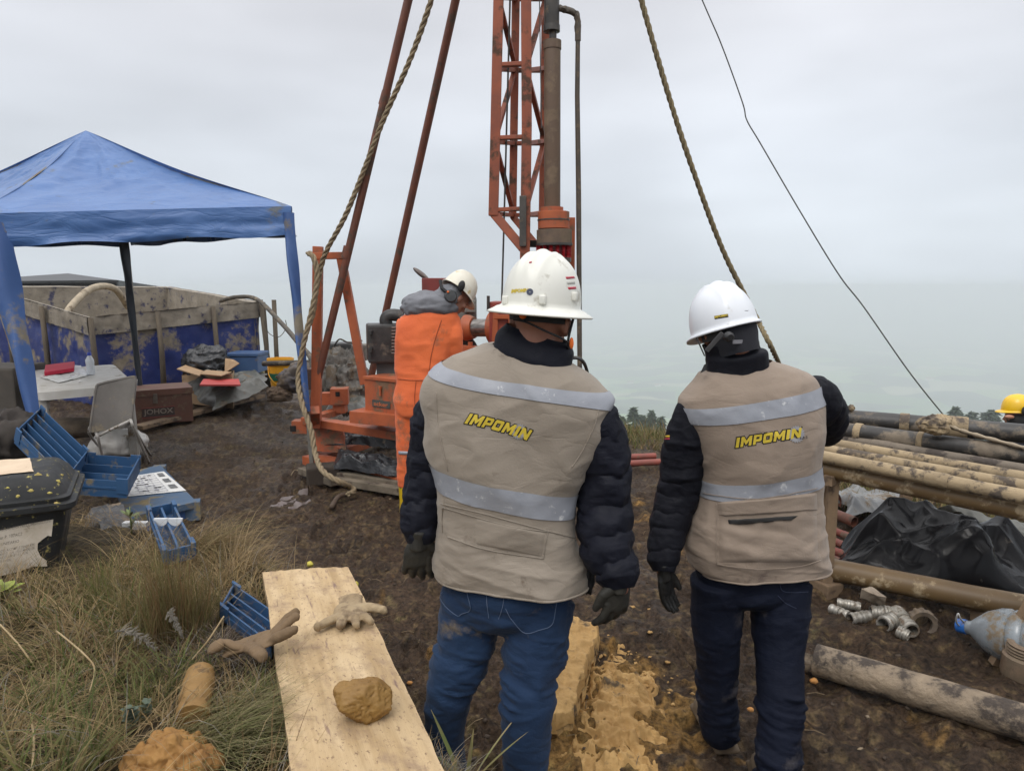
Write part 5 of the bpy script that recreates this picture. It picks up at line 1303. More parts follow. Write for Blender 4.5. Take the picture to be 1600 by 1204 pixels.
def helmet_shell(parent, c, M, rx, ry, h, m, brim='full', name='helmet', bw=.034):
    c = Vector(c); nph, nt = 96, 30; ph = np.linspace(0, 2 * np.pi, nph, endpoint=False); rows = []
    for i in range(nt + 1):
        t = i / nt * np.pi / 2; r = np.sin(t) ** .86; z = np.cos(t) ** .92
        x, y = rx * r * np.cos(ph), ry * r * np.sin(ph); zz = h * z * np.ones(nph)
        rid = np.exp(-(x / .011) ** 2) + .75 * np.exp(-((np.abs(x) - .034) / .009) ** 2)
        rid *= sstep(.30, .62, z) * (1 - .3 * (y > 0)) * (1 - sstep(.8, 1.0, np.abs(y) / ry))
        zz = zz + .0085 * rid; rows.append(np.stack([x, y, zz], -1))
    if brim == 'full': prof = [(0.004, -.004, 0), (.012, -.007, 0), (bw * .6, -.013, 0), (bw, -.021, 0), (bw + .001, -.024, 0), (bw - .002, -.0265, 0)]
    else: prof = [(.003, -.003, 1), (.007, -.006, 1), (.010, -.009, 1), (.010, -.013, 1), (.006, -.014, 1)]
    for e_, z, cap in prof:
        f = 1.0 + (3.6 * np.clip(np.sin(ph), 0, 1) ** 3 if cap else .30 * np.abs(np.sin(ph)) ** 2)
        dz = z * (1 + (.8 * np.clip(np.sin(ph), 0, 1) ** 3 if cap else 0)) 
        rows.append(np.stack([(rx + e_ * (f if not cap else np.where(e_ > .005, f, 1))) * np.cos(ph) * (1 if not cap else 1), (ry + e_ * f) * np.sin(ph), dz * np.ones(nph)], -1))
    for i in range(nt, 8, -3):  # inside
        t = i / nt * np.pi / 2; r = np.sin(t) ** .86; z = np.cos(t) ** .92
        rows.append(np.stack([(rx - .004) * r * np.cos(ph), (ry - .004) * r * np.sin(ph), (h - .006) * z * np.ones(nph) - .004], -1))
    A = np.array(rows) @ np.array(M).T + np.array(tuple(c))
    return MB().grid(A, wrapu=True, flip=True).build(name, m, parent, True)
def rotm(yaw=0, pitch=0, roll=0):
    """local +y forward; yaw left positive, pitch up positive, roll"""
    return Matrix.Rotation(yaw, 3, 'Z') @ Matrix.Rotation(pitch, 3, 'X') @ Matrix.Rotation(roll, 3, 'Y')
def seam(bv, pts, r, name, m, parent, n=24, off=.0015):
    q = spline([(a, b, 0) for a, b in pts], n); h_ = [hit(bv, x, y, off) for x, y, _ in q]; h_ = [p for p in h_ if p is not None]
    if len(h_) > 2: return MB().tube(h_, r, 5).build(name, m, parent, True)
def patch(bv, q, name, m, parent, off=.004, nu=30, nv=20, edge=.0):
    """cloth patch laid on the surface inside four photo points"""
    rows = []
    for j in range(nv):
        v = j / (nv - 1); r = []
        for i in range(nu):
            u = i / (nu - 1); x = (q[0][0] * (1 - u) + q[1][0] * u) * (1 - v) + (q[3][0] * (1 - u) + q[2][0] * u) * v; y = (q[0][1] * (1 - u) + q[1][1] * u) * (1 - v) + (q[3][1] * (1 - u) + q[2][1] * u) * v
            b = min(u, 1 - u, v, 1 - v) * 14; o = off * min(1, b) - .002 * (1 - min(1, b)); h_ = hit(bv, x, y, o)
            r.append(tuple(h_) if h_ is not None else (r[-1] if r else (0, 0, -3)))
        rows.append(r)
    return MB().grid(np.array(rows)).build(name, m, parent, True)
def block_letters(txt, gap=.16):
    """heavy slanted block letters as butted polygons, x in 0..1, y in 0..1"""
    w = .26
    G_ = {'I': (.30, [[(0, 0), (.30, 0), (.30, 1), (0, 1)]]),
          'M': (1.05, [[(0, 0), (w, 0), (w, .52), (.525, .12), (.79, .52), (.79, 0), (1.05, 0), (1.05, 1), (.80, 1), (.525, .58), (.25, 1), (0, 1)]]),
          'P': (.80, [[(0, 0), (w, 0), (w, .30), (.70, .30), (.80, .40), (.80, .90), (.70, 1), (0, 1), (0, .0)][:-1] , ]),
          'O': (.88, [[(.1, 0), (.78, 0), (.88, .12), (.88, .30), (0, .30), (0, .12)], [(0, .30), (w, .30), (w, .70), (0, .70)], [(.62, .30), (.88, .30), (.88, .70), (.62, .70)], [(0, .70), (.88, .70), (.88, .88), (.78, 1), (.1, 1), (0, .88)]]),
          'N': (.95, [[(0, 0), (w, 0), (w, .56), (.67, 0), (.95, 0), (.95, 1), (.69, 1), (.69, .44), (.28, 1), (0, 1)]])}
    G_['P'] = (.80, [[(0, 0), (w, 0), (w, .28), (w, .54), (w, .76), (w, 1), (0, 1)], [(w, .28), (.70, .28), (.80, .38), (.80, .54), (w, .54)], [(w, .76), (.80, .76), (.80, .90), (.70, 1), (w, 1)], [(.56, .54), (.80, .54), (.80, .76), (.56, .76)]])
    x = 0; polys = []
    for ch in txt:
        a, ps = G_[ch]; polys += [[(x + px, py) for px, py in p] for p in ps]; x += a + gap
    W_ = x - gap
    return [[(px / W_, py) for px, py in p] for p in polys]
def logo(bv, p0, p1, h, parent, arc=0.0, gear=None, gr=12, outline=.02):
    P0_, P1_ = np.array(p0, float), np.array(p1, float); d = P1_ - P0_; n_ = np.array((d[1], -d[0])) / np.hypot(*d); sh_ = .30 * h / np.hypot(*d)
    def px_(a, b): a2 = a + b * sh_; q = P0_ + d * a2 + n_ * h * b + n_ * arc * 4 * a * (1 - a); return q
    yel, blk = MB(), MB()
    for p in block_letters('IMPOMIN'):
        q = [px_(a, b) for a, b in p]; yel.add([hit(bv, x, y, .0026) for x, y in q], [tuple(range(len(q)))])
        for i in range(len(q)):
            a, b = q[i], q[(i + 1) % len(q)]; t_ = (b - a) / max(1e-6, np.hypot(*(b - a))); m_ = np.array((t_[1], -t_[0])) * 1.5; a, b = a - t_ * 1.3, b + t_ * 1.3
            k_ = .0013 + .00002 * (i % 5); blk.add([hit(bv, *(a - m_), k_), hit(bv, *(b - m_), k_), hit(bv, *(b + m_), k_), hit(bv, *(a + m_), k_)], [(0, 1, 2, 3)])
    blk.build('lettering_outline', M_blk, parent); yel.build('lettering', M_yel, parent)
    if gear:
        gx, gy = gear; pts = []; n = 40
        for i in range(n * 2):
            a = math.pi * i / n; rr_ = gr * (1.0 if (i // 2) % 2 else .86); pts.append(hit(bv, gx + rr_ * math.cos(a), gy + rr_ * 1.05 * math.sin(a), .0021))
        inn = [hit(bv, gx + gr * .52 * math.cos(math.pi * i / n), gy + gr * .52 * math.sin(math.pi * i / n), .0022) for i in range(n * 2)]
        if all(p is not None for p in pts + inn):
            N = n * 2; MB().add(pts + inn, [(i, (i + 1) % N, N + (i + 1) % N, N + i) for i in range(N)]).build('gear_emblem', M_gear, parent)
def shoe(parent, heel, toe, m, w=.048, name='boot', h=.11):
    heel, toe = Vector(heel), Vector(toe); d = (toe - heel); L = d.length; d.normalize(); s = V(d.y, -d.x, 0); M = Matrix((s, d, V(0, 0, 1))).transposed()
    mb = MB(); p = heel + d * L * .5 + V(0, 0, .012)
    mb.box(p, (w * 1.9, L, .026), M, .011); mb.ball(heel + d * .05 + V(0, 0, .05), (w * .86, .055, .06), 12, M); mb.ball(heel + d * (L * .5) + V(0, 0, .045), (w * .88, L * .36, .045), 12, M)
    mb.ball(toe - d * .065 + V(0, 0, .035), (w * .95, .068, .040), 12, M); mb.tube([heel + d * .06 + V(0, 0, .03), heel + d * .06 + V(0, 0, h + .04)], [w * .9, w * .95], 16)
    return remesh(name, mb, m, parent, .006, 3, lambda c, n: (fbm(c * 40, 3, 3) - .5) * .005)

# ------------------------------------------------------------------ first man (left, ivory full-brim helmet)
def PY(pts): return [P(x, y, Y) for x, y, Y in pts]
def vest_disp(seed, diag, low, low2):
    def f(p, u, v):
        x, y, z = p[..., 0], p[..., 1], p[..., 2]
        q = np.stack([x * 3.2 + z * diag, y * 3, z * 4.2 - x * diag], -1)
        w = (ridged(q + seed, 3, seed) ** 2.2 - .3) * .020
        q2 = np.stack([x * 9 + z * 5, y * 8, z * 22 - x * 6], -1); w += (ridged(q2 + seed, 3, seed + 2) - .5) * .0055 * (.4 + .6 * sstep(low, low2, v))
        w += (fbm(np.stack([x, y, z], -1) * 5 + seed, 2, seed + 4) - .5) * .016
        fold = sstep(low, low2, v); w += fold * .016 * (ridged(np.stack([x * 4 + seed, y * 4, z * 17 + x * 3], -1), 2, seed + 6) - .55)
        return w * sstep(0, .06, v)
    return f
m1 = empty('person', V(0.02, 1.98, 0), 'man from behind in ivory full-brim helmet, tan vest and blue jeans', 'person')
YL, YR = 2.04, 1.92
def r1(lx, ly, rx, ry, b, f): return (P(lx, ly, YL), P(rx, ry, YR), b, f)
V1 = Loft([r1(774, 535, 884, 563, .06, .07), r1(748, 543, 893, 569, .08, .09), r1(712, 557, 917, 583, .105, .10), r1(684, 577, 938, 603, .125, .12), r1(667, 603, 952, 628, .135, .13), r1(667, 650, 944, 676, .14, .13), r1(672, 702, 920, 730, .14, .13),
           r1(684, 752, 900, 786, .135, .13), r1(689, 800, 898, 832, .13, .13), r1(687, 845, 905, 872, .132, .135), r1(686, 876, 912, 902, .135, .14), r1(690, 888, 913, 915, .134, .14)], 2.35, vest_disp(3, 1.6, .62, .85))
vest1 = V1.mesh(200, 190).build('vest', M_vest, m1, True)
def stripe(Lf, u0, u1, v0, v1, slope, parent):
    U, V_ = np.meshgrid(np.linspace(u0, u1, 150), np.linspace(v0, v1, 9)); MB().grid(Lf.pt(U, V_ + slope * (.25 - U), .0028)).build('reflective_stripe', M_stripe, parent, True)
stripe(V1, -.04, .54, .268, .342, .20, vest1); stripe(V1, -.04, .54, .585, .648, .10, vest1)
for u in (1,):
    MB().tube([Vector(p) for p in V1.pt(np.linspace(0, 1, 120), np.full(120, .995), .001)], .0035, 6).build('hem', M_vest, vest1, True)
bv1 = bvh_of(vest1)
logo(bv1, (726, 661), (823, 687), 17, vest1, arc=2, gear=(811, 674), gr=12)
for pts in ([(692, 792), (740, 806), (800, 822), (856, 830)], [(856, 830), (852, 850), (849, 872)], [(700, 838), (760, 858), (849, 872)], [(692, 792), (691, 815), (692, 832)], [(689, 786), (760, 803), (830, 822), (905, 842)]):
    seam(bv1, pts, .0014, 'stitched_seam', M_vest, vest1)
patch(bv1, [(740, 807), (855, 832), (849, 871), (740, 850)], 'pocket', M_vest, vest1, .0035)
seam(bv1, [(936, 628), (930, 660), (912, 700), (893, 730)], .0013, 'stitched_seam', M_vest, vest1, off=.001)
seam(bv1, [(682, 612), (684, 660), (692, 700), (700, 735)], .0013, 'stitched_seam', M_vest, vest1, off=.001)
# jacket: sleeves and collar
MB_ = sleeve('sleeve', PY([(704, 622, 2.03), (682, 655, 2.05), (673, 705, 2.07), (668, 760, 2.06), (660, 806, 2.03), (655, 850, 2.0)]), [.066, .073, .072, .067, .060, .042], M_navy, m1, .088, .0085, 11, wr=.010)
sleeve('sleeve', PY([(925, 640, 1.93), (938, 672, 1.93), (943, 730, 1.93), (945, 790, 1.92), (949, 850, 1.88), (964, 893, 1.84), (969, 920, 1.82)]), [.058, .070, .075, .075, .071, .058, .044], M_navy, m1, .088, .009, 12, wr=.010)
C1 = Loft([(P(790, 503, 1.98), P(889, 535, 1.93), .055, .075), (P(779, 520, 1.99), P(893, 552, 1.93), .068, .085), (P(771, 541, 1.99), P(894, 573, 1.92), .085, .09), (P(764, 560, 2.0), P(900, 592, 1.92), .08, .09)], 2.1,
          lambda p, u, v: (ridged(p * 10, 2, 5) - .5) * .005 - .004 * np.cos(v * 9))
C1.mesh(110, 50).build('jacket_collar', M_navy, m1, True)
H1 = rotm(R(-28), R(-4), R(4)); hc1 = P(846, 492, 1.97)
q1 = body(m1, hc1, H1, P(833, 560, 1.97), [P(705, 610, 2.02), P(930, 640, 1.93)], [P(672, 720, 2.06), P(942, 760, 1.93)], [P(656, 835, 2.0), P(968, 900, 1.84)],
     [P(735, 900, 2.02), P(850, 915, 1.95)], [P(705, 1085, 2.0), P(826, 1095, 1.9)], [V(-.20, 2.07, .09), V(.03, 1.92, .09)], m=M_skin)
eyes(q1, H1, m1)
sh1 = helmet_shell(m1, P(846, 478, 1.975), rotm(R(-28), R(-3), R(3.5)), .106, .128, .148, M_helm, 'full')
bh1 = bvh_of(sh1)
for px, py in ((848, 468), (896, 463), (791, 469)):
    MB().box(hit(bh1, px, py, .002), (.018, .014, .024), rotm(R(-20)), .004).build('accessory_slot', M_helm, sh1, True)
text_on(bh1, 'IMPOMIN', (799, 458), (826, 456), 6, .3, .05, .0012, 'sticker_lettering', M_yel, sh1)
MB().lathe([(.0015, 0), (.009, 0)], hit(bh1, 828, 456, .0012), (-.1, -1, .2), 16, False).build('gear_emblem', mat('dark_blue_print', (.05, .06, .10), None, 5, .5), sh1)
def decal(bv, q, name, m, parent, off=.0012, n=8): return patch(bv, q, name, m, parent, off, n, n)
patch(bh1, [(882, 432), (898, 431), (900, 435), (884, 437)], 'red_sticker', M_redpr, sh1, .002, 8, 5); patch(bh1, [(886, 448), (901, 447), (902, 452), (887, 453)], 'red_sticker', M_redpr, sh1, .002, 8, 5)
patch(bh1, [(884, 439), (899, 438), (900, 444), (885, 445)], 'grey_sticker', mat('faded_grey_sticker', (.5, .5, .46), None, 20, .5), sh1, .002, 8, 5); patch(bh1, [(826, 409), (832, 408), (831, 411), (826, 412)], 'red_sticker', M_redpr, sh1, .002, 6, 5)
for v in [vv for vv in (1,)]:
    # suspension band, chin strap, ear plugs, glasses
    pts = [q1(.083 * math.cos(a), .1 * math.sin(a) - .005, -.005) for a in np.linspace(math.pi * .95, math.pi * 2.05, 30)]
    g = MB(); rows = [[tuple(p + V(0, 0, .018)) for p in pts], [tuple(p + V(0, 0, -.014)) for p in pts]]; g.grid(np.array(rows)); g.build('headband', M_strap, m1, True)
    MB().tube([Vector(p) for p in spline([P(803, 499, 1.88), P(822, 503, 1.865), P(850, 516, 1.86), P(875, 527, 1.875), P(889, 536, 1.90)], 24)], .006, 8, flat=.5).build('neck_strap', M_strap, m1, True)
    MB().tube([Vector(p) for p in spline([P(899, 486, 1.93), P(893, 508, 1.92), P(888, 530, 1.91), P(889, 545, 1.91)], 20)], .006, 8, flat=.6).build('chin_strap', M_strap, m1, True)
    MB().ball(P(817, 493, 1.868), (.010, .006, .009), 8).build('ear_plug', mat('orange_foam', (.8, .16, .02), None, 9, .6), m1, True)
    MB().ball(P(893, 536, 1.89), (.006, .006, .016), 8).build('ear_plug', MATS['orange_foam'], m1, True)
    MB().tube([P(860, 494, 1.87), P(872, 490, 1.88), P(884, 487, 1.90)], .003, 6).build('glasses_arm', mat('amber_plastic', (.6, .3, .02), None, 5, .3), m1, True)
# jeans
def jeans(parent, pelvis, legs, m, seed, pw, pd, name='jeans', voxel=.006):
    mb = MB(); l, r = pelvis[0], pelvis[1]; ax = (r - l).normalized(); Mx = Matrix((ax, V(-ax.y, ax.x, 0).normalized(), V(0, 0, 1))).transposed(); c = (l + r) / 2
    mb.ball(c, (pw, pd, .11), 18, Mx); mb.ball(c + V(0, 0, -.05), (pw * .98, pd * .96, .075), 18, Mx); mb.ball(c + V(0, 0, .09), (pw * .95, pd * .95, .1), 18, Mx)
    for lg in legs:
        pts = [Vector(p[:3]) for p in lg]; rr_ = [p[3] for p in lg]; s = spline([(*p, q) for p, q in zip(pts, rr_)], 26)
        mb.tube([Vector(x[:3]) for x in s], list(s[:, 3]), 22)
    def d(co, no):
        x, y, z = co.T; w = (ridged(np.stack([x * 5 + z * 3, y * 5, z * 13 - x * 5], -1) + seed, 3, seed) ** 2 - .35) * .010
        kn = (np.exp(-((z - kz) / .13) ** 2) + np.exp(-((z - .12) / .12) ** 2) * .9 + .15) * sstep(.36, .62, fbm(co * 4.5 + seed, 2, seed + 8)) * 1.5
        w += kn * (ridged(np.stack([x * 7, y * 7, z * 34 + x * 8], -1) + seed, 2, seed + 2) ** 2 - .3) * .017; w += (fbm(co * 60, 2, seed) - .5) * .002
        return w
    kz = (legs[0][2][2] if len(legs[0]) > 2 else .45)
    return remesh(name, mb, m, parent, voxel, 3, d)
def L4(px, py, Y, r): p = P(px, py, Y); return (p.x, p.y, p.z, r)
j1 = jeans(m1, (P(735, 915, 2.02), P(850, 925, 1.94)), [[L4(737, 925, 2.01, .092), L4(728, 1000, 2.0, .083), L4(711, 1050, 1.99, .073), L4(700, 1092, 1.99, .067), L4(694, 1160, 2.02, .064), (-.195, 2.06, .10, .062)],
     [L4(846, 935, 1.95, .096), L4(838, 1000, 1.93, .089), L4(829, 1050, 1.90, .077), L4(826, 1100, 1.87, .072), L4(822, 1160, 1.87, .067), L4(820, 1205, 1.88, .065), (.025, 1.90, .08, .064)]], M_jeans, 5, .198, .118)
bj1 = bvh_of(j1)
for pts in ([(727, 908), (731, 930), (735, 952), (722, 958), (714, 961), (695, 945), (684, 925)], [(760, 914), (761, 940), (764, 965)], [(872, 925), (868, 950), (862, 975), (842, 984), (820, 988), (800, 968), (790, 950)], [(788, 920), (786, 945), (779, 967)]):
    seam(bj1, pts, .0011, 'stitched_seam', M_seam, j1, 40)
shoe(m1, V(-.19, 2.02, 0.03), V(-.24, 2.30, 0.0), M_boot); shoe(m1, V(.03, 1.83, 0), V(.06, 2.11, 0), M_boot)
glove('glove', M_glove, m1, P(655, 840, 1.99), (-.12, .12, -1), (.97, .15, 0), (.15, 1, .2), .98, .22, .2, .75)
glove('glove', M_glove, m1, P(967, 905, 1.82), (-.05, .1, -1), (-.80, -.45, .0), (-.45, .85, -.1), .98, .36, .22, .75)
# small dark pouch at his right hip
crumple(P(917, 893, 1.95), (.025, .05, .06), 61, .2, 2.5, 20, False).build('belt_pouch', M_strap, m1, True)

# ------------------------------------------------------------------ second man (right, white cap helmet)
m2 = empty('person', V(.8, 2.3, 0), 'man from behind in white cap-style helmet, brown vest and dark blue trousers', 'person')
A_, B_ = 2.28, 2.36
def r2(lx, ly, rx, ry, b, f): return (P(lx, ly, A_), P(rx, ry, B_), b, f)
V2 = Loft([r2(1110, 581, 1200, 561, .065, .07), r2(1092, 595, 1222, 566, .09, .09), r2(1072, 612, 1252, 577, .11, .11), r2(1062, 628, 1270, 590, .125, .12), r2(1066, 655, 1278, 622, .135, .13), r2(1086, 700, 1280, 668, .14, .13), r2(1098, 742, 1275, 712, .135, .13),
           r2(1094, 778, 1275, 752, .13, .13), r2(1084, 820, 1279, 798, .135, .135), r2(1076, 852, 1284, 838, .14, .14), r2(1080, 876, 1284, 868, .14, .14), r2(1092, 886, 1282, 880, .138, .14)], 2.4, vest_disp(13, -1.3, .55, .8))
vest2 = V2.mesh(200, 190).build('vest', M_vest2, m2, True); bv2 = bvh_of(vest2)
stripe(V2, .03, .50, .302, .372, 0, vest2); stripe(V2, -.02, .53, .560, .625, 0, vest2)
MB().tube([Vector(p) for p in V2.pt(np.linspace(0, 1, 120), np.full(120, .995), .001)], .0035, 6).build('hem', M_vest2, vest2, True)
logo(bv2, (1149, 699), (1250, 683), 15, vest2, gear=(1244, 678), gr=13); text_on(bv2, 'S.A.S.', (1249, 686), (1262, 684), 4, .1, .01, .003, 'lettering', M_blk, vest2)
patch(bv2, [(1120, 786), (1278, 772), (1281, 880), (1120, 880)], 'pocket', M_vest2, vest2, .007, 50, 36); patch(bv2, [(1119, 784), (1278, 768), (1279, 798), (1121, 806)], 'pocket_flap', M_vest2, vest2, .012, 40, 14)
patch(bv2, [(1131, 810), (1252, 804), (1240, 811), (1134, 820)], 'pocket_opening', M_blk, vest2, .0115, 40, 8)
for pts in ([(1121, 785), (1120, 830), (1120, 880)], [(1120, 880), (1180, 888), (1240, 884), (1280, 874)], [(1100, 770), (1180, 778), (1275, 762)]): seam(bv2, pts, .0013, 'stitched_seam', M_vest2, vest2, off=.006)
sleeve('sleeve', PY([(1098, 640, 2.29), (1080, 662, 2.29), (1068, 715, 2.30), (1060, 765, 2.30), (1048, 815, 2.28), (1038, 858, 2.24), (1037, 893, 2.21)]), [.058, .067, .072, .069, .063, .052, .042], M_navy2, m2, .062, .005, 21, wr=.007)
sleeve('sleeve', PY([(1255, 612, 2.36), (1277, 622, 2.36), (1290, 645, 2.40), (1292, 665, 2.46), (1285, 668, 2.60), (1275, 665, 2.75)]), [.060, .072, .070, .062, .052, .036], M_navy2, m2, .062, .006, 22, wr=.006)
C2 = Loft([(P(1102, 540, 2.30), P(1180, 532, 2.33), .07, .075), (P(1104, 556, 2.30), P(1186, 541, 2.33), .078, .08), (P(1108, 566, 2.30), P(1193, 549, 2.33), .085, .085), (P(1104, 588, 2.29), P(1198, 570, 2.34), .09, .09)], 2.1, lambda p, u, v: (ridged(p * 10, 2, 6) - .5) * .005 + .004 * np.cos(v * 10))
C2.mesh(110, 50).build('jacket_collar', M_navy2, m2, True)
H2 = rotm(R(14), R(-16), R(-9)); hc2 = P(1133, 508, 2.33)
q2 = body(m2, hc2, H2, P(1150, 572, 2.32), [P(1095, 635, 2.29), P(1255, 612, 2.36)], [P(1062, 755, 2.30), P(1290, 662, 2.46)], [P(1038, 876, 2.22), P(1276, 665, 2.72)],
     [P(1120, 890, 2.28), P(1225, 890, 2.33)], [P(1122, 1050, 2.3), P(1218, 1060, 2.2)], [V(.755, 2.40, .09), V(.865, 2.10, .09)])
eyes(q2, H2, m2)
g = MB(); rows = []
for j in range(16):
    t_ = j / 15; ro = []
    for i in range(60):
        a = 2 * math.pi * i / 60; k = 1 + .0 * t_; z = .018 - t_ * .125; sx = .083 if t_ < .5 else .083 - (t_ - .5) * .03; sy = .104 - t_ * .03
        ro.append(tuple(q2(sx * math.cos(a), sy * math.sin(a) - .01 - t_ * .012, z)))
    rows.append(ro)
A3 = np.array(rows); A3 += (ridged(A3 * 16, 2, 4)[..., None] - .5) * .006
# balaclava covers the back and sides, ears stay out
MB().grid(A3[:, 31:59]).build('neck_gaiter', mat('black_knit', (.010, .011, .016), (.015, .016, .022), 9, .9, bump=.001, bscale=200), m2, True)
sh2 = helmet_shell(m2, P(1131, 512, 2.335), rotm(R(14), R(-15), R(-10)), .104, .122, .148, M_helmw, 'cap'); bh2 = bvh_of(sh2)
patch(bh2, [(1114, 493), (1139, 489), (1140, 496), (1115, 500)], 'name_sticker', M_blk, sh2, .0015, 10, 6); text_on(bh2, 'IMPOMIN', (1117, 497.5), (1137, 494), 4, .1, .03, .003, 'sticker_lettering', M_yel, sh2)
HB = rotm(R(14), R(-15), R(-10)); hb = lambda x, y, z: P(1131, 512, 2.335) + HB @ V(x, y, z)
rows = [[tuple(hb(.090 * math.cos(a), .108 * math.sin(a), z + .01 * math.sin(a * 1))) for a in np.linspace(math.pi * 1.0, math.pi * 2.0, 40)] for z in (-.004, -.018, -.034)]
MB().grid(np.array(rows)).build('headband', mat('dark_band', (.02, .02, .022), None, 9, .5), m2, True)
kb = P(1139, 526, 2.19)
MB().lathe([(.0, .016), (.010, .016), (.013, .012), (.016, .004), (.016, -.006)], kb, (0.05, -1, -.1), 18).build('ratchet_knob', mat('knob_black', (.014, .014, .015), None, 9, .4), m2, True, R(30))
MB().bar(P(1129, 520, 2.20), P(1104, 548, 2.23), .014, .003, up=(0, 1, 0)).build('chin_strap', mat('grey_webbing', (.10, .10, .105), None, 20, .8), m2)
MB().bar(P(1088, 527, 2.28), P(1101, 556, 2.26), .004, .003, up=(0, 1, 0)).build('chin_strap', M_strap, m2)
MB().add([P(1100, 570, 2.24), P(1106, 566, 2.23), P(1104, 578, 2.23), P(1094, 583, 2.24)], [(0, 1, 2, 3)]).build('strap_end', M_strap, m2)
MB().bar(P(1145, 534, 2.20), P(1174, 533, 2.24), .012, .003, up=(0, 1, 0)).build('nape_strap', mat('light_grey_band', (.22, .22, .24), None, 9, .6), m2)
def P4(x, y, z, r): return (x, y, z, r)
j2 = jeans(m2, (P(1125, 893, 2.28), P(1225, 893, 2.33)), [[L4(1124, 905, 2.28, .096), L4(1120, 960, 2.29, .086), L4(1122, 1030, 2.30, .071), L4(1120, 1090, 2.32, .062), L4(1124, 1145, 2.34, .060), (.75, 2.39, .13, .062)],
     [L4(1222, 905, 2.32, .100), L4(1218, 960, 2.28, .094), L4(1218, 1010, 2.24, .082), L4(1219, 1055, 2.20, .076), L4(1218, 1120, 2.14, .070), L4(1215, 1200, 2.08, .064), (.865, 2.08, .06, .062)]], M_jeans2, 15, .203, .120)
bj2 = bvh_of(j2)
for pts in ([(1218, 908), (1222, 922), (1240, 925), (1262, 924)], [(1215, 930), (1228, 942), (1244, 950)]): seam(bj2, pts, .0011, 'stitched_seam', mat('dark_seam', (.03, .04, .08), None, 60, .8), m2, 24)
shoe(m2, G(1138, 1180, .0), G(1094, 1104, .0) , M_boot, .05); shoe(m2, V(.865, 2.01, 0), V(.875, 2.29, 0), M_boot, .05)
glove('glove', M_glove2, m2, P(1037, 890, 2.21), (.16, .10, -1), (.6, .75, .1), (.8, -.5, .1), .95, .16, .02, .45)
glove('glove', M_glove2, m2, P(1276, 664, 2.77), (-.2, 1, -.2), (-.4, 0, .9), (.3, .2, -.9), .95, .5)
patch(bvh_of([c for c in m2.children if c.name.startswith('sleeve')][0]), [(1034, 680), (1047, 679), (1047, 683), (1034, 684)], 'flag_patch', mat('yellow_flag', (.6, .4, .02), None, 9, .7), m2, .002, 8, 5)
patch(bvh_of([c for c in m2.children if c.name.startswith('sleeve')][0]), [(1036, 684.5), (1047, 683.5), (1047, 686.5), (1036, 687)], 'flag_patch', M_redpr, m2, .002, 8, 5)

# ------------------------------------------------------------------ worker in orange coverall at the rig
m3 = empty('person', G(655, 800), 'worker in dirty orange coverall and yellow rubber boots bending his head over the rig', 'person')
M_cov = mat('orange_coverall', (.80, .165, .045), (.66, .125, .035), 3, .8, bump=.0015, bscale=90, mud=.16, mudc=(.40, .14, .07), mscale=3.4, sheen=.1, fold=(.003, (5, 5, 8), (0, .3, 0)))
YW = 4.95
W = lambda px, py, dy=0: P(px, py, YW + dy)
mb = MB()
LW = Loft([(W(668, 474), W(706, 478), .08, .08), (W(640, 485), W(712, 487), .11, .10), (W(624, 500), W(716, 500), .13, .13), (W(618, 525), W(712, 525), .14, .14), (W(618, 560), W(704, 560), .14, .14), (W(619, 592), W(700, 592), .14, .14), (W(616, 622), W(704, 622), .15, .15), (W(620, 645), W(700, 645), .13, .13), (W(630, 655), W(690, 655), .06, .06)], 2.4)
A = LW.pt(*np.meshgrid(np.arange(48) / 48, np.linspace(0, 1, 50))); mb.grid(A, wrapu=True); mb.f.append(tuple(range(48))); mb.f.append(tuple(range(48 * 49, 48 * 50)))
mb.tube([W(640, 630), W(639, 665), W(637, 700), W(636, 735), W(635, 760)], [.105, .095, .078, .070, .062], 18)
mb.tube([W(682, 630, .1), W(684, 665, .15), W(686, 700, .2), W(687, 735, .25), W(687, 760, .3)], [.105, .095, .078, .070, .062], 18)
mb.tube([W(702, 500), W(707, 525, -.02), W(708, 553, 0), W(704, 572, .12), W(716, 580, .35), W(728, 582, .5)], [.075, .073, .066, .058, .05, .04], 16)
mb.tube([W(632, 500, .02), W(630, 530, .05), W(632, 560, .12), W(640, 575, .35), W(660, 580, .5)], [.055, .052, .05, .05, .04], 16)
cov = remesh('coverall', mb, M_cov, m3, .011, 3, lambda c, n: (ridged(c * np.array([4, 4, 6]) + 3, 2, 7) - .56) * .022 + (ridged(c * np.array([8, 8, 14]), 2, 9) - .5) * .005)
bc = bvh_of(cov)
for pts in ([(690, 500), (680, 530), (673, 560), (670, 590)], [(622, 592), (650, 594), (690, 592)], [(650, 596), (648, 625), (652, 650)]): seam(bc, pts, .003, 'stitched_seam', mat('dark_orange_seam', (.35, .07, .02), None, 9, .8), m3)
patch(bc, [(622, 704), (645, 705), (645, 711), (622, 710)], 'reflective_stripe', M_stripe, m3, .008, 12, 5)
hood = crumple(W(670, 478, -.03), (.20, .13, .105), 71, .10, 1.6, 40, False)
hood.build('hood', mat('grey_hood', (.19, .195, .215), (.15, .155, .17), 4, .85, bump=.002, bscale=60), m3, True)
crumple(W(697, 464, -.02), (.10, .10, .085), 72, .10, 1.6, 30, False).build('hood', MATS['grey_hood'], m3, True)
H3 = rotm(R(-55), R(-48), 0); hc3 = W(713, 464, .02)
q3 = body(m3, hc3, H3, W(690, 485), [W(635, 500), W(700, 500)], [W(625, 560, .1), W(708, 556)], [W(655, 580, .45), W(722, 581, .42)], [W(640, 625), W(682, 625, .1)], [W(638, 700), W(686, 700, .2)], [W(634, 770), W(687, 770, .3)])
eyes(q3, H3, m3)
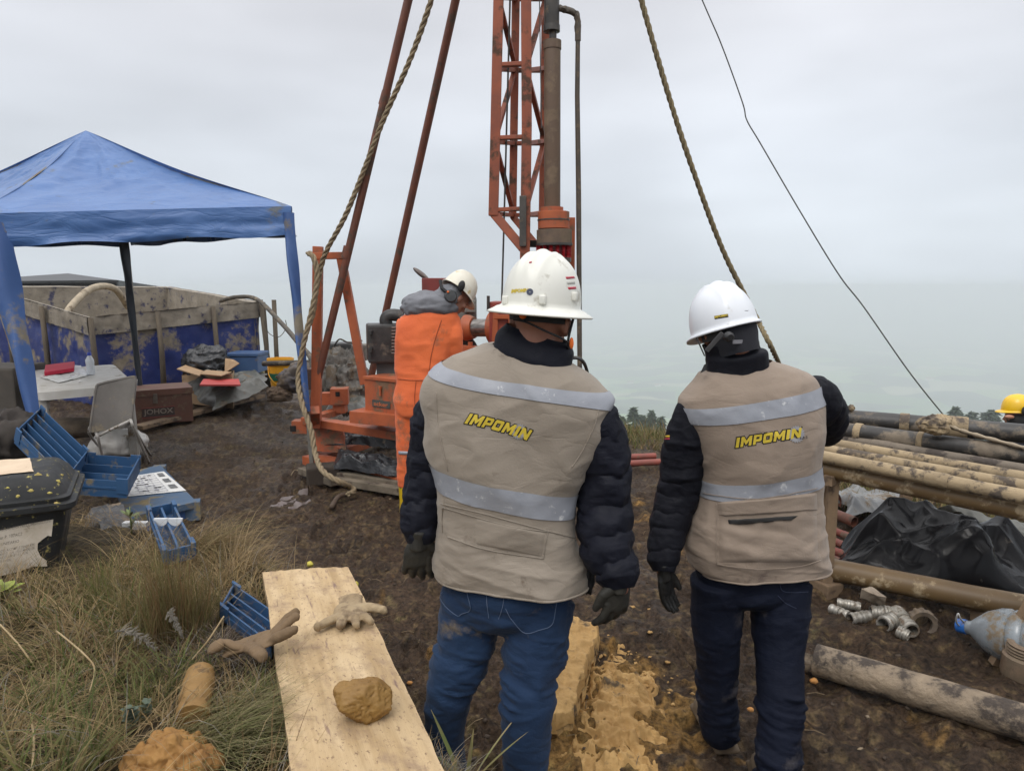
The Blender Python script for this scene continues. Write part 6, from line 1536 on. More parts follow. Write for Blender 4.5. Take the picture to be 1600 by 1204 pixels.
sh3 = helmet_shell(m3, W(716, 455, .02), rotm(R(-55), R(-42), 0), .105, .125, .15, mat('stained_helmet', (.72, .70, .62), (.66, .62, .5), 4, .4, mud=.12, mudc=(.6, .42, .12), mscale=7), 'cap')
MB().lathe([(.0, .03), (.035, .028), (.045, .01), (.045, -.02), (.035, -.03)], W(704, 463, -.11), (.2, -1, .1), 20).build('ear_muff', mat('grey_earmuff', (.055, .058, .06), None, 7, .4), m3, True, R(40))
MB().ball(W(700, 456, -.145), (.008, .006, .008), 6).build('earmuff_mark', MATS['orange_foam'], m3, True)
MB().ball(W(721, 447, -.10), (.024, .02, .04), 8, Matrix.Rotation(.3, 3, 'Y')).build('earmuff_hinge', M_strap, m3, True)
MB().tube([W(688, 438, -.06), W(690, 450, -.09), W(700, 458, -.13)], .012, 8).build('earmuff_arm', M_strap, m3, True)
M_yboot = mat('yellow_rubber', (.62, .42, .01), (.5, .33, .01), 5, .45, mud=.3, mudc=(.1, .07, .04))
for (px, dy) in ((635, 0), (687, .3)):
    top = W(px, 728, dy); f = V(top.x, top.y, 0); b = MB().tube([top + V(0, 0, .02), top + V(0, 0, -.02), f.lerp(top, .35), f + V(0, 0, .05)], [.068, .066, .055, .058], 18)
    b.ball(f + V(0.01, .09, .045), (.05, .13, .045), 12); remesh('rubber_boot', b, M_yboot, m3, .009, 3)
glove('glove', M_glove, m3, W(722, 582, .45), (.9, .4, -.2), (0, .3, 1), (0, .6, -.8), 1.0, .5); glove('glove', M_glove, m3, W(658, 581, .5), (.5, .8, -.2), (-.2, .2, 1), (.2, .2, -.9), 1.0, .5)

# ------------------------------------------------------------------ man in yellow helmet beyond the pipes
X = lambda px, py, Y=6.6: P(px, py, Y)
m4 = empty('person', V(X(1585, 800).x, 6.6, -1.15), 'person in yellow helmet and dark mask half hidden behind the stacked pipes', 'person')
H4 = rotm(R(70), R(-5), 0)
q4 = body(m4, X(1589, 650), H4, X(1592, 680), [X(1572, 705, 6.5), X(1612, 705, 6.8)], [X(1562, 745, 6.4), X(1620, 745, 6.9)], [X(1545, 770, 6.3), X(1600, 770, 6.9)], [X(1580, 775, 6.5), X(1602, 775, 6.7)], [X(1568, 818, 6.35), X(1600, 830, 6.6)], [X(1572, 880, 6.45), X(1602, 880, 6.7)])
eyes(q4, H4, m4)
helmet_shell(m4, X(1588, 640), rotm(R(70), R(-3), 0), .106, .125, .145, mat('yellow_helmet', (.80, .50, .005), (.75, .45, .005), 5, .35, coat=.3), 'cap')
MB().ball(X(1590, 656, 6.58), (.085, .09, .085), 14, H4).build('balaclava', M_strap, m4, True); MB().ball(X(1577, 651, 6.52), (.045, .03, .02), 8).build('cheek', M_skin, m4, True)
MB().ball(X(1602, 642, 6.46), (.03, .03, .045), 10).build('ear_muff', M_strap, m4, True)
tb = MB(); 
for f, (a, b, c_) in enumerate(((.19, .12, .16), (.20, .13, .18), (.18, .13, .16))): tb.ball(X(1592, 705 + f * 32), (a, b, c_), 14)
tb.tube([X(1570, 703, 6.5), X(1562, 745, 6.4), X(1546, 768, 6.3)], [.07, .06, .045], 14); tb.tube([X(1612, 705, 6.8), X(1620, 745, 6.9), X(1602, 770, 6.9)], [.07, .06, .045], 14)
remesh('dark_jacket', tb, M_navy, m4, .014, 3, lambda c, n: (ridged(c * 7, 3, 2) - .5) * .02)
jb = MB(); jb.ball(X(1590, 775), (.19, .14, .12), 14); jb.tube([X(1580, 775, 6.5), X(1568, 818, 6.35), X(1572, 878, 6.45)], [.10, .075, .06], 16); jb.tube([X(1602, 775, 6.7), X(1600, 830, 6.6), X(1602, 878, 6.7)], [.10, .075, .06], 16)
remesh('jeans', jb, M_jeans, m4, .014, 3, lambda c, n: (ridged(c * np.array([7, 7, 18]), 2, 2) - .5) * .018)
for px, Y in ((1572, 6.45), (1602, 6.7)): p = X(px, 885, Y); shoe(m4, p + V(.0, 0, -.08), p + V(-.27, .06, -.08), M_boot)
glove('glove', M_glove, m4, X(1545, 770, 6.3), (-1, 0, -.2), (0, .3, 1), (0, .6, -.8), 1.0, .5)
# ================================================================== PIPE RACK AND PIPES (right)
M_ptan = mat('clay_smeared_pipe', (.150, .095, .040), (.115, .072, .033), 3, .5, mud=.30, mudc=(.40, .31, .19), mscale=9, mudrough=.8, split=(.3, .7))
M_pmud = mat('clay_caked_rod', (.36, .275, .165), (.25, .19, .115), 7, .85, mud=.40, mudc=(.10, .078, .06), mscale=10, bump=.004, bscale=45)
M_pgrey = mat('grey_mud_rod', (.20, .165, .125), (.14, .115, .09), 7, .8, mud=.35, mudc=(.075, .06, .05), mscale=8, bump=.004, bscale=45)
M_pblack = mat('black_casing', (.022, .021, .020), (.045, .040, .035), 5, .45, mud=.40, mudc=(.21, .17, .125), mscale=5, bump=.002, bscale=40)
def pipe(name, a, b, r, m, label, cat='pipe', group=None, collars=(), hollow=True, sag=0.0, n=24, mc=None, ext=(0, 0)):
    a, b = Vector(a), Vector(b); d = b - a; a = a - d * ext[0]; b = b + d * ext[1]; d = b - a
    t = empty(name, (a + b) / 2 * 1, label, cat, group)
    pts = [a.lerp(b, k / 16) + V(0, 0, -sag * math.sin(math.pi * k / 16)) for k in range(17)]
    mb = MB().tube(pts, r, n, caps=False, jit=.03, seed=int(abs(a.x) * 100))
    if hollow:
        mb2 = MB().tube(pts[::16], r * .84, n, caps=False); mb2.f = [f[::-1] for f in mb2.f]; mb.add(mb2.v, mb2.f)
        for e_, base, base2 in ((0, 0, 17 * n), (1, 16 * n, 18 * n)): mb.f += [(base + j, base + (j + 1) % n, base2 + (j + 1) % n, base2 + j) if e_ else (base + (j + 1) % n, base + j, base2 + j, base2 + (j + 1) % n) for j in range(n)]
    mb.build('pipe_wall', m, t, True, R(40))
    for f, w, k in collars:
        c = a.lerp(b, f); u = d.normalized() * w / 2
        MB().tube([c - u, c - u * .85, c + u * .85, c + u], [r * k * .96, r * k, r * k, r * k * .96], n).build('collar', mc or m, t, True, R(40))
    return t
ra, rb = G(1275, 729, .70), G(1600, 797, .70)
pipe('support_pipe', ra, rb, .047, M_ptan, 'thick ochre pipe with pale clay splashes forming the front rail of the rack', 'pipe', ext=(.12, .35))
rk = empty('pipe_rack', (ra + rb) / 2 - V(0, 0, .7), 'timber trestles carrying the stacked drill pipes', 'rack')
dr = (rb - ra)
for f in (.10, 1.2):
    p = ra.lerp(rb, f); q = p + V(.95, .95, 0)
    gp, gq = ground(p.x, p.y), ground(q.x, q.y)
    for s_, gg in ((p, gp), (q, gq)): MB().bar(V(s_.x, s_.y, gg - .05), V(s_.x, s_.y, .65), .055, .05, up=(0, 1, 0)).build('post', M_wood, rk)
    MB().bar(V(p.x, p.y, .655) - V(.05, .05, 0), V(q.x, q.y, .665) + V(.05, .05, 0), .05, .05).build('crossbeam', M_wood, rk)
    MB().bar(V(p.x - .20, p.y + .12, gp), V(p.x + .0, p.y + .02, .62), .05, .035, up=(0, 1, 0)).build('brace', M_wood, rk)
for z, l, r_, rad, m, lb, nm, col in (
    (.775, (1275, 711), (1600, 776), .033, M_pmud, 'lowest clay-caked rod on the rack, just behind the ochre rail', 'drill_rod', ((.5, .10, 1.12),)),
    (.785, (1284, 701), (1600, 760), .030, M_pmud, 'second clay-caked rod counting up from the ochre rail', 'drill_rod', ((.75, .08, 1.1),)),
    (.79, (1298, 692), (1600, 746), .030, M_pmud, 'third rod up from the ochre rail, paler with orange smears', 'drill_rod', ()),
    (.79, (1310, 684), (1600, 733), .028, M_pgrey, 'fourth rod up, greyish, directly below the black casing', 'drill_rod', ((.22, .1, 1.1),)),
    (.835, (1322, 673), (1600, 711), .050, M_pblack, 'black casing pipe with muddy left end on the upper part of the stack', 'casing_pipe', ((.16, .04, 1.12), (.42, .03, 1.06))),
    (.89, (1320, 653), (1600, 677), .053, M_pblack, 'topmost casing pipe of the stack, muddy above and black below', 'casing_pipe', ((.35, .05, 1.12), (.53, .16, 1.25)))):
    pipe(nm, G(*l, z), G(*r_, z), rad, m, lb, 'pipe', 'drill pipes stacked on the rack', col, ext=(.15 if z > .8 else .02, .3), mc=M_pmud if z > .8 else None)
# pale strap bound on the top pipe
tag(MB().tube([Vector(p) for p in spline([G(1458, 668, .93), G(1475, 663, .95), G(1500, 672, .92), G(1545, 685, .90), G(1602, 700, .88)], 30)], [.018 + .012 * math.sin(i * .9) ** 2 for i in range(30)], 10, flat=.45).build('strap', mat('muddy_strap', (.33, .27, .19), (.22, .18, .13), 12, .9, mud=.3), None, True), 'muddy fabric strap tied round the topmost pipe and trailing right', 'strap')
tag(crumple(G(1462, 662, .95), (.09, .06, .05), 83, .25, 2.6, 30, False).build('clay_lump', M_pmud, None, True), 'lump of clay and rag knotted on the topmost pipe', 'lump')
tag(crumple(G(1330, 637, .96), (.022, .018, .018), 84, .25, 2.6, 12, False).build('clay_lump', M_pmud, None, True), 'small clod sitting on the left end of the topmost pipe', 'lump')
ga, gb = G(1283, 886, .13), G(1600, 948, .13)
pipe('casing_pipe', ga, gb, .061, M_ptan, 'thick ochre pipe lying near the ground in front of the black plastic', 'pipe', collars=((.115, .015, 1.03),), ext=(.12, .3))
for f in (.0, .9):
    p = ga.lerp(gb, f); MB().box(V(p.x, p.y, .03), (.16, .2, .09), Matrix.Rotation(.4, 3, 'Z'), .01)
    tag(MB().box(V(p.x, p.y, .03), (.12, .22, .085), Matrix.Rotation(.4, 3, 'Z'), .01).build('wood_chock', M_wood, None), ('left' if f == 0 else 'right') + ' wooden chock under the thick ochre pipe on the ground', 'chock')
# black plastic heap
M_tarpblk = mat('glossy_black_plastic', (.006, .006, .007), (.009, .009, .010), 4, .14, rough2=.26, bump=.0008, bscale=9, spec=.16, mud=.03, mudc=(.16, .13, .10), mscale=3)
def black_heap():
    a, b, c, d = G(1322, 800, .3), G(1640, 838, .2), G(1640, 925, .12), G(1300, 878, .15)
    n = 220; u = np.linspace(0, 1, n)[None, :]; v = np.linspace(0, 1, 130)[:, None]
    A = np.zeros((130, n, 3))
    for k in range(3): A[..., k] = (a[k] * (1 - u) + b[k] * u) * (1 - v) + (d[k] * (1 - u) + c[k] * u) * v
    x, y = A[..., 0], A[..., 1]; p = st3(x, y, 0 * x)
    ed = np.clip(np.minimum(np.minimum(u, 1 - u) * 5, np.minimum(v, 1 - v) * 4), 0, 1) ** .6
    hump = .23 * np.exp(-((u - .17) / .17) ** 2 - ((v - .42) / .5) ** 2) + .14 * np.exp(-((u - .45) / .12) ** 2 - ((v - .1) / .3) ** 2) + .13 * np.exp(-((u - .60) / .14) ** 2 - ((v - .6) / .3) ** 2) + .10 * np.exp(-((u - .85) / .2) ** 2)
    w = ridged(st3(x * 2.6 + y, y * 2.8, 0 * x), 1, 91, .5) ** 1.5; w2 = ridged(st3(x * 5 + y * 3, y * 6 - x * 2, 0 * x), 2, 93, .5)
    vor = np.abs(fbm(p * 3.7, 2, 95) - .5) * 2
    A[..., 2] = .06 + (hump + .08) * ed + ((w - .5) * .27 + (w2 - .55) * .105 - vor * .08) * ed
    A[..., 0] += (fbm(p * 4, 2, 96) - .5) * .12 * ed; A[..., 1] += (fbm(p * 4 + 9, 2, 97) - .5) * .16
    tag(MB().grid(A).build('black_plastic_sheet', M_tarpblk, None, True), 'large glossy black plastic sheet heaped between the two ochre pipes', 'plastic sheet')
black_heap()
crumpled_sheet([G(1455, 798, .25), G(1640, 842, .22), G(1640, 872, .16), G(1470, 815, .2)], .08, 87, M_greyfilm, 'plastic_sheet', 'grey dusty edge of a plastic sheet right of the black heap', 'plastic sheet', 60, 4)
crumpled_sheet([G(1300, 768, .1), G(1420, 778, .0), G(1420, 806, .05), G(1320, 806, .18)], .16, 88, mat('pale_dusty_film', (.13, .135, .14), (.22, .22, .21), 6, .4, mud=.3), 'plastic_sheet', 'pale crumpled plastic scraps behind the rack post', 'plastic sheet', 60, 4)
M_redpipe = mat('red_worn_rod', (.22, .045, .028), (.16, .05, .035), 8, .6, mud=.35, mudc=(.15, .11, .075), mscale=9)
for k, (l, r_, z, lb) in enumerate((((1250, 805), (1325, 838), .14, 'uppermost short red rod left of the black plastic'), ((1255, 820), (1320, 853), .11, 'second red rod left of the black plastic'), ((1250, 838), (1318, 866), .09, 'third red rod left of the black plastic'), ((1262, 853), (1312, 878), .06, 'lowest short red rod with bright end by the ochre pipe'))):
    pipe('red_rod', G(*l, z), G(*r_, z), .024, M_redpipe, lb, 'rod', 'worn red rods beside the black plastic', ((.97, .05, 1.12),), n=14)
for l, r_, lb in (((940, 716), (1024, 712), 'upper red rod lying at the grass edge between the two men'), ((942, 726), (1034, 721), 'lower red rod lying at the grass edge between the two men')):
    pipe('red_rod', G(*l, .05), G(*r_, .05), .03, mat('coral_red_rod', (.27, .065, .045), (.20, .06, .045), 8, .6, mud=.3), lb, 'rod', n=14)
cb = G(1290, 795, .12)
g = MB(); rows = [[tuple(cb + V(.11 * math.cos(a), .0 + t_ * .25, .10 * math.sin(a) + .05)) for a in np.linspace(-.3, math.pi + .3, 20)] for t_ in np.linspace(0, 1, 6)]
g.grid(np.array(rows)); g.grid(np.array(rows) * 1.0 + np.array([0, 0, -.008]), flip=True)
tag(g.build('split_casing', M_rust, None, True), 'rusty split casing half behind the second man\'s waist', 'casing')
pipe('drill_rod', G(1260, 785, .22), G(1335, 815, .20), .035, M_rust, 'rusty brown rod lying above the red rods behind the rack post', 'rod', n=14)
# long muddy core barrel in the foreground
M_bark_mud = mat('mud_crusted_barrel', (.26, .20, .135), (.12, .092, .065), 9, .75, mud=.45, mudc=(.06, .046, .036), mscale=9, bump=.014, bscale=26)
pa, pb = G(1275, 1030, .075), G(1600, 1128, .08)
t = pipe('core_barrel', pa, pb, .068, M_bark_mud, 'long mud-crusted split barrel lying across the right foreground', 'barrel', ext=(0, .3), n=40)
g = MB(); d_ = (pb - pa).normalized(); sd_v = V(-d_.y, d_.x, 0)
rows = [[tuple(pa - d_ * (t_ * .12) + sd_v * .066 * math.cos(a) + V(0, 0, .066 * math.sin(a))) for a in np.linspace(math.pi * 1.0, math.pi * 1.9, 16)] for t_ in np.linspace(0, 1, 5)]
A_ = np.array(rows); g.grid(A_); A2_ = A_ + np.array([0, 0, .006]); g.grid(A2_, flip=True); g.build('barrel_lip', M_bark_mud, t, True)
# couplings
M_coup = mat('dull_steel', (.42, .40, .36), (.26, .24, .20), 14, .38, metal=.55, mud=.32, mudc=(.15, .11, .075), mscale=16)
def coupling(a, b, r, label, ribs=4, m=None):
    a, b = Vector(a), Vector(b); t = empty('pipe_coupling', (a + b) / 2, label, 'coupling', 'steel couplings heaped on the mud'); d = b - a
    mb = MB(); n = 24; pts = [a + d * (k / 24) for k in range(25)]; rr_ = [r * (1 + .10 * (abs(math.sin(k * math.pi * ribs / 24)) > .75)) for k in range(25)]
    mb.tube(pts, rr_, n, caps=False); m2_ = MB().tube([pts[0], pts[-1]], r * .78, n, caps=False); base = mb.n; mb.add(m2_.v, [f[::-1] for f in m2_.f])
    mb.f += [((j + 1) % n, j, base + j, base + (j + 1) % n) for j in range(n)] + [(24 * n + j, 24 * n + (j + 1) % n, base + n + (j + 1) % n, base + n + j) for j in range(n)]
    mb.build('sleeve', m or M_coup, t, True, R(30)); MB().tube([a.lerp(b, .46), a.lerp(b, .54)], r * 1.16, n).build('band', m or M_coup, t, True, R(30)); return t
coupling(G(1298, 950, .03), G(1326, 962, .03), .025, 'leftmost small steel coupling of the heap')
coupling(G(1308, 941, .06), G(1345, 948, .06), .023, 'upper steel coupling at the left of the heap')
coupling(G(1328, 966, .03), G(1368, 960, .03), .027, 'ribbed steel coupling pointing right in the heap', 5)
coupling(G(1360, 956, .045), G(1405, 958, .05), .033, 'middle wide steel coupling of the heap', 4)
coupling(G(1380, 975, .04), G(1402, 964, .04), .036, 'round open steel coupling facing the camera in the heap', 3)
coupling(G(1400, 955, .05), G(1425, 985, .04), .036, 'long clamp-like coupling at the right of the heap', 6)
coupling(G(1402, 985, .03), G(1420, 994, .02), .028, 'small shiny clamp ring below the heap', 2)
c = G(1441, 972, .05); tt = empty('core_lifter_ring', c, 'toothed steel ring standing on edge right of the coupling heap', 'ring')
mb = MB(); n = 48; O = []; ax_ = V(-.25, -1, .1).normalized(); X_ = ax_.cross(V(0, 0, 1)).normalized(); Y2_ = X_.cross(ax_)
def ringp(r, h, j): a = 2 * math.pi * j / n; return c + X_ * r * math.cos(a) + Y2_ * r * math.sin(a) + ax_ * h
ro = [.062 if (j // 2) % 2 else .068 for j in range(n)]
mb.grid(np.array([[tuple(ringp(ro[j] * .96, -.03, j)) for j in range(n)], [tuple(ringp(ro[j], .02, j)) for j in range(n)], [tuple(ringp(.060, .028, j)) for j in range(n)], [tuple(ringp(.040, .022, j)) for j in range(n)], [tuple(ringp(.039, -.03, j)) for j in range(n)], [tuple(ringp(ro[j] * .96, -.03, j)) for j in range(n)]]), wrapu=True)
mb.build('ring_body', mat('rusty_ring', (.16, .13, .10), (.10, .075, .055), 14, .55, metal=.3, mud=.35), tt, True, R(30))
crumpled_sheet([G(1340, 925, .16), G(1378, 935, .14), G(1382, 950, .06), G(1335, 948, .07)], .05, 90, mat('beige_cloth', (.34, .28, .21), (.26, .21, .16), 9, .9, mud=.3), 'cloth_rag', 'beige muddy rag lying behind the steel couplings', 'rag', 30, 6)
# water bottle
wb0, wb1 = G(1506, 978, .09), G(1610, 1000, .13); d_ = (wb1 - wb0).normalized(); t = empty('water_bottle', wb0, 'large dirty clear water bottle with blue cap lying on its side', 'bottle')
L_ = [(.028, .0), (.032, .03), (.05, .05), (.092, .10), (.118, .16), (.122, .19), (.112, .20), (.122, .215), (.122, .25), (.112, .26), (.122, .275), (.122, .32), (.112, .33), (.122, .345), (.122, .40), (.11, .42), (.0, .42)]
MB().lathe(L_, wb0, d_, 32, False).build('bottle_body', mat('cloudy_plastic', (.36, .40, .43), (.25, .28, .30), 6, .25, spec=.7, mud=.30, mudc=(.28, .21, .13), mscale=8, trans=.25), t, True, R(50))
MB().lathe([(.0, -.028), (.030, -.028), (.033, -.02), (.034, .012)], wb0, d_, 24).build('cap', mat('sky_blue_cap', (.03, .16, .50), (.02, .12, .42), 9, .4, mud=.15), t, True, R(40))
MB().tube([Vector(p) for p in spline([wb0 + V(0, 0, .02), G(1501, 966, .16), G(1497, 958, .19), G(1494, 970, .14), wb0 + V(-.02, 0, 0)], 20)], .004, 6).build('handle', mat('white_cord', (.5, .5, .48), None, 9, .6), t, True)
cc = G(1594, 1056, .0); t = empty('threaded_jar', cc, 'brownish jar with ribbed neck cut by the right edge', 'jar')
mb = MB().lathe([(.072, 0), (.078, .02), (.078, .095), (.066, .105), (.070, .112), (.062, .118), (.070, .125), (.062, .131), (.070, .138), (.062, .144), (.068, .152), (.058, .156), (.040, .157), (.036, .140), (.0, .139)], cc, (.02, -.05, 1), 32)
mb.build('jar_body', mat('brown_glassy', (.15, .10, .065), (.22, .16, .11), 9, .35, mud=.35, spec=.6), t, True, R(30))
# lone bits on the mud
for k, (px, py, r, cl) in enumerate(((1272, 1063, .018, (.6, .25, .05)), (1255, 1052, .010, (.5, .3, .1)), (1173, 1108, .014, (.45, .3, .1)), (640, 1066, .012, (.3, .27, .22)))):
    tag(crumple(G(px, py, .02), (r, r * .8, r * .6), 110 + k, .2, 2, 10, False).build('clay_crumb', mat('crumb_%s' % 'abcd'[k] if False else 'orange_clay_crumb', (.5, .22, .06), (.4, .2, .06), 20, .9), None, True),
        ['bright orange crumb right of the second man\'s leg', 'tiny crumb above the orange one by the second man\'s leg', 'small yellowish crumb between the second man\'s boots', 'small pale pebble left of the first man\'s knee'][k], 'crumb')

# ================================================================== CLAY SLAB
M_clay = mat('yellow_clay', (.46, .285, .105), (.32, .185, .060), 9, .8, bump=.010, bscale=26, detail=8, mud=.18, mudc=(.11, .075, .04), mscale=8)
def clay_slab():
    q = [G(858, 1118, .12), G(896, 1108, .10), G(938, 972, .12), G(880, 955, .14)]; n = 46; m_ = 110
    mb = MB(); u = np.linspace(0, 1, n)[None, :, None]; v = np.linspace(0, 1, m_)[:, None, None]; Q = [np.array(tuple(p)) for p in q]
    T = (Q[0] * (1 - u) + Q[1] * u) * (1 - v) + (Q[3] * (1 - u) + Q[2] * u) * v
    p = T * 1.0; e_ = np.minimum(np.minimum(u, 1 - u) * n, np.minimum(v, 1 - v) * m_)[..., 0]
    T[..., 2] += (fbm(p * 9, 4, 3) - .5) * .055 + (ridged(p * 24, 2, 5) - .5) * .018 - .03 * (e_ < 2) - .05 * (e_ < 1)
    T[..., 0] += (fbm(p * 11 + 5, 3, 7) - .5) * .045 * (e_ < 4); T[..., 1] += (fbm(p * 11 + 9, 3, 8) - .5) * .045 * (e_ < 4)
    B = T.copy(); B[..., 2] = -.02; mb.grid(T)
    ring = [(j, 0) for j in range(m_)] + [(m_ - 1, i) for i in range(1, n)] + [(j, n - 1) for j in range(m_ - 2, -1, -1)] + [(0, i) for i in range(n - 2, 0, -1)]
    R0 = np.array([T[a] for a in ring]); R1 = R0.copy(); R1[:, 2] = .05; R1 += (fbm(R1 * 20, 2, 9)[:, None] - .5) * np.array([.03, .03, .02]); R2_ = R0.copy(); R2_[:, 2] = -.03
    mb.grid(np.array([R0, R1, R2_]), wrapu=True); return mb
tag(clay_slab().build('clay_block', M_clay, None, True), 'long yellow clay block lying on the mud beside the first man\'s leg', 'clay block')
r_ = np.random.default_rng(5); mb = MB()
for k in range(150):
    px, py = r_.normal(950, 55), r_.normal(1065, 50)
    if px < 868: px = 868 + abs(r_.normal(0, 30))
    p = G(px, py, 0); s = r_.uniform(.002, .009); p.z = ground(p.x, p.y) + s * .5
    w = r_.normal(0, 1, 3); mb.ball(p, (s * r_.uniform(.8, 2.2), s * r_.uniform(.8, 1.6), s * .6), 5, Matrix.Rotation(r_.uniform(0, 6), 3, 'Z'), disp=lambda A, w=w: (vnoise(A * 2.2 + w * 5, 3) - .5) * 1.2)
tag(mb.build('clay_crumbs', M_clay, None, True), 'crumbled yellow clay lumps scattered on the mud', 'clay crumbs', kind='stuff')
def clay_spill():
    c0, c1 = G(880, 1204, 0), G(1010, 975, 0); nx, ny = 210, 300
    xs = np.linspace(.02, .72, nx)[None, :] + np.zeros((ny, 1)); ys = np.linspace(1.95, 3.15, ny)[:, None] + np.zeros((1, nx))
    p = st3(xs, ys, 0 * xs); z, s1, s2 = base_z(xs, ys); z = z + mud_z(xs, ys)
    cx = .33 + (ys - 2.2) * .10; d = np.exp(-((xs - cx) / .17) ** 2 - ((ys - 2.62) / .36) ** 2) * 1.25 + .75 * np.exp(-((xs - .50) / .16) ** 2 - ((ys - 2.62) / .22) ** 2) + .6 * np.exp(-((xs - .30) / .12) ** 2 - ((ys - 2.12) / .16) ** 2)
    m_ = d * .9 + (fbm(p * 7, 4, 161) - .5) * 1.3 + (ridged(p * 16, 3, 163) - .55) * 1.0 + (fbm(p * 30, 2, 164) - .5) * .5 - .60
    bil = np.abs(fbm(p * 15, 3, 165) - .5) * 2; h = np.clip(m_, -.3, 1.0)
    jz = z - .004 + h * .050 + (h > 0) * ((bil - .3) * .030 + (ridged(p * 42, 2, 167) - .5) * .012)
    A = st3(xs + (fbm(p * 20, 2, 168) - .5) * .02, ys + (fbm(p * 20 + 7, 2, 169) - .5) * .02, jz); return MB().grid(A)
tag(clay_spill().build('clay_spill', M_clay, None, True), 'smeared and crumbled yellow clay spread on the mud right of the clay block', 'clay spill', kind='stuff')
mb = MB(); mb2 = MB()
for k in range(1500):
    a = r_.uniform(-.62, .62); Yq = 1.9 + 8 * r_.random() ** 1.6; x = math.tan(a) * Yq
    if float(poly_sd(np.array([x]), np.array([Yq]), BANK)[0]) > -.02: continue
    s = r_.uniform(.003, .011); p = V(x, Yq, ground(x, Yq) + s * .2); w = r_.normal(0, 1, 3)
    (mb if r_.random() < .93 else mb2).ball(p, (s * r_.uniform(.8, 1.7), s, s * .7), 3, Matrix.Rotation(r_.uniform(0, 6), 3, 'Z'), disp=lambda A, w=w: (vnoise(A * 1.7 + w * 5, 3) - .5) * .9)
tag(mb.build('mud_clods', mat('mud_clod', (.045, .031, .021), (.07, .05, .034), 9, .9), None, True), 'small clods of brown mud scattered over the trampled ground', 'mud clods', kind='stuff')
tag(mb2.build('stones', mat('small_stone', (.16, .13, .10), (.24, .18, .10), 9, .8), None, True), 'small stones and clay bits scattered over the mud', 'stones', kind='stuff')
mb = MB()
for k in range(260):
    a = r_.uniform(-.62, .62); Yq = 1.9 + 6 * r_.random() ** 1.5; x = math.tan(a) * Yq
    if float(poly_sd(np.array([x]), np.array([Yq]), BANK)[0]) > -.02: continue
    b = r_.uniform(0, 6.28); L = r_.uniform(.02, .09); p = V(x, Yq, ground(x, Yq) + .012); q = V(x + L * math.cos(b), Yq + L * math.sin(b), 0); q.z = ground(q.x, q.y) + .012
    mb.tube([p, (p + q) / 2 + V(0, 0, .008), q], .0016, 4)
tag(mb.build('twigs', mat('straw_bits', (.22, .16, .09), (.12, .085, .05), 20, .9), None), 'short straws and twigs trodden into the mud', 'twigs', kind='stuff')

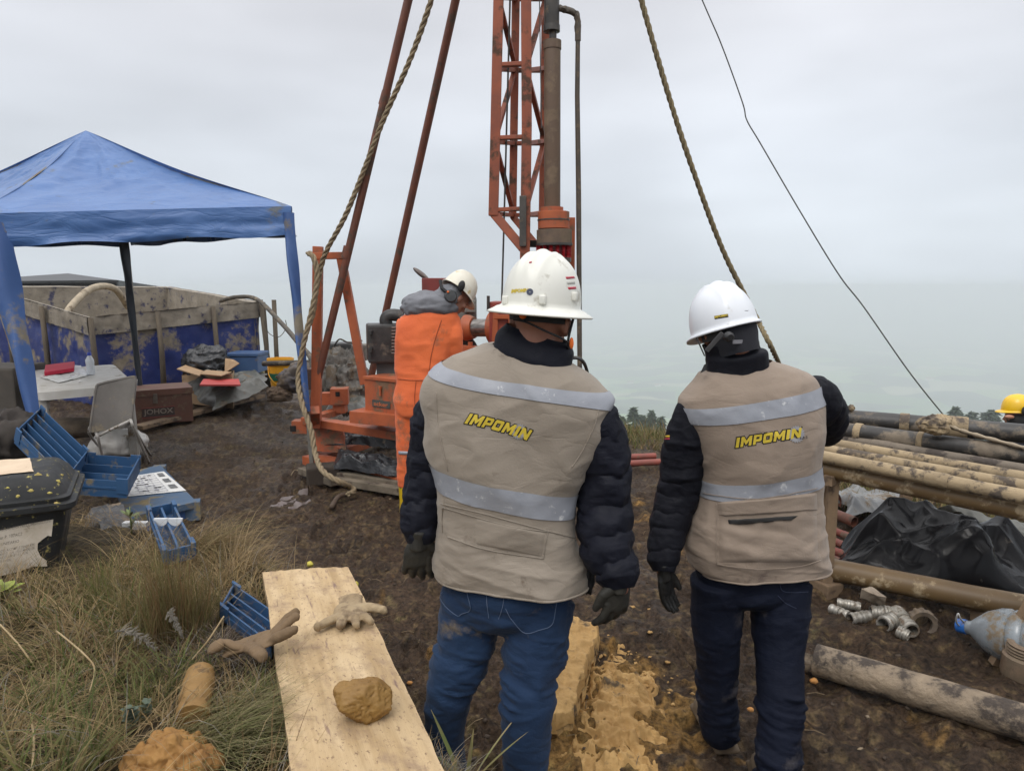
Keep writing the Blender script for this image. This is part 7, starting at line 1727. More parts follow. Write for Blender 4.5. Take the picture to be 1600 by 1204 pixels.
# ================================================================== WOODEN PLANK, GLOVES, CLAY LUMP
M_plank = mat('raw_pine', (.55, .395, .235), (.44, .30, .165), 3.0, .75, bump=.0012, bscale=60, stretch=(2.0, 2.0, 2.0), mud=.16, mudc=(.25, .17, .10), mscale=7, split=(.32, .68), detail=9)
def plank():
    z = .54; q = [G(457, 1215, z), G(700, 1215, z), G(545, 885, z), G(411, 893, z)]
    a, b, c, d = q; ext = (a - d) * .12; a = a + ext; b = b + (b - c) * .12
    n, m_ = 60, 240; u = np.linspace(0, 1, n)[None, :, None]; v = np.linspace(0, 1, m_)[:, None, None]
    A, B, C, D = [np.array(tuple(p)) for p in (a, b, c, d)]; T = (A * (1 - u) + B * u) * (1 - v) + (D * (1 - u) + C * u) * v
    X_ = u * .36 + 0 * v; Yy = v * 1.5 + 0 * u; X_, Yy = X_[..., 0], Yy[..., 0]
    T[..., 2] += (fbm(st3(X_ * 45, Yy * 5, 0 * X_), 3, 3) - .5) * .004 + (fbm(st3(X_ * 8, Yy * 2.5, 0 * X_), 2, 4) - .5) * .006
    T[..., 0] += ((fbm(st3(X_ * 0 + 1, Yy * 9, 0 * X_), 3, 6) - .5) * .010) * ((u[..., 0] < .02) | (u[..., 0] > .98))
    e_ = (v[..., 0] > .993) ; T[..., 1] += e_ * (fbm(st3(X_ * 40, 0 * X_, 0 * X_), 2, 5) - .5) * .02
    mb = MB().grid(T); th = .045
    ring = [(0, i) for i in range(n)] + [(j, n - 1) for j in range(1, m_)] + [(m_ - 1, i) for i in range(n - 2, -1, -1)] + [(j, 0) for j in range(m_ - 2, 0, -1)]
    R0 = np.array([T[k] for k in ring]); R1 = R0 - np.array([0, 0, th]); mb.grid(np.array([R1, R0]), wrapu=True)
    mb.f.append(tuple(range(n * m_, n * m_ + len(ring)))[::-1])
    o = mb.build('wooden_plank', None, None, True, R(50))
    m = bpy.data.materials.new('pine_plank'); m.use_nodes = True; N, l = m.node_tree.nodes, m.node_tree.links; bs = N['Principled BSDF']
    uv = o.data.attributes.new('grain', 'FLOAT_VECTOR', 'POINT'); tot = len(o.data.vertices); arr = np.zeros((tot, 3)); arr[:n * m_, 0] = X_.ravel(); arr[:n * m_, 1] = Yy.ravel()
    for off_ in (0, len(ring)): 
        for i, k in enumerate(ring): arr[n * m_ + off_ + i] = (X_[k], Yy[k], .04 if off_ == 0 else 0)
    uv.data.foreach_set('vector', arr.ravel())
    at = N.new('ShaderNodeAttribute'); at.attribute_name = 'grain'
    def nz(sx, sy, sc, det=6, rg=.6):
        mp_ = N.new('ShaderNodeMapping'); mp_.inputs['Scale'].default_value = (sx, sy, 8); l.new(at.outputs['Vector'], mp_.inputs[0]); t_ = N.new('ShaderNodeTexNoise'); t_.inputs['Scale'].default_value = sc; t_.inputs['Detail'].default_value = det; t_.inputs['Roughness'].default_value = rg; l.new(mp_.outputs[0], t_.inputs[0]); return t_.outputs[0]
    def mr(s, a_, b_, c_=0., d_=1.): 
        r = N.new('ShaderNodeMapRange'); r.inputs['From Min'].default_value = a_; r.inputs['From Max'].default_value = b_; r.inputs['To Min'].default_value = c_; r.inputs['To Max'].default_value = d_; l.new(s, r.inputs[0]); return r.outputs[0]
    def mx(f, a_, b_):
        x = N.new('ShaderNodeMix'); x.data_type = 'RGBA'; l.new(f, x.inputs['Factor'])
        for s, v_ in ((6, a_), (7, b_)):
            if isinstance(v_, tuple): x.inputs[s].default_value = (*v_, 1)
            else: l.new(v_, x.inputs[s])
        return x.outputs[2]
    c1 = mx(mr(nz(30, 2.2, 1, 7), .35, .65), (.49, .355, .20), (.36, .25, .13)); c2 = mx(mr(nz(6, 1.5, 1.5, 4), .42, .70), c1, (.56, .425, .26))
    c3 = mx(mr(nz(3, 2.6, 2.6, 8, .75), .50, .68), c2, (.27, .185, .12)); c4 = mx(mr(nz(70, 40, 1, 4, .75), .57, .66), c3, (.20, .13, .08)); c5 = mx(mr(nz(7, 1.3, 3, 4), .62, .70), c4, (.19, .12, .10))
    l.new(c5, bs.inputs['Base Color']); bs.inputs['Roughness'].default_value = .75; bs.inputs['Specular IOR Level'].default_value = .3
    bp = N.new('ShaderNodeBump'); bp.inputs['Distance'].default_value = .0025; l.new(nz(60, 5, 1, 7, .65), bp.inputs['Height']); l.new(bp.outputs[0], bs.inputs['Normal'])
    o.data.materials.append(m); tag(o, 'pale raw pine plank resting on the grassy bank in the foreground', 'plank')
    return o
plank()
PZ = .545
def flat_glove(name, wrist, d, s, m, label, fingers, thumb, k=1.0, cuff=True, lift=.0, thick=.012):
    """empty work glove lying on its side of the board: d finger direction, s towards the thumb"""
    d, s = Vector(d).normalized(), Vector(s).normalized(); n = s.cross(d); n = n if n.z > 0 else -n; w = Vector(wrist); mb = MB(); M = Matrix((s, d, n)).transposed()
    mb.ball(w + d * .055 * k + n * thick, (.052 * k, .064 * k, thick * 1.15), 10, M); mb.tube([w - d * .05 * k + n * thick, w + n * thick, w + d * .04 * k + n * thick], [.040 * k, .037 * k, .042 * k], 14, flat=.36)
    for j, (o, L, ang, bend) in enumerate(fingers):
        p = w + d * .085 * k + s * o * k + n * thick; dr = (d * math.cos(ang) + s * math.sin(ang)).normalized(); pts = [p - dr * .02]; 
        for q in range(5): pts.append(p + dr * L * k * (q / 4) + n * (bend * math.sin(q / 4 * 2.6) * .5 + lift * q / 4))
        mb.tube(pts, [.016 * k, .0165 * k, .017 * k, .017 * k, .016 * k, .0135 * k], 10, flat=.75); mb.ball(pts[-1], .0130 * k, 6)
    o, L, ang = thumb; p = w + d * .03 * k + s * .035 * k + n * thick; dr = (d * math.cos(ang) + s * math.sin(ang)).normalized(); mb.tube([p - dr * .02, p + dr * L * .5 * k + n * .006, p + dr * L * k + n * .002], [.021 * k, .019 * k, .0155 * k], 10, flat=.75); mb.ball(p + dr * L * k + n * .002, .015 * k, 6)
    o = remesh(name, mb, m, None, .0035, 3, lambda c, no: (ridged(c * 45, 3, 3) - .5) * .0030 + (fbm(c * 26, 3, 6) - .5) * .013 + np.sin((c @ np.array([s.x, s.y, s.z])) * 1500) * .0004 * (((c - np.array(tuple(w))) @ np.array([d.x, d.y, d.z])) < .02))
    return tag(o, label, 'glove')
M_knit = mat('dusty_knit_glove', (.36, .275, .165), (.26, .19, .11), 14, .95, bump=.0015, bscale=220, mud=.35, mudc=(.22, .155, .09), mscale=12)
M_leath = mat('brown_mud_glove', (.175, .115, .062), (.135, .088, .047), 9, .9, bump=.0012, bscale=150)
flat_glove('work_glove', G(548, 950, PZ), G(545, 1008, PZ) - G(548, 946, PZ), (1, .1, 0), M_knit, 'tan knitted work glove lying palm down on the plank, fingers spread towards us',
     [(.030, .055, .62, .010), (.010, .066, .16, .012), (-.012, .066, -.25, .010), (-.034, .080, -.75, .004)], (.035, .075, 1.15), 1.12, thick=.016)
flat_glove('work_glove', G(384, 1012, PZ + .01), G(440, 996, PZ + .05) - G(384, 1012, PZ + .01), (.25, -1, 0), M_leath, 'brown muddy work glove hanging over the left edge of the plank, fingers splayed',
     [(.020, .085, .10, .004), (.000, .080, -.55, .004), (-.018, .085, -.68, .004)], (.035, .085, 1.05), 1.1, lift=.02, thick=.010)
tag(MB().tube([Vector(p) for p in spline([G(385, 1012, PZ + .02), G(368, 1009, PZ + .03), G(352, 1003, PZ + .04), G(338, 1010, PZ + .03), G(332, 1010, PZ)], 20)], [.020 - .0004 * i + (.012 if 10 < i < 17 else 0) for i in range(20)], 12, flat=.6).build('glove_cuff', M_leath, None, True), 'twisted cuff of the brown glove curling left over the grass', 'cuff')
def rock_disp(seed, ncut, lo, hi, rough=.05):
    q = np.random.default_rng(seed); D = q.normal(0, 1, (ncut, 3)); D /= np.linalg.norm(D, axis=1)[:, None]; C = q.uniform(lo, hi, ncut)
    def f(A):
        dd = A @ D.T; dd = np.where(dd > .05, C / np.maximum(dd, .05), 9); r = np.minimum(dd.min(-1), 1.1 + (fbm(A * 1.3 + seed, 2, seed) - .5) * .3)
        return r - 1 + (fbm(A * 4 + seed, 4, seed + 2, .6) - .5) * rough * 3 - np.clip(ridged(A * 2.6 + seed, 2, seed + 4) - .80, 0, 1) * .5
    return f
g = MB().ball(G(566, 1092, PZ + .045), (.070, .060, .058), 64, disp=rock_disp(4, 16, .78, 1.0, .055))
tag(g.build('clay_lump', mat('ochre_clay', (.27, .155, .038), (.19, .10, .025), 6, .65, bump=.004, bscale=35, detail=8), None, True), 'fist-sized lump of ochre clay sitting on the plank', 'clay lump')
mb = MB(); c = G(268, 1200, .50)
for k in range(46):
    a, b = r_.uniform(0, 6.28), r_.uniform(0, 1) ** .5; mb.ball(c + V(math.cos(a) * b * .095, math.sin(a) * b * .085, .035 * (1 - b) + r_.uniform(0, .02)), (.030, .028, .026), 7, disp=lambda A, k=k: (vnoise(A * 2 + k, 4) - .5) * .6)
remesh('clay_lump', mb, mat('crumbly_clay', (.31, .165, .045), (.22, .105, .028), 10, .85, bump=.005, bscale=50, detail=8), None, .0045, 1, lambda c, n: (fbm(c * 55, 3, 4) - .5) * .024 + (ridged(c * 30, 2, 5) - .5) * .014); o = COL.objects[-1]; tag(o, 'crumbly orange clay lump at the bottom edge in the grass', 'clay lump')
mb = MB().ball(G(222, 1206, .47), (.05, .05, .03), 16, disp=lambda A: (fbm(A * 2, 3, 5) - .5) * .6); tag(mb.build('clay_lump', MATS['crumbly_clay'], None, True), 'small flat clay piece left of the crumbly lump', 'clay lump')
ca, cb_ = G(300, 1122, .50), G(314, 1048, .52)
mb = MB().tube([ca.lerp(cb_, k / 20) for k in range(21)], [.043 + .002 * math.sin(k) - (.012 if k == 20 else 0) - (.004 if k == 19 else 0) for k in range(21)], 32, jit=.05, seed=3); ca2 = ca
core = mb.build('core_sample', mat('ochre_core', (.27, .155, .045), (.20, .11, .034), 5, .7, bump=.004, bscale=50, mud=.25, mudc=(.12, .07, .03), mscale=14), None, True, R(50)); tag(core, 'cylindrical ochre clay core lying in the grass left of the plank', 'clay core')
t5 = tray('core_tray', G(366, 932, .47), G(440, 985, .47) - G(366, 932, .47), G(346, 968, .47) - G(366, 932, .47), .055, 'blue core tray wedged under the plank beside the brown glove', 3)
tag(crumple(G(398, 992, .47), (.030, .026, .02), 120, .3, 3, 20, False).build('foil_scrap', mat('white_foil', (.6, .66, .75), (.35, .42, .55), 20, .3), None, True), 'crumpled bluish white plastic scrap behind the brown glove', 'scrap')
tag(crumple(P(484, 881, 3.05), (.014, .012, .012), 121, .3, 3, 14, False).build('yellow_scrap', mat('yellow_plastic_scrap', (.6, .52, .08), None, 9, .6), None, True), 'small yellow scrap behind the far end of the plank', 'scrap')
tag(crumple(P(556, 914, 2.85), (.010, .02, .014), 122, .3, 3, 12, False).build('yellow_scrap', MATS['yellow_plastic_scrap'], None, True), 'tiny yellow scrap at the plank\'s right edge', 'scrap')

# ================================================================== BLACK TUB (left foreground)
M_tub = mat('black_tub_plastic', (.014, .015, .016), (.028, .029, .030), 5, .45, rough2=.62, spec=.3, bump=.0008, bscale=70, mud=.14, mudc=(.50, .42, .13), mscale=26, mudrough=.7)
def tub():
    br = G(84, 918, .38); Y0 = br.y; z0 = .40
    def F(px, py, dy=0): return P(px, py, Y0 + dy)
    PV = V(F(84, 905).x, Y0, .4); RT = Matrix.Rotation(R(27), 3, 'Z'); RI = RT.transposed(); camo = PV + RI @ (Vector((0, 0, CAMZ)) - PV)
    t = empty('lidded_tub', PV, 'black plastic tub with domed lid, torn white label and yellow splashes', 'tub')
    R_, L_ = F(84, 905).x, F(84, 905).x - .78; zt = F(84, 795).z; D = .50; Rt = F(100, 800).x
    def ringz(x0, x1, y0, y1, z, c=.05, n=6):
        pts = []
        for cx, cy, a0 in ((x1 - c, y0 + c, -90), (x1 - c, y1 - c, 0), (x0 + c, y1 - c, 90), (x0 + c, y0 + c, 180)):
            for k in range(n + 1): a = math.radians(a0 + 90 * k / n); pts.append((cx + c * math.cos(a), cy + c * math.sin(a), z))
        return pts
    rows = [ringz(L_, R_, Y0 + .02, Y0 + D - .02, z0), ringz(L_ - .005, R_ + .006, Y0 + .015, Y0 + D - .015, z0 + .02), ringz(L_ - .02, Rt - .0, Y0, Y0 + D, zt)]
    g = MB().grid(np.array(rows), wrapu=True); g.f.append(tuple(range(28))[::-1]); g.build('tub_body', M_tub, t, True, R(40))
    e_ = .035; rows = [ringz(L_ - .02 - e_ * .6, Rt + e_ * .6, Y0 - e_ * .6, Y0 + D + e_, zt - .012), ringz(L_ - .02 - e_, Rt + e_, Y0 - e_, Y0 + D + e_, zt), ringz(L_ - .02 - e_, Rt + e_, Y0 - e_, Y0 + D + e_, zt + .022), ringz(L_ - .02 - e_ * .5, Rt + e_ * .4, Y0 - e_ * .4, Y0 + D + e_ * .4, zt + .028),
         ringz(L_ - .02 - e_ * .5, Rt + e_ * .45, Y0 - e_ * .45, Y0 + D + e_ * .4, zt + .045), ringz(L_ - .0, Rt - .00, Y0 + .005, Y0 + D, zt + .052), ringz(L_, Rt - .02, Y0 + .018, Y0 + D - .02, zt + .10, .07), ringz(L_ + .03, Rt - .05, Y0 + .05, Y0 + D - .05, zt + .135, .08), ringz(L_ + .06, Rt - .085, Y0 + .085, Y0 + D - .085, zt + .142, .08)]
    g = MB().grid(np.array(rows), wrapu=True); n = 28; k = len(rows); g.f.append(tuple(range((k - 1) * n, k * n))); lid = g.build('lid', M_tub, t, True, R(35))
    A = wrinkled(V(L_ + .06, Y0 + D - .07, zt + .15), V(Rt - .17, Y0 + D - .10, zt + .15), V(Rt - .12, Y0 + .10, zt + .148), V(L_ + .06, Y0 + .10, zt + .148), 40, 40, .004, 3, 6)
    A[..., 1] += (fbm(A * 14, 3, 4) - .5) * .05
    A = (A - np.array(PV)) @ np.array(RT).T + np.array(PV)
    tag(MB().grid(A).build('dried_slab', mat('cream_board', (.62, .49, .35), (.52, .40, .28), 9, .8, bump=.003, bscale=40, mud=.1), None, True), 'cream coloured dusty board lying on the black tub lid', 'board')
    # torn label, following the sloping front
    def fr(px, py, off=.003):
        bvx = BV.ray_cast(camo, (RI @ ray(px, py)).normalized())
        return bvx[0] + V(0, -off, 0) if bvx[0] is not None else P(px, py, Y0)
    global BV; BV = bvh_of(t.children[0])
    pts = [(-30, 822), (20, 818), (50, 814), (82, 812), (81, 826), (80, 838), (75, 836), (68, 841), (62, 846), (62, 856), (66, 866), (74, 874), (75, 883), (68, 882), (58, 880), (40, 884), (0, 889), (-30, 892)]
    MB().add([fr(*p) for p in pts], [tuple(range(len(pts)))[::-1]]).build('torn_label', mat('stained_label', (.56, .50, .42), (.42, .36, .28), 12, .8, mud=.12, mudc=(.2, .15, .1)), t)
    ink = mat('label_ink', (.05, .045, .04), (.16, .14, .12), 60, .8)
    for s, y, x0, x1, h in (('CONGELADORA PRECOMBINACION', 821, 4, 78, 4.5), ('Bucear P. 107AC2', 833, 4, 42, 5), ('PESO UNITARIO', 843, 2, 38, 4.5), ('TERMINADO. A COMPLE TENSILATE', 853, 0, 58, 4), ('CON CEMENTO. LUIS. ABIAS MUERE DE', 858, 0, 58, 4), ('FORTE EN DOLUM BY AT 75 N.', 863, 0, 50, 4), ('PAR 300 X 20 EN.', 868, 0, 28, 4), ('CALI, CO.', 876, -4, 12, 4)):
        v, f = text_mesh(s, 0, .01); a0, a1, b0, b1 = v[:, 0].min(), v[:, 0].max(), v[:, 1].min(), v[:, 1].max()
        MB().add([fr(x0 + (x1 - x0) * (x - a0) / (a1 - a0), y - (x - a0) / (a1 - a0) * (x1 - x0) * .07 - h * (yy - b0) / (b1 - b0), .005) for x, yy in v], f).build('label_lettering', ink, t)
    for k, (px, py, r) in enumerate(((60, 742, 5), (38, 735, 3), (48, 766, 3.5), (91, 752, 4), (96, 742, 3), (12, 762, 2.5), (28, 775, 3), (78, 770, 3), (88, 786, 3))):
        h_ = bvh_of(lid).ray_cast(camo, (RI @ ray(px, py)).normalized())
        if h_[0] is not None: MB().ball(h_[0], (r / FPX * Y0, .003, r / FPX * Y0 * .7), 6, disp=lambda A: (vnoise(A * 2 + k, 3) - .5) * .9).build('paint_splash', mat('yellow_splash', (.50, .44, .10), (.45, .33, .12), 30, .7), t, True)
    for k in range(3): MB().box(V(R_ - .06 - k * .06, Y0 + .03, z0 - .02), (.012, .02, .10), None, .004).build('foot_rib', M_tub, t)
    t.rotation_euler.z = R(27)
tub()
# ================================================================== GRASS AND SMALL PLANTS
def blade_material(name, trans=.3):
    m = bpy.data.materials.new(name); m.use_nodes = True; n, l = m.node_tree.nodes, m.node_tree.links; b = n['Principled BSDF']
    at = n.new('ShaderNodeAttribute'); at.attribute_name = 'Col'; l.new(at.outputs['Color'], b.inputs['Base Color']); b.inputs['Roughness'].default_value = .75; b.inputs['Specular IOR Level'].default_value = .25
    t = n.new('ShaderNodeBsdfTranslucent'); l.new(at.outputs['Color'], t.inputs[0]); mx = n.new('ShaderNodeMixShader'); mx.inputs[0].default_value = trans
    l.new(b.outputs[0], mx.inputs[1]); l.new(t.outputs[0], mx.inputs[2]); l.new(mx.outputs[0], n['Material Output'].inputs[0]); return m
M_blade = blade_material('grass_blade')
def blades(name, base, az, L, lean, bend, width, colr, label, cat, kind='stuff', seg=5, tipcol=None):
    """base (N,3), azimuth, length, lean (initial angle from vertical), bend (extra droop), width, colour (N,3)"""
    N = len(base); r = np.random.default_rng(N); t = np.linspace(0, 1, seg + 1)
    ang = lean[:, None] + bend[:, None] * t[None] ** 1.4
    azz = az[:, None] + (r.normal(0, .35, N)[:, None]) * t[None]
    st = L[:, None] / seg
    dx = np.sin(ang) * np.cos(azz) * st; dy = np.sin(ang) * np.sin(azz) * st; dz = np.cos(ang) * st
    px = base[:, 0:1] + np.concatenate([np.zeros((N, 1)), np.cumsum(dx[:, :-1], 1)], 1); py = base[:, 1:2] + np.concatenate([np.zeros((N, 1)), np.cumsum(dy[:, :-1], 1)], 1); pz = base[:, 2:3] + np.concatenate([np.zeros((N, 1)), np.cumsum(dz[:, :-1], 1)], 1)
    fa = az + np.pi / 2 + r.uniform(-.9, .9, N); w = width[:, None] * (1 - t[None] ** 2 * .85) * .5
    ox = np.cos(fa)[:, None] * w; oy = np.sin(fa)[:, None] * w
    A = np.stack([np.stack([px - ox, py - oy, pz], -1), np.stack([px + ox, py + oy, pz], -1)], 2)   # N, seg+1, 2, 3
    co = A.reshape(-1, 3); k = np.arange(N)[:, None] * (seg + 1) * 2 + np.arange(seg)[None] * 2
    q = np.stack([k, k + 1, k + 3, k + 2], -1).reshape(-1, 4)
    me = bpy.data.meshes.new(name); me.vertices.add(len(co)); me.vertices.foreach_set('co', co.ravel()); me.loops.add(len(q) * 4); me.loops.foreach_set('vertex_index', q.ravel().astype(np.int32))
    me.polygons.add(len(q)); me.polygons.foreach_set('loop_start', (np.arange(len(q)) * 4).astype(np.int32)); me.update(calc_edges=True)
    c = np.repeat(colr[:, None, :], (seg + 1) * 2, 1)
    if tipcol is not None:
        tt = np.repeat(t, 2)[None, :, None] ** 1.5; c = c * (1 - tt) + np.array(tipcol) * tt
    set_col(me, c.reshape(-1, 3)); me.materials.append(M_blade); smooth(me)
    return tag(link(name, me), label, cat, kind=kind)
GR = np.random.default_rng(11)
KEEP = [(*G(a, b, .5)[:2], r0) for a, b, r0 in ((300, 1110, .07), (306, 1075, .07), (312, 1050, .06), (296, 1150, .09), (292, 1185, .09), (395, 1020, .10), (350, 1010, .08), (268, 1200, .13), (390, 980, .10), (400, 960, .10), (370, 960, .10), (270, 1195, .1))] + [(*G(a, b, .1)[:2], r0) for a, b, r0 in ((272, 845, .22), (270, 880, .15), (225, 830, .2))] + [(*G(a, b, z_)[:2], r0) for a, b, z_, r0 in ((285, 862, .45, .10), (270, 835, .45, .12), (255, 815, .45, .1))]
def zb(x, y):
    z, s1, s2 = base_z(x, y); w = 1 - sstep(0, .3, s1); return z + mud_z(x, y) * (.35 + .65 * w)
def pick(pal, N, jit=.25):
    pal = np.array(pal); i = GR.integers(0, len(pal), N); return pal[i] * (1 + GR.uniform(-jit, jit, (N, 1)))
TAN = [(.30, .215, .105), (.36, .27, .145), (.24, .165, .075), (.27, .20, .12), (.20, .13, .06)]
GRN = [(.095, .115, .030), (.12, .135, .045), (.075, .095, .028), (.15, .15, .06)]
OLV = [(.16, .14, .055), (.20, .165, .075), (.12, .11, .04)]
GRY = [(.22, .205, .175), (.27, .25, .21), (.16, .145, .12)]
def scatter_bank(N, cond=None, x0=-3.2, x1=-.1, y0=.7, y1=4.6):
    x = GR.uniform(x0, x1, N); y = GR.uniform(y0, y1, N); sd_ = poly_sd(x, y, BANK); k = sd_ > -.06 + GR.uniform(-.05, .12, N)
    # stay off the plank, the tub and the trays
    px = (-.855 + (y - 2.79) * (-.353 + .855) / (1.557 - 2.79)); k &= ~((np.abs(x - px) < .165) & (y < 2.8)); k &= (x < px + .20) | (y > 2.8)
    k &= ~((x < -1.78) & (y > 2.80) & (y < 3.6))
    for qx, qy, rr0 in KEEP: k &= np.hypot(x - qx, y - qy) > rr0
    if cond is not None: k &= cond(x, y)
    return x[k], y[k]
def tufts(n, per, spread, pal, Lr, lean, bend, width, name, label, cond=None, cat='grass', pts=None, up=False, tip=None):
    if pts is None:
        cx, cy_ = scatter_bank(n, cond)
    else: cx, cy_ = np.array([p[0] for p in pts], float), np.array([p[1] for p in pts], float)
    m_ = len(cx); ta = GR.uniform(0, 6.28, m_); tl = GR.uniform(.7, 1.25, m_)
    i = np.repeat(np.arange(m_), per); N = len(i); a = GR.uniform(0, 6.28, N); rr_ = spread * GR.uniform(0, 1, N) ** .5
    x, y = cx[i] + np.cos(a) * rr_, cy_[i] + np.sin(a) * rr_; z = zb(x, y) - .01
    az = np.where(GR.random(N) < .55, ta[i] + GR.normal(0, .5, N), a); L = Lr * tl[i] * GR.uniform(.5, 1.2, N)
    return blades(name, np.stack([x, y, z], -1), az, L, np.abs(GR.normal(lean, .18, N)), GR.uniform(.3, 1, N) * bend, width * GR.uniform(.6, 1.3, N), pick(pal, N), label, cat, tipcol=tip)
# matted straw, low
tufts(2300, 30, .05, TAN + OLV, .13, .95, 1.6, .0032, 'dry_grass', 'matted dry tan grass covering the bank in the left foreground')
tufts(850, 28, .045, TAN + TAN[:2] + GRY[:1], .26, .7, 1.9, .0024, 'dry_grass', 'long drooping straw over the bank', None)
# green side at the lower left
tufts(800, 22, .04, GRN + OLV, .18, .5, 1.3, .0050, 'green_grass', 'green and olive grass blades in the lower left corner', lambda x, y: (x < -.75) & (y < 2.5))
# straw mound by the trays
tufts(420, 40, .05, TAN[:2] + TAN[3:4], .25, .70, 1.8, .0030, 'dry_grass', 'pale straw mound in front of the narrow blue tray', lambda x, y: (x > -2.4) & (x < -1.0) & (y > 2.75))
# tall upright reddish tussock in the middle
c = G(262, 1015, .42); pts = [(c.x + GR.normal(0, .075), c.y + GR.normal(.03, .05)) for _ in range(34)]
tufts(0, 32, .03, OLV + TAN[4:5] + [(.17, .10, .05)], .30, .10, .45, .0024, 'tussock', 'tall upright reddish olive tussock left of the plank', pts=pts, cat='tussock')
c = G(165, 960, .42); pts = [(c.x + GR.normal(0, .12), c.y + GR.normal(0, .1)) for _ in range(22)]
tufts(0, 26, .035, OLV + GRN[:1], .20, .12, .6, .0024, 'tussock', 'thin upright olive grass below the black tub', pts=pts, cat='tussock')
# fountain of straw leaning out over the mud
c = G(300, 905, .36); pts = [(c.x + GR.normal(0, .06), c.y + GR.normal(0, .04)) for _ in range(20)]
i = np.repeat(np.arange(20), 26); P0 = np.array(pts)[i]; N = len(i); base = np.stack([P0[:, 0] + GR.normal(0, .02, N), P0[:, 1] + GR.normal(0, .02, N), zb(P0[:, 0], P0[:, 1])], -1)
blades('tussock', base, GR.normal(.15, .45, N), GR.uniform(.2, .46, N), np.abs(GR.normal(.98, .2, N)), GR.uniform(.6, 1.4, N), np.full(N, .0024), pick(TAN + OLV, N), 'spray of straw leaning right over the mud', 'tussock')
# fan of stiff grass at the bottom, sweeping right against the plank
c = G(375, 1150, .42); N = 1900; base = np.stack([c.x + GR.normal(-.03, .06, N), c.y + GR.normal(-.02, .09, N), np.full(N, .42)], -1); base[:, 2] = zb(base[:, 0], base[:, 1])
blades('tussock', base, GR.normal(-.35, .45, N), GR.uniform(.10, .26, N), np.abs(GR.normal(.95, .18, N)), GR.uniform(.3, .9, N), np.full(N, .0026), pick([(.20, .20, .085), (.26, .235, .12), (.30, .25, .14), (.13, .14, .05)], N), 'stiff greenish grass fanned over against the lower left side of the plank', 'tussock')
# roots and wiry dead stems under the brown glove
N = 900; c = G(345, 1040, .42); base = np.stack([c.x + GR.normal(0, .10, N), c.y + GR.normal(.02, .08, N), np.full(N, .44)], -1); base[:, 2] = zb(base[:, 0], base[:, 1])
blades('dead_stems', base, GR.uniform(0, 6.28, N), GR.uniform(.05, .2, N), GR.uniform(.3, 1.3, N), GR.uniform(.5, 2, N), np.full(N, .0022), pick([(.12, .09, .065), (.2, .17, .14), (.07, .05, .04)], N), 'dark wiry dead stems beside the clay core', 'dead stems')
# grey twiggy mat right of the plank
N = 5200; x = GR.uniform(-.33, .16, N); y = GR.uniform(1.40, 2.0, N); px = (-.855 + (y - 2.79) * (.502) / (1.557 - 2.79)); k = (x > px + .19) & (x < px + .19 + GR.uniform(.02, .36, N) * (2.05 - y) * 2.2); x, y = x[k], y[k]; N = len(x)
base = np.stack([x, y, zb(x, y)], -1); blades('dead_stems', base, GR.uniform(0, 6.28, N), GR.uniform(.04, .13, N), GR.uniform(.5, 1.4, N), GR.uniform(.4, 2, N), np.full(N, .0022), pick(GRY + TAN[:1], N), 'grey tangled dead stems right of the plank', 'dead stems')
# grass strip beyond the brow and on the slope
N = 60000; th = GR.uniform(-.62, .66, N); r2_ = 6 + 24 * GR.random(N) ** 1.3; x, y = r2_ * np.sin(th), r2_ * np.cos(th); z, s1, s2 = base_z(x, y); k = (s2 > .03 + GR.uniform(0, .35, N)); x, y, z = x[k][:26000], y[k][:26000], z[k][:26000]; N = len(x)
blades('slope_grass', np.stack([x, y, z - .02], -1), GR.uniform(0, 6.28, N), GR.uniform(.10, .32, N), np.abs(GR.normal(.3, .2, N)), GR.uniform(.3, 1.2, N), GR.uniform(.005, .014, N), pick(TAN + OLV + GRN, N), 'rough tan and green grass on the slope beyond the mud', 'grass', seg=3)
N = 9000; x = GR.uniform(2.1, 5.5, N); y = GR.uniform(4.6, 8.0, N); z, s1, s2 = base_z(x, y); k = (y > 5.0 + (2.6 - x) * .3); x, y, z = x[k], y[k], z[k]; N = len(x)
blades('slope_grass', np.stack([x, y, z - .02], -1), GR.uniform(0, 6.28, N), GR.uniform(.10, .30, N), np.abs(GR.normal(.3, .2, N)), GR.uniform(.3, 1.2, N), GR.uniform(.004, .009, N), pick(TAN + OLV * 2 + GRN, N), 'tan and olive grass seen under the pipe rack', 'grass', seg=3)

N = 4200; x = GR.uniform(.7, 2.3, N); y = GR.uniform(6.5, 8.4, N); z, s1, s2 = base_z(x, y); k = y > 7.35 - (x - 1.0) * .55; x, y, z = x[k], y[k], z[k]; N = len(x)
blades('slope_grass', np.stack([x, y, z - .01], -1), GR.uniform(0, 6.28, N), GR.uniform(.05, .20, N), np.abs(GR.normal(.5, .25, N)), GR.uniform(.3, 1.4, N), GR.uniform(.005, .010, N), pick(TAN + OLV * 2 + GRN, N), 'rough tan and olive grass at the edge of the mud between the two men', 'grass', seg=3)

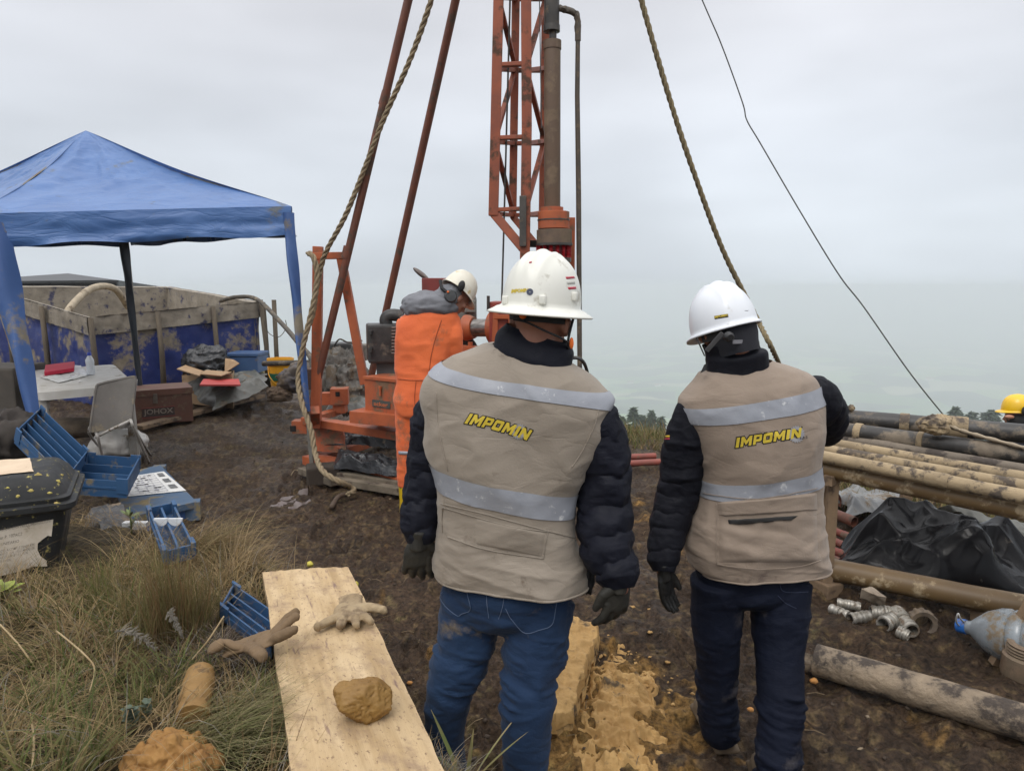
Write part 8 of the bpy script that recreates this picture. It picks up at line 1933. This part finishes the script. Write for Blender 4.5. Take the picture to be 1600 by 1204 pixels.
# ---- single plants
def leaf(mb, base, d, L, w, droop=.5, n=8, fold=.15):
    d = Vector(d).normalized(); s = d.cross(V(0, 0, 1)).normalized(); rows = []; p = Vector(base); dd = d.copy()
    for i in range(n + 1):
        t = i / n; ww = w * math.sin(math.pi * min(.98, .12 + .88 * t)) ** .8; rows.append([tuple(p - s * ww + V(0, 0, fold * ww)), tuple(p), tuple(p + s * ww + V(0, 0, fold * ww))])
        dd = (dd + V(0, 0, -droop / n)).normalized(); p = p + dd * L / n
    mb.grid(np.array(rows))
def plant(name, base, leaves, m, label, cat='plant', stem=None):
    t = empty(name, base, label, cat)
    for lf in leaves: mb = MB(); leaf(mb, Vector(base) + Vector(lf[0]), *lf[1:]); mb.build('leaf', m, t, True)
    if stem: MB().tube([Vector(base), Vector(base) + Vector(stem)], [.004, .003], 6).build('stem', m, t, True)
    return t
M_lf = mat('fresh_leaf', (.13, .17, .045), (.08, .12, .035), 20, .5, trans=0); M_lf2 = mat('yellow_green_leaf', (.26, .30, .05), (.18, .22, .05), 20, .5); M_sil = mat('silver_leaf', (.12, .15, .11), (.08, .11, .08), 20, .8)
M_lf3 = mat('olive_strap_leaf', (.14, .17, .05), (.24, .19, .09), 12, .55)
def rnd_leaves(n, L, w, up, h, dr, z=0.0):
    return [((0, 0, GR.uniform(z, h)), (math.cos(a), math.sin(a), up * GR.uniform(.5, 1.4)), L * GR.uniform(.7, 1.2), w * GR.uniform(.7, 1.2), dr) for a in (np.arange(n) * 2.4 + GR.uniform(0, 1))]
def bz(px, py, z): p = G(px, py, z); p.z = float(zb(np.array([p.x]), np.array([p.y]))[0]); return p
plant('seedling', bz(206, 836, .45), rnd_leaves(9, .055, .011, .9, .10, .4, .03), M_lf, 'bright green leafy seedling in front of the printed form', stem=(0, 0, .14))
plant('seedling', bz(238, 828, .45), rnd_leaves(7, .050, .009, 1.3, .11, .3, .04), M_lf, 'slimmer green seedling just right of the leafy one', stem=(0, 0, .15))
plant('broadleaf_plant', bz(8, 960, .42), rnd_leaves(8, .07, .026, .7, .10, .5, .02), M_lf2, 'light green broad-leaved plant at the left edge below the tub', stem=(0, 0, .1))
plant('silver_plant', bz(208, 1150, .44), rnd_leaves(26, .028, .012, .8, .06, .2), M_sil, 'small silvery green rosette in the dark grass left of the clay core', stem=(0, 0, .06))
plant('silver_plant', bz(232, 1128, .44), rnd_leaves(14, .022, .010, .9, .05, .2), M_sil, 'second smaller silvery rosette beside the first', stem=(0, 0, .05))
b0 = P(727, 1135, 1.73); b0.z = ground(b0.x, b0.y)
lv = [((0, 0, 0), (-.40, .1, 1), .24, .010, .1), ((0, 0, 0), (.12, .1, 1), .17, .008, .1), ((0, 0, 0), (.1, -.1, 1), .17, .007, .1), ((0, 0, 0), (.7, 0, .9), .24, .005, .3), ((.0, 0, 0), (-.35, -.2, .4), .2, .007, 1.6), ((0, 0, 0), (.4, -.4, .6), .2, .006, 1.5), ((0, 0, 0), (-.1, -.5, .6), .22, .007, 1.8),
      ((0, 0, 0), (-.8, -.2, .3), .16, .006, .8), ((0, 0, 0), (.6, .4, .9), .26, .003, .4), ((0, 0, 0), (-.5, .6, .5), .15, .007, .8)]
plant('strap_leaf_plant', b0, lv, M_lf3, 'strap-leaved green plant growing in front of the first man\'s left leg', stem=(0, 0, .03))
plant('grass_sprout', bz(815, 1215, .3), [((0, 0, 0), (.35, 0, 1), .22, .004, .2), ((0, 0, 0), (-.3, 0, 1), .1, .005, .3), ((0, 0, 0), (.1, .2, 1), .13, .003, .3)], M_lf3, 'thin reddish green sprout in front of the first man\'s right shin', stem=(0, 0, .03))
def fern(base, L, d, label):
    t = empty('dry_frond', base, label, 'dry frond'); d = Vector(d).normalized(); s = d.cross(V(0, 0, 1)).normalized(); mb = MB(); p = Vector(base); pts = []
    for i in range(22):
        pts.append(p.copy()); d = (d + V(0, 0, -.03)).normalized(); p = p + d * L / 22
        for sg in (-1, 1):
            for q in range(2): e = p + s * sg * L * .22 * (1 - i / 24) * GR.uniform(.6, 1.1) + d * L * .06 + V(0, 0, GR.uniform(-.01, .02)); mb.tube([p, (p + e) / 2 + V(0, 0, .004), e], [.0016, .0014, .0008], 4)
    mb.build('frond_branches', mat('grey_frond', (.20, .18, .15), (.13, .115, .09), 20, .9), t); MB().tube(pts, .0022, 5).build('stem', MATS['grey_frond'], t)
q = G(185, 985, .56); fern(q, .16, (1, -.35, .1), 'grey feathery dry frond lying on the grass left of the tussock')
q = G(262, 955, .62); fern(q, .10, (.5, -.1, -.6), 'small pale feathery frond hanging in front of the tall tussock')
for k, (pts, cc, lb) in enumerate((([G(88, 985, .55), G(130, 1020, .56), G(148, 1045, .53), G(140, 1080, .5)], 'x', 'single thick bent straw arching over the lower left grass'), ([G(0, 975, .55), G(28, 1005, .55), G(50, 1035, .5)], 'x', 'straight pale straw at the left edge'), ([G(50, 1130, .55), G(53, 1160, .56), G(50, 1204, .55)], 'x', 'pale upright straw near the bottom left corner'), ([G(300, 1030, .5), G(325, 1000, .56), G(350, 962, .62)], 'x', 'thin straw stalk crossing the dead stems'))):
    tag(hose(pts, .0028, 24, 6).build('straw_stalk', mat('straw_stalk', (.36, .27, .15), (.28, .2, .1), 20, .8), None, True), lb, 'straw')
